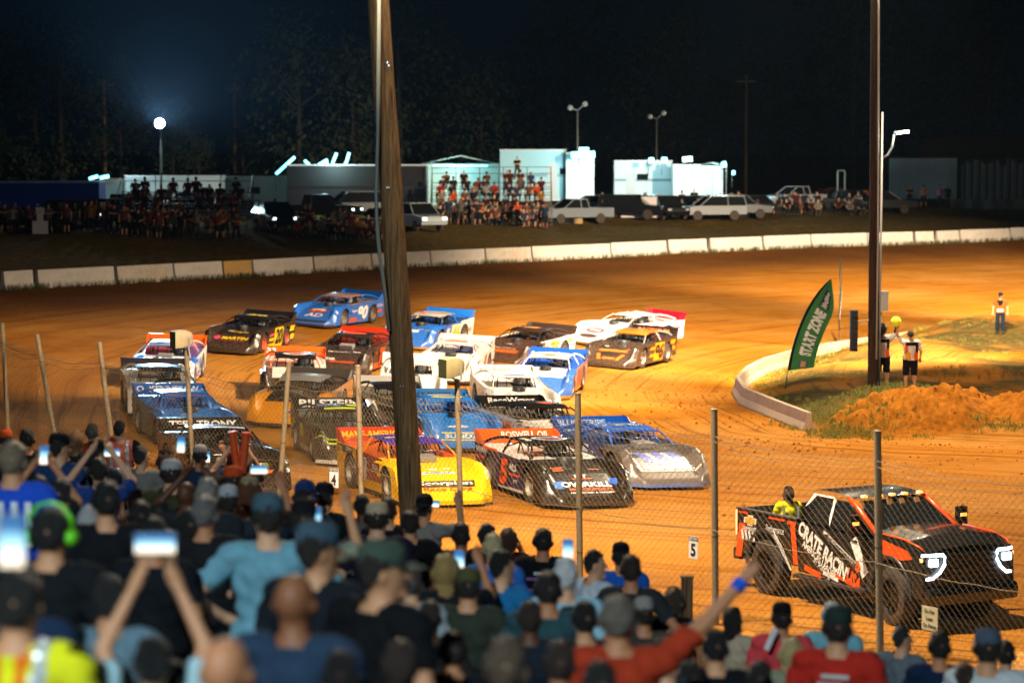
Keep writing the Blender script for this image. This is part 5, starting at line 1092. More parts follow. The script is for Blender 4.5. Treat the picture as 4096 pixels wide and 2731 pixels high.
def np_mesh(name, V, Q):
    me = bpy.data.meshes.new(name); me.vertices.add(len(V)); me.vertices.foreach_set('co', V.astype(np.float32).ravel()); me.loops.add(Q.size); me.loops.foreach_set('vertex_index', Q.ravel().astype(np.int32)); me.polygons.add(len(Q))
    me.polygons.foreach_set('loop_start', np.arange(0, Q.size, 4)); me.polygons.foreach_set('loop_total', np.full(len(Q), 4)); me.update(); me.validate(); me.shade_smooth(); return me
def region(B, name, vmask, off, flare=None):
    fm = vmask[B['Q']].all(1); Q = B['Q'][fm]; u, inv = np.unique(Q, return_inverse=True); V = B['V'][u] + B['N'][u] * (off[u, None] if isinstance(off, np.ndarray) else off)
    if flare is not None: V = flare(V)
    return np_mesh(name, V, inv.reshape(Q.shape))
def kit(B):
    """skin, shirt, trousers, shorts, shoes, hair meshes of one pose"""
    V, lab, zb = B['V'], B['lab'], B['zb']; z = V[:, 2] - zb; K = {'body': np_mesh('body', V, B['Q'])}
    wr = .006 * np.sin(V[:, 2] * 55 + V[:, 0] * 23) * np.sin(V[:, 0] * 31 + V[:, 1] * 17) + .004 * np.sin(V[:, 0] * 70 + V[:, 2] * 20)
    hem = .90 if zb == 0 else .93
    sm = ((lab == TORSO) | (lab == SLEEVE) | ((lab == NECK) & (z < 1.46)) | ((lab == PELV) & (z > hem)) | ((lab == THIGH) & (z > hem + .02)))
    K['shirt'] = region(B, 'shirt', sm, .019 + wr + .012 * np.clip((1.2 - z) / .3, 0, 1))
    tm = ((lab == PELV) | (lab == THIGH) | (lab == CALF)) & (z < 1.03); K['trousers'] = region(B, 'trousers', tm, .012 + .5 * wr + .01 * (lab == CALF))
    sh = ((lab == PELV) | (lab == THIGH) | ((lab == CALF) & (V[:, 2] > .44))) & (z < 1.03); K['shorts'] = region(B, 'shorts', sh, .016 + .6 * wr + .012 * (lab == THIGH))
    K['shoes'] = region(B, 'shoes', (lab == FOOT), .010)
    ct, st = math.cos(-B['turn']), math.sin(-B['turn']); x, y = V[:, 0] * ct - (V[:, 1] - .01) * st, V[:, 0] * st + (V[:, 1] - .01) * ct
    hm = (lab == HEAD) & ((z > 1.700 + .0 * y) | ((y < .03) & (z > 1.66)) | ((y < -.02) & (z > 1.60)) | ((y < -.045) & (z > 1.56)))
    jit = np.random.RandomState(4).rand(len(V)) * .011
    K['hair'] = region(B, 'hair', hm, .004 + jit + .006 * np.sin(V[:, 0] * 60 + V[:, 1] * 30) * np.sin(V[:, 2] * 50) + .008 * np.clip((z - 1.68) / .08, 0, 1))
    lm = ((lab == HEAD) | (lab == NECK)) & (((z > 1.70)) | ((y < .035) & (z > 1.5)) | ((y < -.01) & (z > 1.44)))
    K['long_hair'] = region(B, 'hair', lm, .020 + .012 * np.clip((1.60 - z) / .1, 0, 1) + .006 * np.sin(V[:, 0] * 110) + jit)
    K['top'] = 1.763 + zb; K['zb'] = zb; K['turn'] = B['turn']; return K
def cap_mesh(back=False):
    m = MB(); m.lathe([(.090, -.02), (.092, .005), (.089, .04), (.077, .068), (.055, .084), (.012, .090), (.001, .090)], 22, 'z'); vs = [(x * .94, y * 1.12, z) for x, y, z in m.v]; m.v = vs; m.lathe([(.001, .096), (.012, .095), (.013, .088)], 8, 'z')
    sg = -1 if back else 1; n = 9; bv = []
    for k in range(n):
        a = math.pi * (.12 + .76 * k / (n - 1)); bv.append((.092 * math.cos(a), sg * .104 * math.sin(a), -.016))
    for k in range(n):
        a = math.pi * (.12 + .76 * k / (n - 1)); bv.append((.085 * math.cos(a), sg * (.104 + .085 * math.sin(a) ** .7), -.032 + .012 * math.cos(a) ** 2))
    m.add(bv, [(k, k + 1, n + k + 1, n + k) for k in range(n - 1)]); return m.mesh('cap', True, angle=45)
POSES = {}
HI = ((.24, .12, 1.70), (.10, .20, 1.98), False)
DN = ((.27, -.03, 1.15), (.28, .06, .92), False); HIP = ((.40, -.10, 1.19), (.22, .04, 1.04), False); PH = ((.27, .20, 1.22), (.075, .36, 1.47), False); OV = ((.31, .14, 1.52), (.10, .24, 1.80), False)
FIST = ((.34, .06, 1.60), (.33, .08, 1.86), True); P1 = ((.33, .20, 1.42), (.24, .32, 1.66), False); CR = ((.26, .07, 1.19), (-.04, .19, 1.20), False); REACH = ((.40, .10, 1.60), (.60, .18, 1.84), True); CLAP = ((.29, .12, 1.16), (.05, .33, 1.30), False)
def pose(nm):
    if nm in POSES: return POSES[nm]
    D = {'down': (DN, DN), 'hips': (HIP, HIP), 'phone': (PH, PH), 'over': (OV, OV), 'fist': (DN, FIST), 'fistL': (FIST, DN), 'one': (DN, P1), 'cross': (CR, CR), 'reach': (DN, REACH), 'clap': (CLAP, CLAP), 'downT': (DN, DN), 'hipT': (DN, HIP), 'high': (HI, HI)}
    far = nm.startswith('far'); key = nm[4:] if far else nm
    if key == 'sit': B = body((((.26, .12, 1.16), (.12, .33, 1.02), False),) * 2, 'sit', .034 if far else .016)
    else: B = body(D[key], 'wide' if key in ('hips', 'cross') else 'stand', .034 if far else .0145, {'downT': -.7, 'hipT': .6}.get(key, 0.0))
    POSES[nm] = kit(B); return POSES[nm]
SKIN = ['#c98f68', '#b87a55', '#d6a07c', '#8a5638', '#5e3a26', '#c4855c']
def skin(i): return mat('skin_%d' % i, hexc(SKIN[i % len(SKIN)]), .55, 0, .12, 14, spec=.35)
def hairm(c): return mat('hair_' + c, tuple(x * 1.5 for x in hexc(c)), .45, 0, .6, 70, bump=1.0, bscale=120, spec=.5)
CAPM = {}
def person(loc, rz, pz, shirt, legs='#1c2230', hair='#1d1510', cap=None, capback=False, sk=0, scale=1.0, bulk=1.0, longhair=False, bald=False, shorts=False, label='', group=None, vest=None, cat='person'):
    K = pose(pz); o = obj('person', K['body'], skin(sk)); o.location = loc; o.rotation_euler = (0, 0, rz); o.scale = (scale * bulk, scale * bulk, scale); tag(o, label, cat, group)
    obj('shirt', K['shirt'], cloth(shirt), o); obj('shorts' if shorts else 'trousers', K['shorts' if shorts else 'trousers'], cloth(legs), o); obj('shoes', K['shoes'], cloth('#3a3430'), o)
    if not bald: obj('hair', K['long_hair' if longhair else 'hair'], hairm(hair), o)
    if cap:
        if capback not in CAPM: CAPM[capback] = cap_mesh(capback)
        c = obj('cap', CAPM[capback], cloth(cap), o); t = K['turn']; c.location = (.008 * math.sin(t), .002 + .008 * math.cos(t), 1.700 + K['zb']); c.rotation_euler = (R(-6) * (-1 if capback else 1), 0, t)
    return o
SCREEN = None
def screen_mat(k):
    """what the lit phone shows: night sky above the bright track"""
    m = bpy.data.materials.new('phone_screen_%d' % k); m.use_nodes = True; N = m.node_tree.nodes; L = m.node_tree.links; b = N['Principled BSDF']
    tc = N.new('ShaderNodeTexCoord'); sx = N.new('ShaderNodeSeparateXYZ'); L.new(tc.outputs['Generated'], sx.inputs[0]); n = N.new('ShaderNodeTexNoise'); n.inputs['Scale'].default_value = 5; n.inputs['Detail'].default_value = 3; L.new(tc.outputs['Generated'], n.inputs['Vector'])
    ad = N.new('ShaderNodeMath'); ad.operation = 'MULTIPLY_ADD'; L.new(n.outputs[0], ad.inputs[0]); ad.inputs[1].default_value = .35; L.new(sx.outputs[2], ad.inputs[2])
    cr = N.new('ShaderNodeValToRGB'); e = cr.color_ramp.elements; e[0].position = .15; e[0].color = (1, .80, .55, 1); e[1].position = .95; e[1].color = (.03, .12, .30, 1)
    q = e.new(.45); q.color = (.9, .95, .9, 1); q = e.new(.68); q.color = (.35, .75, .95, 1); L.new(ad.outputs[0], cr.inputs[0]); b.inputs['Base Color'].default_value = (.02, .02, .02, 1); b.inputs['Roughness'].default_value = .15
    L.new(cr.outputs[0], b.inputs['Emission Color']); b.inputs['Emission Strength'].default_value = 1.6; return m
SCR = []
def phone(loc, rz, land=False, label='', s=1.0, tilt=0.0, group='lit phones held up in the crowd'):
    if not SCR: SCR.extend(screen_mat(k) for k in range(2))
    o = empty('phone', loc, rz, label, 'phone', group); o.rotation_euler = (R(-8), tilt, rz); w_, h_ = (.16, .078) if land else (.078, .16)
    m = MB(); m.box((0, .006, 0), (w_ * s, .010, h_ * s)); m.build('case', TUBE, o, bevel=.003); m = MB(); m.box((0, -.001, 0), (w_ * s * .93, .002, h_ * s * .92)); m.build('screen', SCR[0], o); return o

# ---- the crowd in front of the camera: (x, y of head top, px per metre, pose, turn deg, shirt, extras)
CROWD = []
def cr(x, y, s, pz, label, shirt, **kw): CROWD.append((x, y, s, pz, label, shirt, kw))
def crowd_table():
    cr(6, 430, 72, 'down', 'person in bright orange cap at the fence, leftmost', '#2a2a2e', cap='#d8541c', rz=20)
    cr(27, 428, 76, 'down', 'person with dark hair behind the raised bright phone', '#23262c')
    cr(12, 441, 150, 'down', 'person in royal blue shirt with white stripes on the back', '#1f50c4', sk=0, hair='#6a5a48', stripes=1, bulk=1.1)
    cr(37, 474, 120, 'over', 'person lifting a bright phone in both hands at far left', '#1d2024', ph='p', hair='#17120f')
    cr(59, 434, 95, 'downT', 'person in navy shirt and black cap with white patch', '#1e3a62', cap='#141416', rz=-20)
    cr(75, 430, 72, 'down', 'person with sandy hair in a bun beside the orange shirt', '#22252b', hair='#6e4a2a', longhair=True)
    cr(92, 423, 66, 'fist', 'person in red shirt punching a fist up at the fence', '#b8321c', hair='#4a443e', rz=-10)
    cr(120, 420, 66, 'downT', 'person in pink safety vest with grey bands at the fence', '#f0705a', vest=1, sk=2, legs='#20242c')
    cr(97, 441, 88, 'downT', 'person in dark shirt and black cap behind the red shirt', '#24262c', cap='#19191b', rz=-15)
    cr(99, 457, 98, 'over', 'person in blue shirt filming with a phone held sideways', '#20407c', ph='l', phx=112, phy=452)
    cr(141, 445, 80, 'downT', 'person in plain grey shirt looking down beside the vest', '#7d7772', hair='#2a2220', rz=-10)
    cr(165, 450, 72, 'down', 'person in dark shirt and brown cap with white ring logo', '#26262b', cap='#2a1c18', longhair=True, hair='#3a241a')
    cr(171, 460, 96, 'down', 'person in olive shirt and pale grey cap worn forward', '#3a3a26', cap='#a8a6a4', bulk=1.15)
    cr(186, 480, 104, 'over', 'bald person in dark tank top with both arms raised', '#2c2a2c', sk=4, bald=True, ph='p', phx=181, phy=444, bulk=1.1)
    cr(200, 445, 74, 'one', 'person in navy shirt and light grey cap filming by the post', '#26344e', cap='#9c9490', ph='p', phx=207, phy=456)
    cr(222, 458, 72, 'fist', 'person in beige cap raising a fist beside the orange tubes', '#8a4a2a', cap='#c8b49a')
    cr(234, 453, 76, 'over', 'person in maroon cap holding two orange tubes', '#2e2a2c', cap='#6e1c22', hair='#1a1412')
    cr(233, 467, 98, 'down', 'person in rust orange cap below the maroon cap', '#222326', cap='#c0481c', bulk=1.1)
    cr(207, 477, 118, 'down', 'person with thick grey hair in dark shirt near the post', '#26282c', hair='#6e6a64')
    cr(249, 478, 108, 'one', 'person with long curly hair and tan cap holding up a phone', '#2a1e18', cap='#8a7a5c', longhair=True, hair='#4a2a16', ph='l', phx=259, phy=469)
    cr(228, 486, 112, 'phone', 'person in grey and white cap with pink brim filming', '#27303a', cap='#a4a4a8', ph='p', phx=229, phy=508)
    cr(204, 495, 150, 'down', 'person with cropped grey hair in black, middle of the left crowd', '#1b1c1f', hair='#585450', bulk=1.1)
    cr(190, 508, 150, 'down', 'person in black with dark hair and glasses', '#16171a', hair='#141110')
    cr(90, 505, 160, 'downT', 'person with silver grey hair in black shirt at left', '#17181b', hair='#8e8a86', sk=1)
    cr(106, 480, 165, 'down', 'person with dark hair in black shirt behind the silver hair', '#141619', hair='#100d0c')
    cr(50, 508, 210, 'down', 'person wearing lime green ear defenders at left', '#15181a', hair='#12100f', muffs='#6ad018', bulk=1.15)
    cr(153, 516, 175, 'down', 'person with black hair behind the big sideways phone', '#14181c', hair='#0e0c0b')
    cr(110, 575, 235, 'downT', 'person in grey blue shirt with bare pale arms, lower left', '#5f7884', hair='#1a1614')
    cr(20, 560, 250, 'downT', 'person in dark blue jacket at the lower left edge', '#1a2c44', hair='#15110f')
    cr(16, 572, 290, 'down', 'person in bright yellow and orange safety vest, bottom left corner', '#e8e020', vest=2, hair='#15120f', bulk=1.15)
    cr(152, 636, 270, 'high', 'person in pale teal shirt lifting a big phone sideways overhead', '#9fc0c6', ph='l', phx=155, phy=543, phs=1.15, hair='#0e0b0a', sk=0)
    cr(108, 655, 240, 'down', 'person all in black at the bottom left', '#0f1012', hair='#0a0908')
    cr(172, 660, 250, 'down', 'person in dark red shirt at the bottom edge, left', '#7a2418', hair='#120e0c')
    cr(225, 634, 330, 'down', 'bald person in slate shirt nearest the camera, left of centre', '#2c3a44', bald=True, sk=1, bulk=1.1)
    cr(268, 495, 172, 'hips', 'person in pale teal T-shirt and slate cap, hands on hips', '#6f9fae', cap='#3e5560', sk=2, bulk=1.12, legs='#1a2234')
    cr(305, 482, 98, 'downT', 'person in navy cap with large headphones near section sign', '#1e2a3a', cap='#1c3468', muffs='#1a2440', rz=-20)
    cr(324, 483, 96, 'clap', 'person in black cap and black shirt clapping', '#16181c', cap='#15161a', rz=-25)
    cr(303, 500, 138, 'one', 'person in black cap and cream shirt with a phone', '#a8a890', cap='#141517', ph='p', phx=316, phy=517)
    cr(317, 524, 205, 'downT', 'person in charcoal shirt and slate blue cap turned to the right', '#181c22', cap='#3a4e5a', rz=-30, bulk=1.1)
    cr(362, 494, 84, 'down', 'person with shaved head in grey shirt left of the timber pole', '#5e5858', sk=4, hair='#120e0c')
    cr(377, 503, 108, 'down', 'person in tan cap and dark purple shirt left of the timber pole', '#1e1a2a', cap='#b8a284', bulk=1.15)
    cr(388, 497, 92, 'down', 'person with dark curly hair in black patterned shirt', '#1a1a1c', hair='#2a1a12')
    cr(410, 510, 98, 'hips', 'person in black T-shirt with hand on hip right of the pole', '#131416', hair='#1c1410')
    cr(424, 495, 88, 'one', 'person in grey shirt and backward black cap filming', '#857d76', cap='#16161a', capback=True, ph='l', phx=433, phy=503, rz=-20)
    cr(294, 571, 250, 'down', 'bald person in slate blue shirt, lower centre left', '#26384c', bald=True, sk=3, bulk=1.12)
    cr(381, 543, 215, 'downT', 'person in green grey cap and black shirt with pale beard', '#101113', cap='#3c4a3e', rz=-35, bulk=1.15, beard=1)
    cr(411, 566, 140, 'down', 'person with dark grey hair in pale shirt', '#9aa4a8', hair='#3a3632')
    cr(461, 522, 98, 'down', 'person with shaved head in black shirt right of the post', '#131416', sk=3, hair='#1a1410')
    cr(487, 523, 92, 'downT', 'person with black hair turned right beside blue shirt', '#1c2026', rz=-30)
    cr(493, 533, 108, 'down', 'person with blond grey hair in blue shirt', '#2f6cc0', hair='#a8946c', sk=2)
    cr(508, 528, 84, 'phone', 'person with brown hair in maroon holding a camera up', '#3e1a20', hair='#3e2818', longhair=True)
    cr(446, 554, 132, 'one', 'person with long blond hair filming with a phone', '#1a1c20', hair='#8a6e40', longhair=True, ph='p', phx=459, phy=560, fem=1)
    cr(468, 569, 155, 'down', 'person in olive camouflage cap and black vest', '#33382e', cap='#4a4a2a', bulk=1.12)
    cr(501, 549, 142, 'downT', 'person in teal blue shirt and black hair', '#1e6a9c', hair='#0e0c0b', rz=-15)
    cr(506, 637, 270, 'down', 'person with brown hair at the bottom centre edge', '#1a1a1c', hair='#4a3a2c')
    cr(543, 528, 94, 'down', 'person in black shirt with white print on the back', '#131417', print_=1, hair='#15100e', bulk=1.1)
    cr(566, 557, 150, 'down', 'person with white hair in pale blue shirt', '#9cc4d4', hair='#c8c0b4', sk=2, ph='p', phx=568, phy=549)
    cr(594, 549, 106, 'downT', 'person with dark quiff in white T-shirt, face turned right', '#c8ccd2', rz=-35, sk=2)
    cr(621, 543, 94, 'down', 'person in bright blue shirt and black cap', '#1e5fc0', cap='#131418')
    cr(631, 554, 112, 'hips', 'person in dark grey T-shirt with brown hair', '#2a2e30', hair='#2a1c14')
    cr(674, 589, 108, 'down', 'person in black sleeveless top wearing headphones by the wood post', '#0f1012', muffs='#20242a', longhair=True, hair='#3a2a20', rz=-20)
    cr(548, 571, 158, 'down', 'person in slate teal T-shirt, dark cropped hair', '#2e4a50', hair='#1a1512', bulk=1.12)
    cr(618, 595, 200, 'reach', 'person in rust red shirt raising a long arm with blue wristband', '#a8351c', hair='#5a5046', sk=1, bulk=1.15, armband=1)
    cr(644, 598, 130, 'down', 'person with pale cap behind the rust red shirt', '#3a3632', cap='#8a867e')
    cr(733, 607, 110, 'downT', 'person in cream top with dark hair, right of the raised arm', '#b8a68a', longhair=True, hair='#1c1410', rz=-25)
    cr(716, 628, 175, 'down', 'person in black T-shirt with red and blue print on the back', '#101216', print_=2, hair='#120e0c')
    cr(782, 603, 118, 'down', 'person in coral pink shirt and black beanie holding paper', '#d8464a', cap='#17120f', paper=1)
    cr(832, 601, 112, 'down', 'person with white hair in teal striped shirt', '#7ab4be', hair='#d8d0c4', sk=2)
    cr(838, 608, 160, 'down', 'person in red T-shirt and dark cap, lower right', '#b82a1e', cap='#22302c', print_=3, bulk=1.12)
    cr(792, 638, 150, 'down', 'person with blond hair at the bottom right', '#8a8a72', hair='#a08c5c', longhair=True)
    cr(902, 625, 108, 'downT', 'person with cropped hair in grey and red shirt below the truck', '#6a7078', hair='#2a2420', rz=-25)
    cr(940, 630, 126, 'down', 'person with square dark hair in navy shirt below the truck', '#142440', hair='#17120f')
    cr(988, 630, 150, 'down', 'person in white T-shirt and grey blue cap at the right edge', '#c8ccca', cap='#4a5664', bulk=1.12)
    cr(1006, 640, 112, 'down', 'person with dark hair in white shirt, rightmost', '#d0d2d0', hair='#1a1412')
    # fillers seen only as dark shoulders between the others
    for i, (x, y, s) in enumerate([(140, 500, 130), (166, 528, 150), (60, 478, 130), (352, 600, 190), (430, 600, 170), (452, 630, 200), (585, 600, 170), (560, 640, 220), (664, 636, 190), (340, 650, 260), (400, 640, 250), (760, 660, 180), (870, 650, 150), (965, 662, 150), (600, 660, 240), (10, 640, 280), (530, 600, 170), (690, 660, 180)]):
        nb = min((c for c in CROWD if not c[6].get('fill')), key=lambda c: (c[0] - x) ** 2 + (c[1] - y) ** 2); core = ' '.join(nb[4].split()[1:6]).rstrip(',')
        side = 'below' if y - nb[1] > abs(x - nb[0]) else 'above' if nb[1] - y > abs(x - nb[0]) else 'right of' if x > nb[0] else 'left of'
        cr(x, y, s, 'down', ('person in dark clothes %s the one %s' if not any(c[4] == 'person in dark clothes %s the one %s' % (side, core) for c in CROWD) else 'person in dark clothes, nearer camera, %s the one %s') % (side, core), ['#14161a', '#1c242c', '#22262a', '#1a2a36', '#2a2422'][i % 5], hair=['#120e0c', '#2a1e16', '#1a1614'][i % 3], fill=1, sk=i % 6)
def place_crowd():
    """fix positions first, so that the bank under the crowd passes through every pair of feet"""
    out = []
    for (x, y, s, pz, label, shirt, kw) in CROWD:
        s = s * (.90 if s > 140 else 1.0); d = FPX / s; hp = at_depth(x, y, d); q = float(qdist(np.array([[hp.x, hp.y]]))[0])
        if q < .9:          # keep the front row behind the wire
            d -= (.9 - q) / .619; hp = at_depth(x, y, d); q = .9
        zg = max(.22 * q + .4, .5); Hh = min(1.98, max(1.58, hp.z - zg)); feet = hp.z - Hh; PEOPLE_FIX.append((hp.x, hp.y, feet - zg)); out.append((hp, Hh, d))
    return out
def build_crowd(spots):
    r = random.Random(12)
    for (x, y, s, pz, label, shirt, kw), (hp, Hh, d) in zip(CROWD, spots):
        sc_ = Hh / 1.772; rz = R(kw.get('rz', 0) + r.uniform(-10, 10)) + math.atan2(-(hp.x - 2.0), 25) * .3 + R(-8)
        o = person((hp.x, hp.y, hp.z - Hh), rz, pz, shirt, kw.get('legs', r.choice(['#1c2230', '#2a2c34', '#3a3630', '#15161a'])), kw.get('hair', '#1c1511'), kw.get('cap'), kw.get('capback', False), kw.get('sk', r.randrange(3)), sc_, kw.get('bulk', 1.0), kw.get('longhair', False), kw.get('bald', False), r.random() < .4, label, 'dark figures filling the stand' if kw.get('fill') else 'spectators on the bank')
        z0 = 1.0
        if kw.get('vest'):
            K = pose(pz); v = obj('reflective_band', vest_band(pz), mat('reflective_grey', (.6, .6, .58), .35, .3, .1, 6), o)
            if kw['vest'] == 2: obj('reflective_band', vest_band(pz, True), cloth('#f0701c'), o)
            else: obj('sleeve', sleeve_mesh(pz), cloth('#17181c'), o)
        if kw.get('stripes'):
            for k in range(4):
                m = MB(); m.box((-.12 + k * .085, -.142, 1.24), (.04, .01, .30)); m.build('stripe', cloth('#dfe6ee'), o)
        if kw.get('print_'):
            cs = {1: ('#c8ccd0', '#8a5a9a'), 2: ('#c83a2a', '#3a8ab8'), 3: ('#c8c0b8', '#c8c0b8')}[kw['print_']]
            for k in range(5):
                m = MB(); m.box((r.uniform(-.03, .03), -.145 + .002 * k, 1.36 - k * .055), (r.uniform(.12, .26), .01, .028)); m.build('shirt_print', cloth(cs[k % 2]), o)
        if kw.get('muffs'):
            m = MB()
            for sg in (1, -1): m.lathe([(.001, sg * .125), (.035, sg * .122), (.042, sg * .10), (.04, sg * .085)], 14, 'x', (0, 0, 1.625))
            m.tube([(-.105, 0, 1.66), (-.10, 0, 1.72), (-.06, 0, 1.785), (0, 0, 1.805), (.06, 0, 1.785), (.10, 0, 1.72), (.105, 0, 1.66)], .010, 6); m.build('ear_defenders', mat('muffs' + kw['muffs'], hexc(kw['muffs']), .4, 0, .05, 4), o, True)
        if kw.get('beard'):
            m = MB(); m.lathe([(.02, -.10), (.06, -.07), (.072, -.02), (.06, .02)], 14, 'z', (-.05, .05, 1.60)); m.build('beard', hairm('#b8b0a4'), o, True)
        if kw.get('armband'):
            m = MB(); m.tube([(.55 + .0, .16, 1.775), (.585, .175, 1.82)], .037, 10); m.build('wristband', cloth('#1e58c8'), o, True)
        if kw.get('paper'):
            p = at_depth(771, 638, d - .25); q = empty('paper_sheet', p, R(20), 'folded white paper held by the coral pink shirt', 'paper'); m = MB(); m.box((0, 0, 0), (.05, .004, .20), ry=.45); m.build('sheet', cloth('#e8ecf2'), q)
        if kw.get('ph'):
            M = Matrix.Translation(o.location) @ Euler(o.rotation_euler).to_matrix().to_4x4()
            if 'phx' in kw: p = at_depth(kw['phx'], kw['phy'], d + .30)
            else:
                hand = {'over': (0, .28, 1.90), 'phone': (0, .42, 1.55), 'one': (.24, .34, 1.76), 'down': (0, .3, 1.8)}[pz]; p = M @ (Vector(hand) * sc_)
            phone(p, rz, kw['ph'] == 'l', ' '.join(('lit phone held by the ' + label).split()[:16]), kw.get('phs', 1.05))
BANDS = {}
def vest_band(pz, wide=False):
    k = (pz, wide)
    if k in BANDS: return BANDS[k]
    me = POSES[pz]['shirt']; V = np.empty(len(me.vertices) * 3, np.float32); me.vertices.foreach_get('co', V); V = V.reshape(-1, 3); Q = np.empty(len(me.polygons) * 4, np.int32); me.loops.foreach_get('vertex_index', Q); Q = Q.reshape(-1, 4)
    x, z = V[:, 0], V[:, 2]; w_ = .05 if not wide else .055
    m = (np.abs(np.abs(x) - (.105 if not wide else .045)) < w_ * .55) & (z > 1.0) | ((np.abs(z - (1.12 if not wide else 1.2)) < .03) & (np.abs(x) < .22)); fm = m[Q].all(1); u, inv = np.unique(Q[fm], return_inverse=True)
    c = np.array([0, 0, 0]); nv = V[u].copy(); nv[:, :2] *= 1.035; nv[:, 2] += .004; BANDS[k] = np_mesh('reflective_band', nv, inv.reshape(-1, 4)); return BANDS[k]
def sleeve_mesh(pz):
    me = POSES[pz]['shirt']; V = np.empty(len(me.vertices) * 3, np.float32); me.vertices.foreach_get('co', V); V = V.reshape(-1, 3); Q = np.empty(len(me.polygons) * 4, np.int32); me.loops.foreach_get('vertex_index', Q); Q = Q.reshape(-1, 4)
    m = np.abs(V[:, 0]) > .165; m &= V[:, 2] > 1.12; fm = m[Q].all(1); u, inv = np.unique(Q[fm], return_inverse=True); nv = V[u].copy(); nv[:, 0] *= 1.03; nv[:, 1] *= 1.06; nv[:, 2] += .006; return np_mesh('sleeve', nv, inv.reshape(-1, 4))
def build_tubes():
    phone(at_depth(12, 541, 8.6), 0, False, 'glowing white phone screen at the left edge of the crowd', 1.25)
    for (x0, y0, x1, y1, lab) in ((533, 990, 545, 1072, 'orange painted tube held upright, left of the pair'), (566, 993, 556, 1085, 'orange painted tube held upright, right of the pair')):
        d = 31.0; a = at_depth(x1 * S, y1 * S, d); b = at_depth(x0 * S, y0 * S, d); o = empty('orange_tube', a, 0, lab, 'tube', 'orange tubes held up at the fence'); m = MB(); m.tube([Vector((0, 0, 0)), b - a], .052, 12); m.build('tube', mat('orange_pvc', hexc('#e8561c'), .5, 0, .25, 14), o, True, angle=40); m = MB(); m.tube([(b - a) * .94, (b - a) * 1.01], .062, 12); m.build('end_collar', mat('orange_pvc', (1, 1, 1)), o, True, angle=40)
    p = at_depth(1578 * S, 1325 * S, 31.5); z = gz(p.x, p.y) - .3; o = empty('wood_post', (p.x, p.y, z), 0, 'short square wooden post beside the fence', 'post'); m = MB(); m.box((0, 0, (p.z - z) / 2), (.15, .15, p.z - z)); m.build('timber', WOOD, o, bevel=.01); m = MB(); m.box((0, 0, p.z - z + .01), (.17, .17, .025)); m.build('cap_board', WOOD, o)
def build_officials():
    def off(px, py, hpx, pz, rz, label, mir=False, leg='#15161b', shorts=True, cap=None, sk=0, hz=None, group='race officials on the infield', d=None, top='#e8d8cc'):
        v = ray(px, py); ds = np.linspace(60, 130, 1400); P = np.stack([v.x / v.y * ds, ds], 1); zr = CAM_Z + v.z / v.y * ds; z = ground_z(P); k = int(np.argmax(zr < z)); dd = d or ds[max(k, 1)]; p = at_depth(px, py, dd); s_ = hpx / (FPX / dd) / 1.772
        o = person((p.x, p.y, gz(p.x, p.y)), rz, pz, top, leg, '#2a221c', cap, False, sk, s_, 1.12, False, False, shorts, label, group)
        for (x, z, w_, h_, c, yb) in ((-.14, 1.26, .07, .34, '#d8581c', -.135), (.14, 1.28, .07, .30, '#2a2220', -.135), (0, 1.38, .30, .10, '#1c1816', -.14), (-.10, 1.02, .13, .20, '#e8a01c', -.16), (.12, 1.02, .10, .22, '#d8581c', -.155)):
            m = MB(); m.box((x, yb - .006, z), (w_, .012, h_)); m.build('shirt_print', cloth(c), o)
        m = MB(); m.prism([(-.13, 1.44), (.13, 1.44), (.05, 1.22), (-.05, 1.22)], .118, .145); m.build('shirt_print', cloth('#1c1816'), o); m = MB(); m.box((0, .14, 1.02), (.24, .03, .12)); m.build('shirt_print', cloth('#e8e0d8'), o)
        obj('lettering', print_mesh('OFFICIAL', .05, lambda a, b: Vector((a, -.14, 1.40 + b)), .24, .02), ink('#f4efe8'), o)
        for sg in (1, -1):
            pass
        return o
    a = off(2090 * S, 900 * S, 60, 'fistL', R(4), 'official in white and orange shirt raising a yellow ball, back turned', cap=None, d=75.0)
    K = a.matrix_world
    b = off(2026 * S, 899 * S, 61, 'fist', R(-8), 'official half hidden behind the infield pole with an arm raised', d=77.4)
    c = off(2297 * S, 765 * S, 41, 'down', R(165), 'official in orange shirt, jeans and headset facing the stand', False, '#1c2a3a', False, '#23242a', top='#b85a24')
    for tgt, nm, lab, col in (((2058, 738), 'signal_ball', 'yellow ball shaped signal light held up by the infield official', '#e8e82c'), ((2026, 752), 'signal_paddle', 'small round paddle held up beside the infield pole', '#3a322c')):
        p = at_depth(tgt[0] * S, tgt[1] * S, 75.0 if nm == 'signal_ball' else 77.2); o = empty(nm, p, 0, lab, 'signal'); m = MB(); m.lathe([(.001, .17), (.10, .14), (.16, .05), (.17, -.03), (.13, -.12), (.05, -.16)], 16, 'z'); m.build('head', mat('signal_' + nm, hexc(col), .5, 0, .1, 8), o, True); m = MB(); m.tube([(0, 0, -.15), (-.04, 0, -.34)], .03, 8); m.build('handle', TUBE, o, True)
def build_bed_rider(T):
    p = T.matrix_world @ Vector((-2.1, -.1, .40)); M = Matrix.Translation(T.location) @ Euler(T.rotation_euler).to_matrix().to_4x4() @ Matrix.Diagonal((.86, .89, 1.01, 1)); p = M @ Vector((-2.62, -.05, .52))
    o = person(p, R(14), 'far_sit' if False else 'sit', '#e8d81c', '#1c2230', '#3a2416', '#241c1a', True, 0, .92, 1.0, True, False, False, 'person in yellow media vest and cap seated in the truck bed', None)
    obj('lettering', print_mesh('MEDIA 8', .06, lambda a, b: Vector((a, -.155, .82 + b)), .24, .02), ink('#2a2818'), o)
    for sg in (1, -1):
        m = MB(); m.box((sg * .14, -.146, .78), (.045, .012, .34)); m.build('reflective_band', mat('reflective_grey', (1, 1, 1)), o)
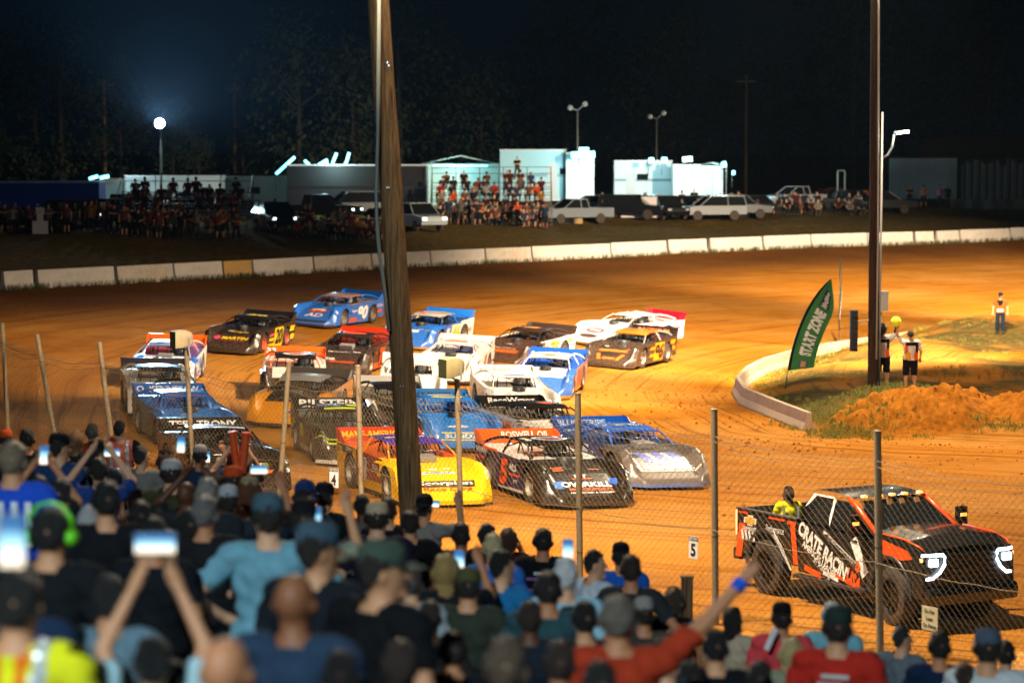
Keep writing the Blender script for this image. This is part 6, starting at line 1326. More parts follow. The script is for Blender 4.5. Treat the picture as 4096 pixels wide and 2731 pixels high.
# ================================================================ the paddock behind the far wall
def farp(px, d):
    x = colX(px, d); return Vector((x, d, gz(x, d)))
def vehicle_meshes():
    P = {}
    def prof(kind):
        if kind == 'pickup': return [(-2.8, .45), (2.75, .45), (2.85, .7), (2.75, 1.02), (1.35, 1.15), (-.75, 1.12), (-2.8, 1.12)], [(-.75, 1.10), (-.62, 1.72), (.45, 1.74), (1.35, 1.12)]
        if kind == 'suv': return [(-2.4, .42), (2.4, .42), (2.5, .7), (2.42, .98), (1.25, 1.10), (-2.4, 1.10)], [(-2.36, 1.08), (-2.2, 1.75), (.35, 1.78), (1.25, 1.08)]
        if kind == 'jeep': return [(-1.8, .5), (1.9, .5), (1.95, 1.1), (.75, 1.18), (-1.85, 1.18)], [(-1.83, 1.16), (-1.8, 1.82), (.45, 1.84), (.75, 1.16)]
        return [(-2.2, .35), (2.2, .35), (2.28, .6), (2.1, .82), (1.1, .93), (-1.6, .95), (-2.2, .9)], [(-1.75, .93), (-1.0, 1.38), (.25, 1.40), (1.1, .92)]
    for k in ('pickup', 'suv', 'jeep', 'sedan'):
        b, c = prof(k); m = MB(); m.prism(b, -.93, .93); P[k, 'body'] = m.mesh('body', bevel=.05)
        m = MB(); vs = [(x, y * (.88 if z < 1.3 and k != 'sedan' else .74) if False else y * (.90 - .16 * (z > c[0][1] + .2)), z) for y in (1, -1) for x, z in c]; m.add(vs, [(0, 1, 2, 3), (4, 5, 6, 7), (0, 1, 5, 4), (1, 2, 6, 5), (2, 3, 7, 6)]); P[k, 'glass'] = m.mesh('windows')
        zr = c[1][1]; m = MB(); m.box(((c[1][0] + c[2][0]) / 2, 0, zr + .02), (c[2][0] - c[1][0] + .06, 1.5, .05)); 
        for sg in (1, -1):
            for (xa, za), (xb, zb_) in ((c[0], c[1]), (c[3], c[2])): m.tube([(xa, sg * .90, za), (xb, sg * .745, zb_)], .04, 5)
            mx = (c[1][0] + c[2][0]) / 2; m.tube([(mx, sg * .905, c[0][1]), (mx, sg * .75, zr)], .035, 5)
        P[k, 'roof'] = m.mesh('roof', bevel=.0)
        m = MB(); xf = max(x for x, z in b)
        for sg in (1, -1): m.box((xf - .06, sg * .70, .82 if k != 'sedan' else .66), (.10, .30, .15))
        P[k, 'lamp'] = m.mesh('headlights'); P[k, 'ax'] = (1.65, -1.65) if k in ('pickup',) else (1.45, -1.4)
    m = MB(); r, h = .38, .12; m.lathe([(.001, -h), (r * .55, -h), (r * .9, -h), (r, -h * .6), (r, h * .6), (r * .9, h), (r * .55, h), (.001, h)], 18, 'y'); P['wheel'] = m.mesh('wheel', True, angle=40)
    return P
VEH = None
def vehicle(kind, px, d, rz, colr, label, lit=False, dz=0):
    p = farp(px, d); o = empty(kind if kind != 'suv' else 'parked_suv', (p.x, p.y, p.z + dz), R(rz), label, 'car' if kind == 'sedan' else 'truck' if kind == 'pickup' else 'suv', 'vehicles parked in the paddock'); o.name = {'pickup': 'parked_pickup', 'suv': 'parked_suv', 'jeep': 'parked_jeep', 'sedan': 'parked_car'}[kind]
    pm = mat('carpaint_' + colr, hexc(colr), .25, 0, .05, 3, spec=.6, coat=.5)
    obj('body', VEH[kind, 'body'], pm, o); obj('windows', VEH[kind, 'glass'], GLASS, o); obj('roof', VEH[kind, 'roof'], pm, o); obj('headlights', VEH[kind, 'lamp'], glow('car_lamp', (.8, .95, 1), 3) if lit else CHROME, o)
    for x in VEH[kind, 'ax']:
        for sg in (1, -1): w_ = obj('wheel', VEH['wheel'], BLACK, o); w_.location = (x, sg * .84, .38)
    return o
def trailer(px0, px1, ytop, d, depth, colr, label, name='trailer', cat='trailer', stripe=None, rz=0.0, base=None, door=None):
    a, b = farp(px0, d), farp(px1, d); z0 = min(a.z, b.z); ztop = at_depth((px0 + px1) / 2, ytop, d).z; L_ = (b - a).length; H_ = ztop - z0
    o = empty(name, ((a.x + b.x) / 2, d + depth / 2, z0), rz, label, cat, 'trailers in the paddock' if cat == 'trailer' else None)
    pm = mat('trailer_' + colr, hexc(colr), .45, .1, .06, .7); m = MB(); m.box((0, 0, .55 + (H_ - .55) / 2), (L_, depth, H_ - .55)); m.build('box', pm, o, bevel=.05)
    m = MB(); m.box((0, 0, H_ - .06), (L_ + .04, depth + .04, .10)); m.box((0, 0, .56), (L_ + .04, depth + .04, .10)); m.build('trim', mat('trailer_trim', (.6, .62, .62), .4, .3, .1, 3), o)
    for k in range(int(L_ / 1.2) + 1): m = MB(); m.box((-L_ / 2 + k * 1.2 + .02, -depth / 2 - .008, .55 + (H_ - .6) / 2), (.03, .016, H_ - .75)); m.build('panel_seam', pm, o)
    for x in (-.5, .5): 
        for y in (-1, 1): w_ = obj('wheel', VEH['wheel'], BLACK, o); w_.location = (L_ * .12 + x, y * (depth / 2 - .15), .38)
    if stripe: m = MB(); m.box((0, -depth / 2 - .012, H_ * .55), (L_ * .98, .02, .22)); m.build('stripe', paint(stripe, .05), o)
    if door: m = MB(); m.box((door, -depth / 2 - .02, H_ * .45), (.8, .03, H_ * .62)); m.build('door', mat('trailer_door', (.5, .52, .53), .4, .1, .05, 2), o); m = MB(); m.box((door + L_ * .2, -depth / 2 - .02, H_ * .62), (.9, .03, .5)); m.build('window', GLASS, o)
    return o
def lamp_pole(px, ylamp, d, label, twin=False, lit=None, r=.09, name='light_pole'):
    p = farp(px, d); zt = at_depth(px, ylamp, d).z - p.z; o = empty(name, p, 0, label, 'light pole', 'light poles of the paddock'); m = MB(); m.tube([(0, 0, -.3), (0, 0, zt)], r, 10, r * .75); m.build('shaft', mat('pole_grey', (.25, .25, .24), .6, .2, .1, 3), o, True)
    heads = ((-.6, .1), (.6, .4)) if twin else ((0, 0),)
    for dx, dz in heads:
        k_ = .72 if twin else 1.0; m = MB(); m.lathe([(.08 * k_, .25), (.14 * k_, .18), (.30 * k_, -.10), (.32 * k_, -.16)], 14, 'y', (dx, -.25, zt + dz)); 
        if twin: m.tube([(0, 0, zt - .1), (dx, 0, zt + dz)], .05, 6)
        hd = m.build('lamp_head', mat('lamp_shell', (.5, .52, .5), .4, .2, .1, 4), o, True); m = MB(); m.lathe([(.001, -.19), (.29 * k_, -.17)], 14, 'y', (dx, -.26, zt + dz)); m.build('lens', glow('flood_%s' % label[:5], lit[0], lit[1]) if lit else mat('lens_off', (.4, .42, .4), .2, 0, .1, 4), hd)
    return o, Vector((p.x, p.y - .75, p.z + zt))
def bleacher(px0, px1, d, rows, label, rise=.42, run=.72):
    a, b = farp(px0, d), farp(px1, d); L_ = b.x - a.x; z0 = min(a.z, b.z); o = empty('bleacher', ((a.x + b.x) / 2, d, z0), 0, label, 'bleacher', 'far grandstands'); AL = mat('bleacher_metal', (.12, .12, .12), .55, .3, .2, 4)
    for k in range(rows):
        m = MB(); m.box((0, k * run, .42 + k * rise), (L_, .28, .05)); m.build('seat_plank', AL, o); m = MB(); m.box((0, k * run + .35, .14 + k * rise), (L_, .30, .04)); m.build('foot_plank', AL, o)
    m = MB(); n = max(2, int(L_ / 1.6))
    for i in range(n + 1):
        x = -L_ / 2 + L_ * i / n; m.tube([(x, -.1, 0), (x, rows * run, rows * rise + .1)], .03, 5); m.tube([(x, rows * run, 0), (x, rows * run, rows * rise + 1.1)], .03, 5)
    m.build('frame', AL, o); m = MB(); zt = rows * rise + 1.1
    for z in (zt, zt - .45): m.tube([(-L_ / 2, rows * run, z), (L_ / 2, rows * run, z)], .025, 5)
    for sg in (1, -1): m.tube([(sg * L_ / 2, rows * run, zt), (sg * L_ / 2, -.1, 1.1)], .025, 5); m.tube([(sg * L_ / 2, -.1, 1.1), (sg * L_ / 2, -.1, 0)], .025, 5)
    m.build('guard_rail', AL, o); return o, a.x, b.x, z0
CN = {}
FC = ['#6a2c18', '#161f2c', '#54524e', '#24304a', '#3a1c1a', '#7a7670', '#1c1c1e', '#7a5420', '#3e2424', '#182c3c', '#4a4038', '#262622', '#5e3c34', '#121216']
FCN = ['rust', 'navy', 'grey', 'slate blue', 'maroon', 'cream', 'black', 'amber', 'plum', 'teal', 'tan', 'olive', 'salmon', 'jet black']
FN = dict(zip(FC, FCN)); FN.update({'#8a2418': 'dark red', '#b03a1c': 'brick red'}); FARP = []
def far_person(p, sit, r, label, group, shirt=None, rz=None, sc_=None):
    sh = shirt or r.choice(FC)
    o = person(p, R(180) + r.uniform(-.4, .4) if rz is None else rz, 'far_sit' if sit else r.choice(['far_down', 'far_hips', 'far_cross']), sh, r.choice(['#141824', '#36322c', '#1c1c20', '#3e3a34']), r.choice(['#1a1410', '#3a2616', '#8a6a3a']), r.choice([None, None, '#1a1a1e', '#5a5854', '#4a1c14']), False, r.randrange(4), sc_ or r.uniform(.92, 1.04), r.uniform(1, 1.12), False, False, r.random() < .3, label, group)
    if '%s' in label: FARP.append((label, sh, p[0] / p[1], o))
    return o
CHAIR = []; CHAIRS = []
def camp_chair(p, r, i):
    if not CHAIR:
        m = MB(); m.box((0, -.05, .42), (.50, .46, .04)); CHAIR.append(('seat', m.mesh('seat'))); m = MB(); m.box((0, .20, .68), (.50, .04, .46), rx=-.15); CHAIR.append(('backrest', m.mesh('backrest')))
        for x in (-1, 1):
            for y in (-1, 1): m = MB(); m.tube([(x * .24, y * .22 - .05, 0), (x * .24, -y * .2, .44)], .012, 5); CHAIR.append(('leg', m.mesh('leg')))
    o = empty('folding_chair', p, 0, 'dark folding camp chair under a seated spectator on the far bank', 'chair', 'camp chairs on the far bank'); CHAIRS.append(o); cm = cloth(['#1c2a4a', '#2a1c1c', '#1c1e20'][i % 3])
    for nm, me in CHAIR: obj(nm, me, cm if nm != 'leg' else TUBE, o)
def tree_parts(seed, h, r0):
    r = random.Random(seed); t = MB(); t.tube([(0, 0, 0), (r.uniform(-.2, .2), 0, h * .3), (r.uniform(-.4, .4), r.uniform(-.3, .3), h * .75)], .28, 8, .08); limbs = []
    for k in range(7):
        a = r.uniform(0, 6.28); z = h * r.uniform(.28, .7); e = Vector((math.cos(a) * r0 * r.uniform(.5, .85), math.sin(a) * r0 * r.uniform(.5, .85), z + h * r.uniform(.05, .2))); t.tube([(0, 0, z), tuple(e * .5 + Vector((0, 0, z * .55))), tuple(e)], .09, 5, .03); limbs.append(e)
    c = MB()
    cl = [Vector((r.gauss(0, r0 * .42), r.gauss(0, r0 * .42), h * r.uniform(.16, .97))) for _ in range(34)] + limbs
    for q in cl:
        q.x *= 1.15 - .75 * abs(q.z / h - .5); q.y *= 1.15 - .75 * abs(q.z / h - .5)
        for _ in range(52):
            p = q + Vector((r.gauss(0, .62), r.gauss(0, .62), r.gauss(0, .5))); s = r.uniform(.10, .24); n = Vector((r.gauss(0, 1), r.gauss(0, 1), r.gauss(0, 1))).normalized(); u = n.orthogonal().normalized() * s; v = n.cross(u).normalized() * s * .6; c.add([p - u, p + v, p + u, p - v], [(0, 1, 2, 3)])
    return t.mesh('trunk', True), c.mesh('crown', fixn=False)
def build_far():
    global VEH
    VEH = vehicle_meshes(); r = random.Random(21)
    # --- lit lamp at left, the brightest thing in the sky
    _, lp = lamp_pole(372 * S, 283 * S, 165, 'brightly lit floodlight pole left in the paddock', False, ((.75, .92, 1.0), 900)); spot('flood_lamp', tuple(lp + Vector((0, -.3, 0))), tuple(lp + Vector((2, -6, 3.6))), 250000, 84, (.40, .72, 1.0), .6, .35)
    lamp_pole(1326 * S, 250 * S, 200, 'unlit twin headed light pole above the white hauler', True); lamp_pole(1507 * S, 270 * S, 215, 'unlit twin headed light pole right of the white hauler', True)
    for px, y, d, lab in ((244, 180, 235, 'thin utility pole far left'), (541, 190, 240, 'thin utility pole between the bright lamp and the black coach'), (783, 150, 245, 'utility pole just left of the timber pole'), (1712, 172, 225, 'tall utility pole right of the white trailers'), (2268, 150, 240, 'utility pole behind the barn')):
        p = farp(px * S, d); zt = at_depth(px * S, y * S, d).z - p.z; o = empty('utility_pole', p, 0, lab, 'pole', 'utility poles in the background'); m = MB(); m.tube([(0, 0, 0), (0, 0, zt)], .16, 8, .11); m.build('shaft', WOOD, o, True); m = MB(); m.box((0, 0, zt - .6), (1.8, .1, .12)); m.build('cross_arm', WOOD, o)
    trailer(-14, 100, 181, 152, 2.4, '#1e48c0', 'blue cargo trailer at the far left', door=None); trailer(126, 222, 175, 176, 2.5, '#b8c4c8', 'silver camper trailer behind the left bleacher', 'camper', 'camper', '#8a98a0', door=1.0); trailer(100, 128, 178, 182, 2.5, '#d0d4d2', 'white trailer end beside the blue cargo trailer'); trailer(216, 290, 176, 180, 2.5, '#c8d2c8', 'pale green camper left of the black coach', 'camper', 'camper', door=-1)
    o = trailer(287, 427, 164, 172, 2.6, '#07080a', 'long black motor coach behind the timber pole', 'motor_coach', 'motor coach', '#1c1a1a')
    trailer(500, 566, 149, 190, 2.6, '#9cc8d4', 'tall pale blue hauler trailer behind the middle bleacher', 'hauler_trailer', stripe='#7fa8b4', door=1.5); tr = trailer(566, 594, 152, 189, 2.4, '#d8e4e6', 'bright lit white hauler nose with lamps on its roof', 'hauler_trailer')
    trailer(614, 672, 160, 196, 2.5, '#c4d8dc', 'white enclosed trailer under two bright lamps', stripe='#8aa0a8', door=-1.0); trailer(673, 700, 164, 192, 2.4, '#c8d4d2', 'small white enclosed trailer with a person in front'); 
    LT = glow('paddock', (.16, .80, .90), 5); LW = glow('paddock_white', (.55, 1.0, 1.0), 4)
    def lamp_bar(x0, y0, x1, y1, d, label, rr=.12, m_=None):
        a, b = at_depth(x0 * S, y0 * S, d), at_depth(x1 * S, y1 * S, d); o = empty('light_bar', a, 0, label, 'lamp', 'lit lamps in the paddock'); m = MB(); m.tube([(0, 0, 0), b - a], rr, 8); m.build('tube', m_ or LT, o, True)
        m = MB(); m.tube([Vector((0, rr, 0)), Vector((0, rr, -1.2))], .03, 5); m.build('stand', TUBE, o)
    for k, (x0, y0, x1, y1) in enumerate(((634, 399, 677, 360), (700, 368, 713, 381), (727, 381, 752, 366), (748, 366, 752, 378), (763, 376, 773, 351), (776, 383, 794, 377), (794, 377, 802, 350))): lamp_bar(x0, y0, x1, y1, 174, 'slanted cyan light tube over the black coach, %s from the left' % ['first', 'second', 'third', 'fourth', 'fifth', 'sixth', 'seventh'][k], .10)
    lamp_bar(205, 410, 225, 404, 176, 'short white lamp above the silver camper', .12); lamp_bar(230, 408, 250, 404, 176, 'short white lamp just right of its neighbour above the camper', .12)
    lamp_bar(1312, 356, 1366, 354, 187.6, 'wide glowing lamp on the front of the white hauler', .26); lamp_bar(1330, 344, 1352, 344, 187.8, 'small glowing lamp on the roof of the white hauler', .20)
    lamp_bar(1490, 368, 1502, 368, 193, 'left round lamp on the white enclosed trailer', .22); lamp_bar(1520, 367, 1532, 367, 193, 'right round lamp on the white enclosed trailer', .22); lamp_bar(1658, 378, 1668, 376, 190, 'starry lamp at the end of the lit awning', .22); lamp_bar(1682, 396, 1688, 396, 190, 'lone lamp right of the lit awning', .16); lamp_bar(1590, 364, 1568, 366, 191, 'lit box on top of the small white trailer', .20, LW)
    # lamps that light the trailers (each sits at one of the glowing heads above)
    for x, y, d, w_ in ((1340, 360, 184, 1300), (1495, 372, 190, 800), (1660, 382, 187, 900), (752, 372, 168, 900), (1010, 372, 190, 600), (225, 400, 170, 700)):
        point('paddock_light', at_depth(x * S, y * S, d), w_, (.60, .95, 1.0), .2)
    # lit awnings
    def awning(px0, px1, y0, y1, d, label, colr, side=True):
        a, b = farp(px0 * S, d), farp(px1 * S, d); z0 = a.z; zt = at_depth(px0 * S, y0 * S, d).z - z0; zl = at_depth(px0 * S, y1 * S, d).z - z0; L_ = b.x - a.x; o = empty('awning', (a.x, d, z0), 0, label, 'awning', 'awnings of the paddock'); m = MB(); m.prism([(0, zl), (L_ * .5, zt), (L_, zl), (L_ * .5, zt - .08)], 0, 3.5); m.build('canopy', cloth(colr), o); m = MB()
        for x in (.03, L_ * .5, L_ - .03):
            for y in (.05, 3.45): m.tube([(x, y, 0), (x, y, zl + .05)], .03, 6)
        m.build('leg', STEEL, o)
        if side: m = MB(); m.box((L_ / 2, 3.4, zl / 2), (L_, .03, zl)); m.build('back_curtain', cloth(colr), o)
        m = MB(); m.tube([(L_ * .15, 1.5, zl - .15), (L_ * .85, 1.5, zl - .15)], .06, 6); m.build('light_tube', glow('paddock', (.2, .85, .95), 5), o)
        point('paddock_light', (a.x + L_ / 2, d + 1.5, z0 + zl - .5), 160, (.6, .95, 1), .2)
    awning(968, 1146, 356, 376, 193, 'pale lit canopy tent behind the middle bleacher', '#b8d4cc'); awning(1605, 1668, 372, 380, 192, 'brightly lit white awning beside the small trailer', '#d8e8e4')
    # vehicles
    for a in (('jeep', 62, 145, -125, '#0c0d0e', 'black boxy jeep with lit window at the far left'), ('pickup', 108, 150, -75, '#0e1014', 'black pickup left of the left bleacher', True), ('suv', 275, 148, -70, '#090b0d', 'black SUV right of the left bleacher', True), ('suv', 418, 156, -62, '#a8b0b4', 'silver SUV just right of the timber pole', True),
              ('pickup', 574, 172, -150, '#7a8088', 'grey pickup right of the middle bleacher'), ('sedan', 612, 180, -60, '#1e6ac8', 'bright blue car under the white hauler lamp'), ('suv', 632, 176, -20, '#14181c', 'dark SUV beside the blue car'), ('suv', 665, 178, -70, '#101214', 'dark SUV with raised hatch'), ('suv', 712, 178, -165, '#8a8e92', 'silver SUV parked behind the right spectators'), ('pickup', 796, 192, -150, '#a8aaae', 'white crew pickup near the tractor'), ('sedan', 755, 186, -60, '#2a2c30', 'dark car right of the silver SUV'), ('sedan', 828, 198, -170, '#5a2420', 'dark red car under a cover near the tractor'), ('pickup', 880, 190, 10, '#181a1e', 'black pickup beside the white shed'), ('sedan', 10, 146, -60, '#15181a', 'dark car at the left edge'), ('suv', 145, 166, 15, '#20242a', 'dark SUV below the silver camper'), ('sedan', 250, 160, 170, '#2a3a4a', 'blue grey car below the pale green camper'), ('pickup', 318, 158, -20, '#14161a', 'black pickup in front of the coach', True), ('suv', 352, 160, -160, '#2a3038', 'dark grey SUV in front of the coach'), ('suv', 188, 168, 170, '#3a4450', 'blue grey SUV behind the left bleacher'), ('pickup', 224, 165, -30, '#101216', 'black pickup behind the left bleacher'), ('sedan', 690, 182, -120, '#1a2028', 'dark car before the small white trailer'), ('suv', 738, 182, 10, '#3a3e44', 'grey SUV right of the lit awning'), ('pickup', 850, 190, -60, '#20242a', 'dark pickup in front of the tractor'), ('sedan', 592, 178, 160, '#4a525a', 'grey car below the hauler nose')):
        vehicle(a[0], a[1], a[2], a[3], a[4], a[5], len(a) > 6)
    # tractor with roll bar
    p = farp(849, 196); o = empty('tractor', p, R(-40), 'tractor with pale roll bar near the right pole', 'tractor'); m = MB(); m.box((.7, 0, 1.0), (1.7, .7, .7)); m.box((-.5, 0, .9), (.9, 1.0, .5)); m.build('body', paint('#c8641c', .3), o, bevel=.06); m = MB(); m.tube([(-.8, -.55, .9), (-.8, -.55, 2.75), (-.8, -.45, 2.9), (-.8, .45, 2.9), (-.8, .55, 2.75), (-.8, .55, .9)], .06, 8); m.build('roll_bar', mat('pale_bar', (.6, .75, .75), .4, .2, .1, 3), o, True)
    for x, s_ in ((-.6, 1.7), (1.25, 1.1)):
        for sg in (1, -1): w_ = obj('wheel', VEH['wheel'], BLACK, o); w_.scale = (s_, 1.4, s_); w_.location = (x, sg * .75, .38 * s_)
    # barn, white shed, board fence
    a, b = farp(890, 208), farp(958, 208); z0 = a.z; H_ = at_depth(930, 158, 208).z - z0; o = empty('white_shed', ((a.x + b.x) / 2, 209, z0), 0, 'long white board shed wall behind the right spectators', 'shed'); L_ = b.x - a.x
    for k in range(22): m = MB(); m.box((-L_ / 2 + L_ * (k + .5) / 22, 0, H_ / 2), (L_ / 22 - .03, .08 + .01 * (k % 3), H_)); m.build('wall_board', mat('shed_white', (.55, .55, .58), .7, 0, .15, 1.5), o)
    m = MB(); m.box((0, 2, H_ / 2 - .05), (L_ - .1, 3.8, H_ - .1)); m.build('core', DARK, o); m = MB(); m.box((L_ * .05, -.2, H_ + .1), (L_ * 1.06, 1.0, .10), rx=.1); m.build('roof_edge', mat('rust_roof', (.10, .035, .02), .8, .2, .4, 2), o)
    a, b = farp(935, 214), farp(1060, 214); z0 = a.z; o = empty('barn', ((a.x + b.x) / 2, 216, z0), 0, 'low barn with rusty brown roof at the right edge', 'barn'); L_ = b.x - a.x; zt = at_depth(1000, 137, 214).z - z0; zl = at_depth(1000, 156, 214).z - z0
    m = MB(); m.box((0, 3, zl / 2), (L_, 6, zl)); m.build('wall', mat('barn_wall', (.10, .085, .075), .8, 0, .3, 1.5), o); m = MB(); m.prism([(-.6, zl), (3.0, zt), (6.6, zl), (6.6, zl - .12), (3.0, zt - .12), (-.6, zl - .12)], -L_ / 2, L_ / 2, axis='x'); rf = m.build('roof', mat('rust_roof', (.10, .035, .02)), o)
    a, b = farp(960, 206), farp(1045, 206); z0 = a.z; H_ = at_depth(990, 160, 206).z - z0; o = empty('board_fence', ((a.x + b.x) / 2, 206, z0), 0, 'weathered vertical board fence beside the white shed', 'fence'); L_ = b.x - a.x
    for k in range(34): m = MB(); hh = H_ * r.uniform(.86, 1.04); m.box((-L_ / 2 + L_ * (k + .5) / 34, 0, hh / 2), (L_ / 34 - .025, .03, hh)); m.build('board', mat('grey_board%d' % (k % 3), [(.16, .15, .14), (.07, .06, .055), (.24, .23, .22)][k % 3], .85, 0, .35, 2), o)
    m = MB(); m.box((0, .05, H_ * .3), (L_, .05, .1)); m.box((0, .05, H_ * .8), (L_, .05, .1)); m.build('rail', WOOD, o)
    a, b = farp(950, 200), farp(1060, 200); o = empty('low_wall', ((a.x + b.x) / 2, 200, a.z - .1), 0, 'low concrete wall in front of the board fence', 'wall'); m = MB(); m.box((0, 0, .35), (b.x - a.x, .3, .9)); m.build('concrete', conc('low_concrete', (.26, .22, .19), (.12, .09, .06), .6), o, bevel=.02)
    # small things on the bank
    for px, d, w_, h_, lab in ((1467, 176, 2.6, 1.5, 'large blank white board leaning on the bank'), (93, 140, .9, 1.2, 'white cut-out marker board at the far left'), (239, 142, .7, 1.2, 'white cut-out marker board beside the orange shirt')):
        p = farp(px * S, d); o = empty('marker_board', p, R(r.uniform(-8, 8)), lab, 'board', 'white boards on the bank'); m = MB()
        if w_ > 2: m.box((0, 0, h_ / 2 + .15), (w_, .06, h_), rx=-.12)
        else: m.box((0, 0, .45), (w_, .06, .75)); m.box((0, 0, 1.1), (w_ * .42, .06, .6)); m.box((0, 0, 1.45), (w_ * .55, .06, .3))
        m.build('panel', paint('#cfc6c8', .1), o); m = MB(); m.tube([(0, .08, 0), (0, .06, h_)], .03, 5); m.build('stake', WOOD, o)
    p = farp(1327 * S, 172); o = empty('barrel', p, 0, 'tan drum standing on the bank', 'barrel'); m = MB(); m.lathe([(.001, 0), (.34, 0), (.36, .04), (.35, .4), (.37, .43), (.35, .46), (.35, .86), (.37, .9), (.36, 1.3), (.001, 1.3)], 18); m.build('drum', paint('#b89a6a', .3), o, True, angle=35)
    # --- spectators over there
    lab = {1: '{} spectator from left, {}, far left bleacher, in %s top', 2: '{} spectator from left, {}, far middle bleacher, in %s top', 3: 'spectator in %s top, {} from left on the far bank past the bleachers', 4: 'spectator in %s top, {} from the left below the far left bleacher', 5: 'spectator in %s top, {} from the left before the black coach', 6: 'spectator in %s top, {} from the left below the far middle bleacher'}
    def ordn(n): return str(n) + ('th' if 10 <= n % 100 <= 20 else {1: 'st', 2: 'nd', 3: 'rd'}.get(n % 10, 'th'))
    _, x0, x1, z0 = bleacher(112, 246, 143, 6, 'dark steel bleacher full of people, far left'); bx = (x0 + x1) / 2
    for k in range(6):
        for i in range(9):
            if r.random() < .80: far_person((x0 + .5 + (x1 - x0 - 1) * (i + r.uniform(.2, .8)) / 9, 143 + k * .72, z0 + .44 + k * .42 - .44), True, r, lab[1].replace(' {}, far', [' lowest row', ' second row', ' third row', ' fourth row', ' fifth row', ' sixth row', ' top row'][k] + ', far'), 'spectators in the far left bleacher')
    for i in range(22):
        p = farp(r.uniform(100, 252), 140.5 + r.uniform(-1, .8)); far_person(p, False, r, lab[4], 'spectators below the far left bleacher')
    p = farp(108, 141); far_person(p, False, r, 'spectator in bright orange T-shirt beside the white marker board', None, '#e8741c', R(175), 1.03)
    _, x0, x1, z0 = bleacher(430, 552, 166, 7, 'dark steel bleacher full of people, far middle')
    for k in range(7):
        for i in range(10):
            if r.random() < .82: far_person((x0 + .5 + (x1 - x0 - 1) * (i + r.uniform(.2, .8)) / 10, 166 + k * .72, z0 + .44 + k * .42 - .44), True, r, lab[2].replace(' {}, far', [' lowest row', ' second row', ' third row', ' fourth row', ' fifth row', ' sixth row', ' top row'][k] + ', far'), 'spectators in the far middle bleacher', r.choice(FC + ['#8a2418', '#b03a1c']))
    far_person((colX(1188 * S, 171.5), 171.5, z0 + 7 * .42 + .2), False, r, 'spectator in black standing tall on top of the middle bleacher', None, '#101114', R(170)); far_person((colX(1165 * S, 171), 171, z0 + 6 * .42), True, r, 'spectator in orange red high in the middle bleacher', None, '#c83a1a')
    for i in range(16): p = farp(r.uniform(432, 560), 163.5 + r.uniform(-.8, .8)); far_person(p, r.random() < .3, r, lab[6], 'spectators below the far middle bleacher')
    for i in range(22): p = farp(r.uniform(262, 372), 147 + r.uniform(-1, 3)); far_person(p, r.random() < .35, r, lab[5], 'spectators beside the black coach')
    for i in range(30): px = r.uniform(560, 872); p = farp(px, 176 + (px - 560) * .045 + r.uniform(-1.5, 2)); far_person(p, r.random() < .15, r, lab[3], 'spectators on the right of the far bank')
    for px, c, l_ in ((909, '#15161a', 'spectator in black in front of the white shed'), (923, '#a86a5a', 'spectator in tan beside the spectator in black'), (939, '#b86ab0', 'spectator in lilac shirt in front of the shed'), (947, '#15181e', 'spectator in black beside the lilac shirt'), (694, '#0c0d10', 'dark figure silhouetted against the small white trailer'), (5, '#3a3632', 'spectator at the left edge of the far bank'), (76, '#5a564e', 'spectator seated on a tailgate at the far left'), (38, '#2a2622', 'spectator near the left marker board')):
        far_person(farp(px, 197 if px > 800 else 186 if px > 600 else 141), px == 76, r, l_, 'spectators on the far bank', c, R(180), 1.02)
    def relabel():
        for key in sorted(set(f[0] for f in FARP)):
            for n, (l_, sh, _, o) in enumerate(sorted((f for f in FARP if f[0] == key), key=lambda f: f[2])): o['label'] = (l_ % FN.get(sh, 'plain')).format(ordn(n + 1))
    for i in range(16): p = farp(r.uniform(-6, 110), 140 + r.uniform(-.6, 2)); far_person(p, False, r, 'spectator in %s top, {} from the left on the far left bank', 'spectators on the far left bank')
    for i in range(26): px = r.uniform(556, 872); p = farp(px, 175 + (px - 560) * .045 + r.uniform(-2, 1)); camp_chair(p, r, i); far_person(p, True, r, 'seated spectator in %s top, {} from left on the far right bank', 'spectators seated on the far right bank')
    for i in range(18): p = farp(r.uniform(255, 385), 145 + r.uniform(-1, 2)); camp_chair(p, r, i + 40); far_person(p, True, r, 'seated spectator in %s top, {} from left below the black coach', 'spectators seated below the black coach')
    relabel()
    for n, o in enumerate(sorted(CHAIRS, key=lambda c: c.location.x / c.location.y)): o['label'] = 'dark folding camp chair, %s from the left on the far bank' % ordn(n + 1)
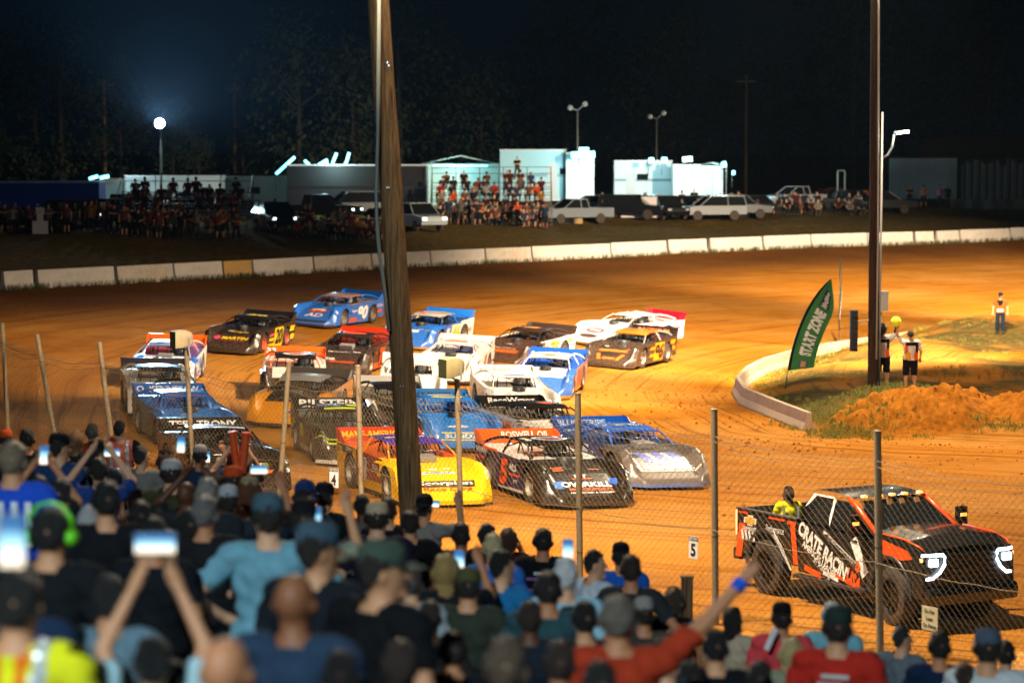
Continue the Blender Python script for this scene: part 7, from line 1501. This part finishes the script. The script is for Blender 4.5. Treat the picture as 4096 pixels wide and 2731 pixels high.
    # --- trees behind the paddock
    T4 = [tree_parts(k, h, r0) for k, (h, r0) in enumerate(((13, 3.6), (16, 4.2), (11, 3.2), (15, 3.0)))]; bark = mat('bark', (.03, .024, .018), .9, 0, .3, 6); leaf = mat('leaf', (.025, .038, .018), .7, 0, .5, .6, spec=.2)
    ords = ['first', 'second', 'third', 'fourth', 'fifth', 'sixth', 'seventh', 'eighth', 'ninth', 'tenth', 'eleventh', 'twelfth', 'thirteenth', 'fourteenth', 'fifteenth', 'sixteenth', 'seventeenth', 'eighteenth', 'nineteenth', 'twentieth', 'twenty-first', 'twenty-second', 'twenty-third', 'twenty-fourth']
    for i in range(24):
        px = -20 + i * 46 + r.uniform(-14, 14); d = r.uniform(226, 262) if i > 8 else r.uniform(200, 232); p = farp(px, d); o = empty('tree', p, r.uniform(0, 6), 'dark leafy tree in the night treeline, %s from the left' % ords[i], 'tree', 'trees behind the paddock'); k = r.randrange(4); s_ = r.uniform(.85, 1.35) * (1.0 if i < 9 else 1.25) * (.62 if i in (3, 4, 5, 6) else 1); o.scale = (s_, s_, s_ * r.uniform(.9, 1.2)); obj('trunk', T4[k][0], bark, o); obj('crown', T4[k][1], leaf, o)
def build_haze():
    m = bpy.data.materials.new('night_air'); m.use_nodes = True; N = m.node_tree.nodes; L = m.node_tree.links; N.remove(N['Principled BSDF']); v = N.new('ShaderNodeVolumePrincipled'); v.inputs['Color'].default_value = (.55, .75, 1.0, 1); v.inputs['Density'].default_value = .00004; v.inputs['Anisotropy'].default_value = .3
    L.new(v.outputs[0], N['Material Output'].inputs['Volume']); b = MB(); b.box((30, 130, 20), (360, 400, 46)); o = b.build('haze', m); tag(o, 'thin dusty night air over the speedway', 'haze', None, 'stuff')
# ================================================================ assemble
crowd_table(); SPOTS = place_crowd()
build_ground(); build_walls(); build_mound(); build_marbles(); build_poles(); build_fence()
build_cars(); TRUCK = build_truck()
build_flags(); build_far(); build_officials(); build_crowd(SPOTS); build_tubes(); build_bed_rider(TRUCK); build_grass()
build_haze()
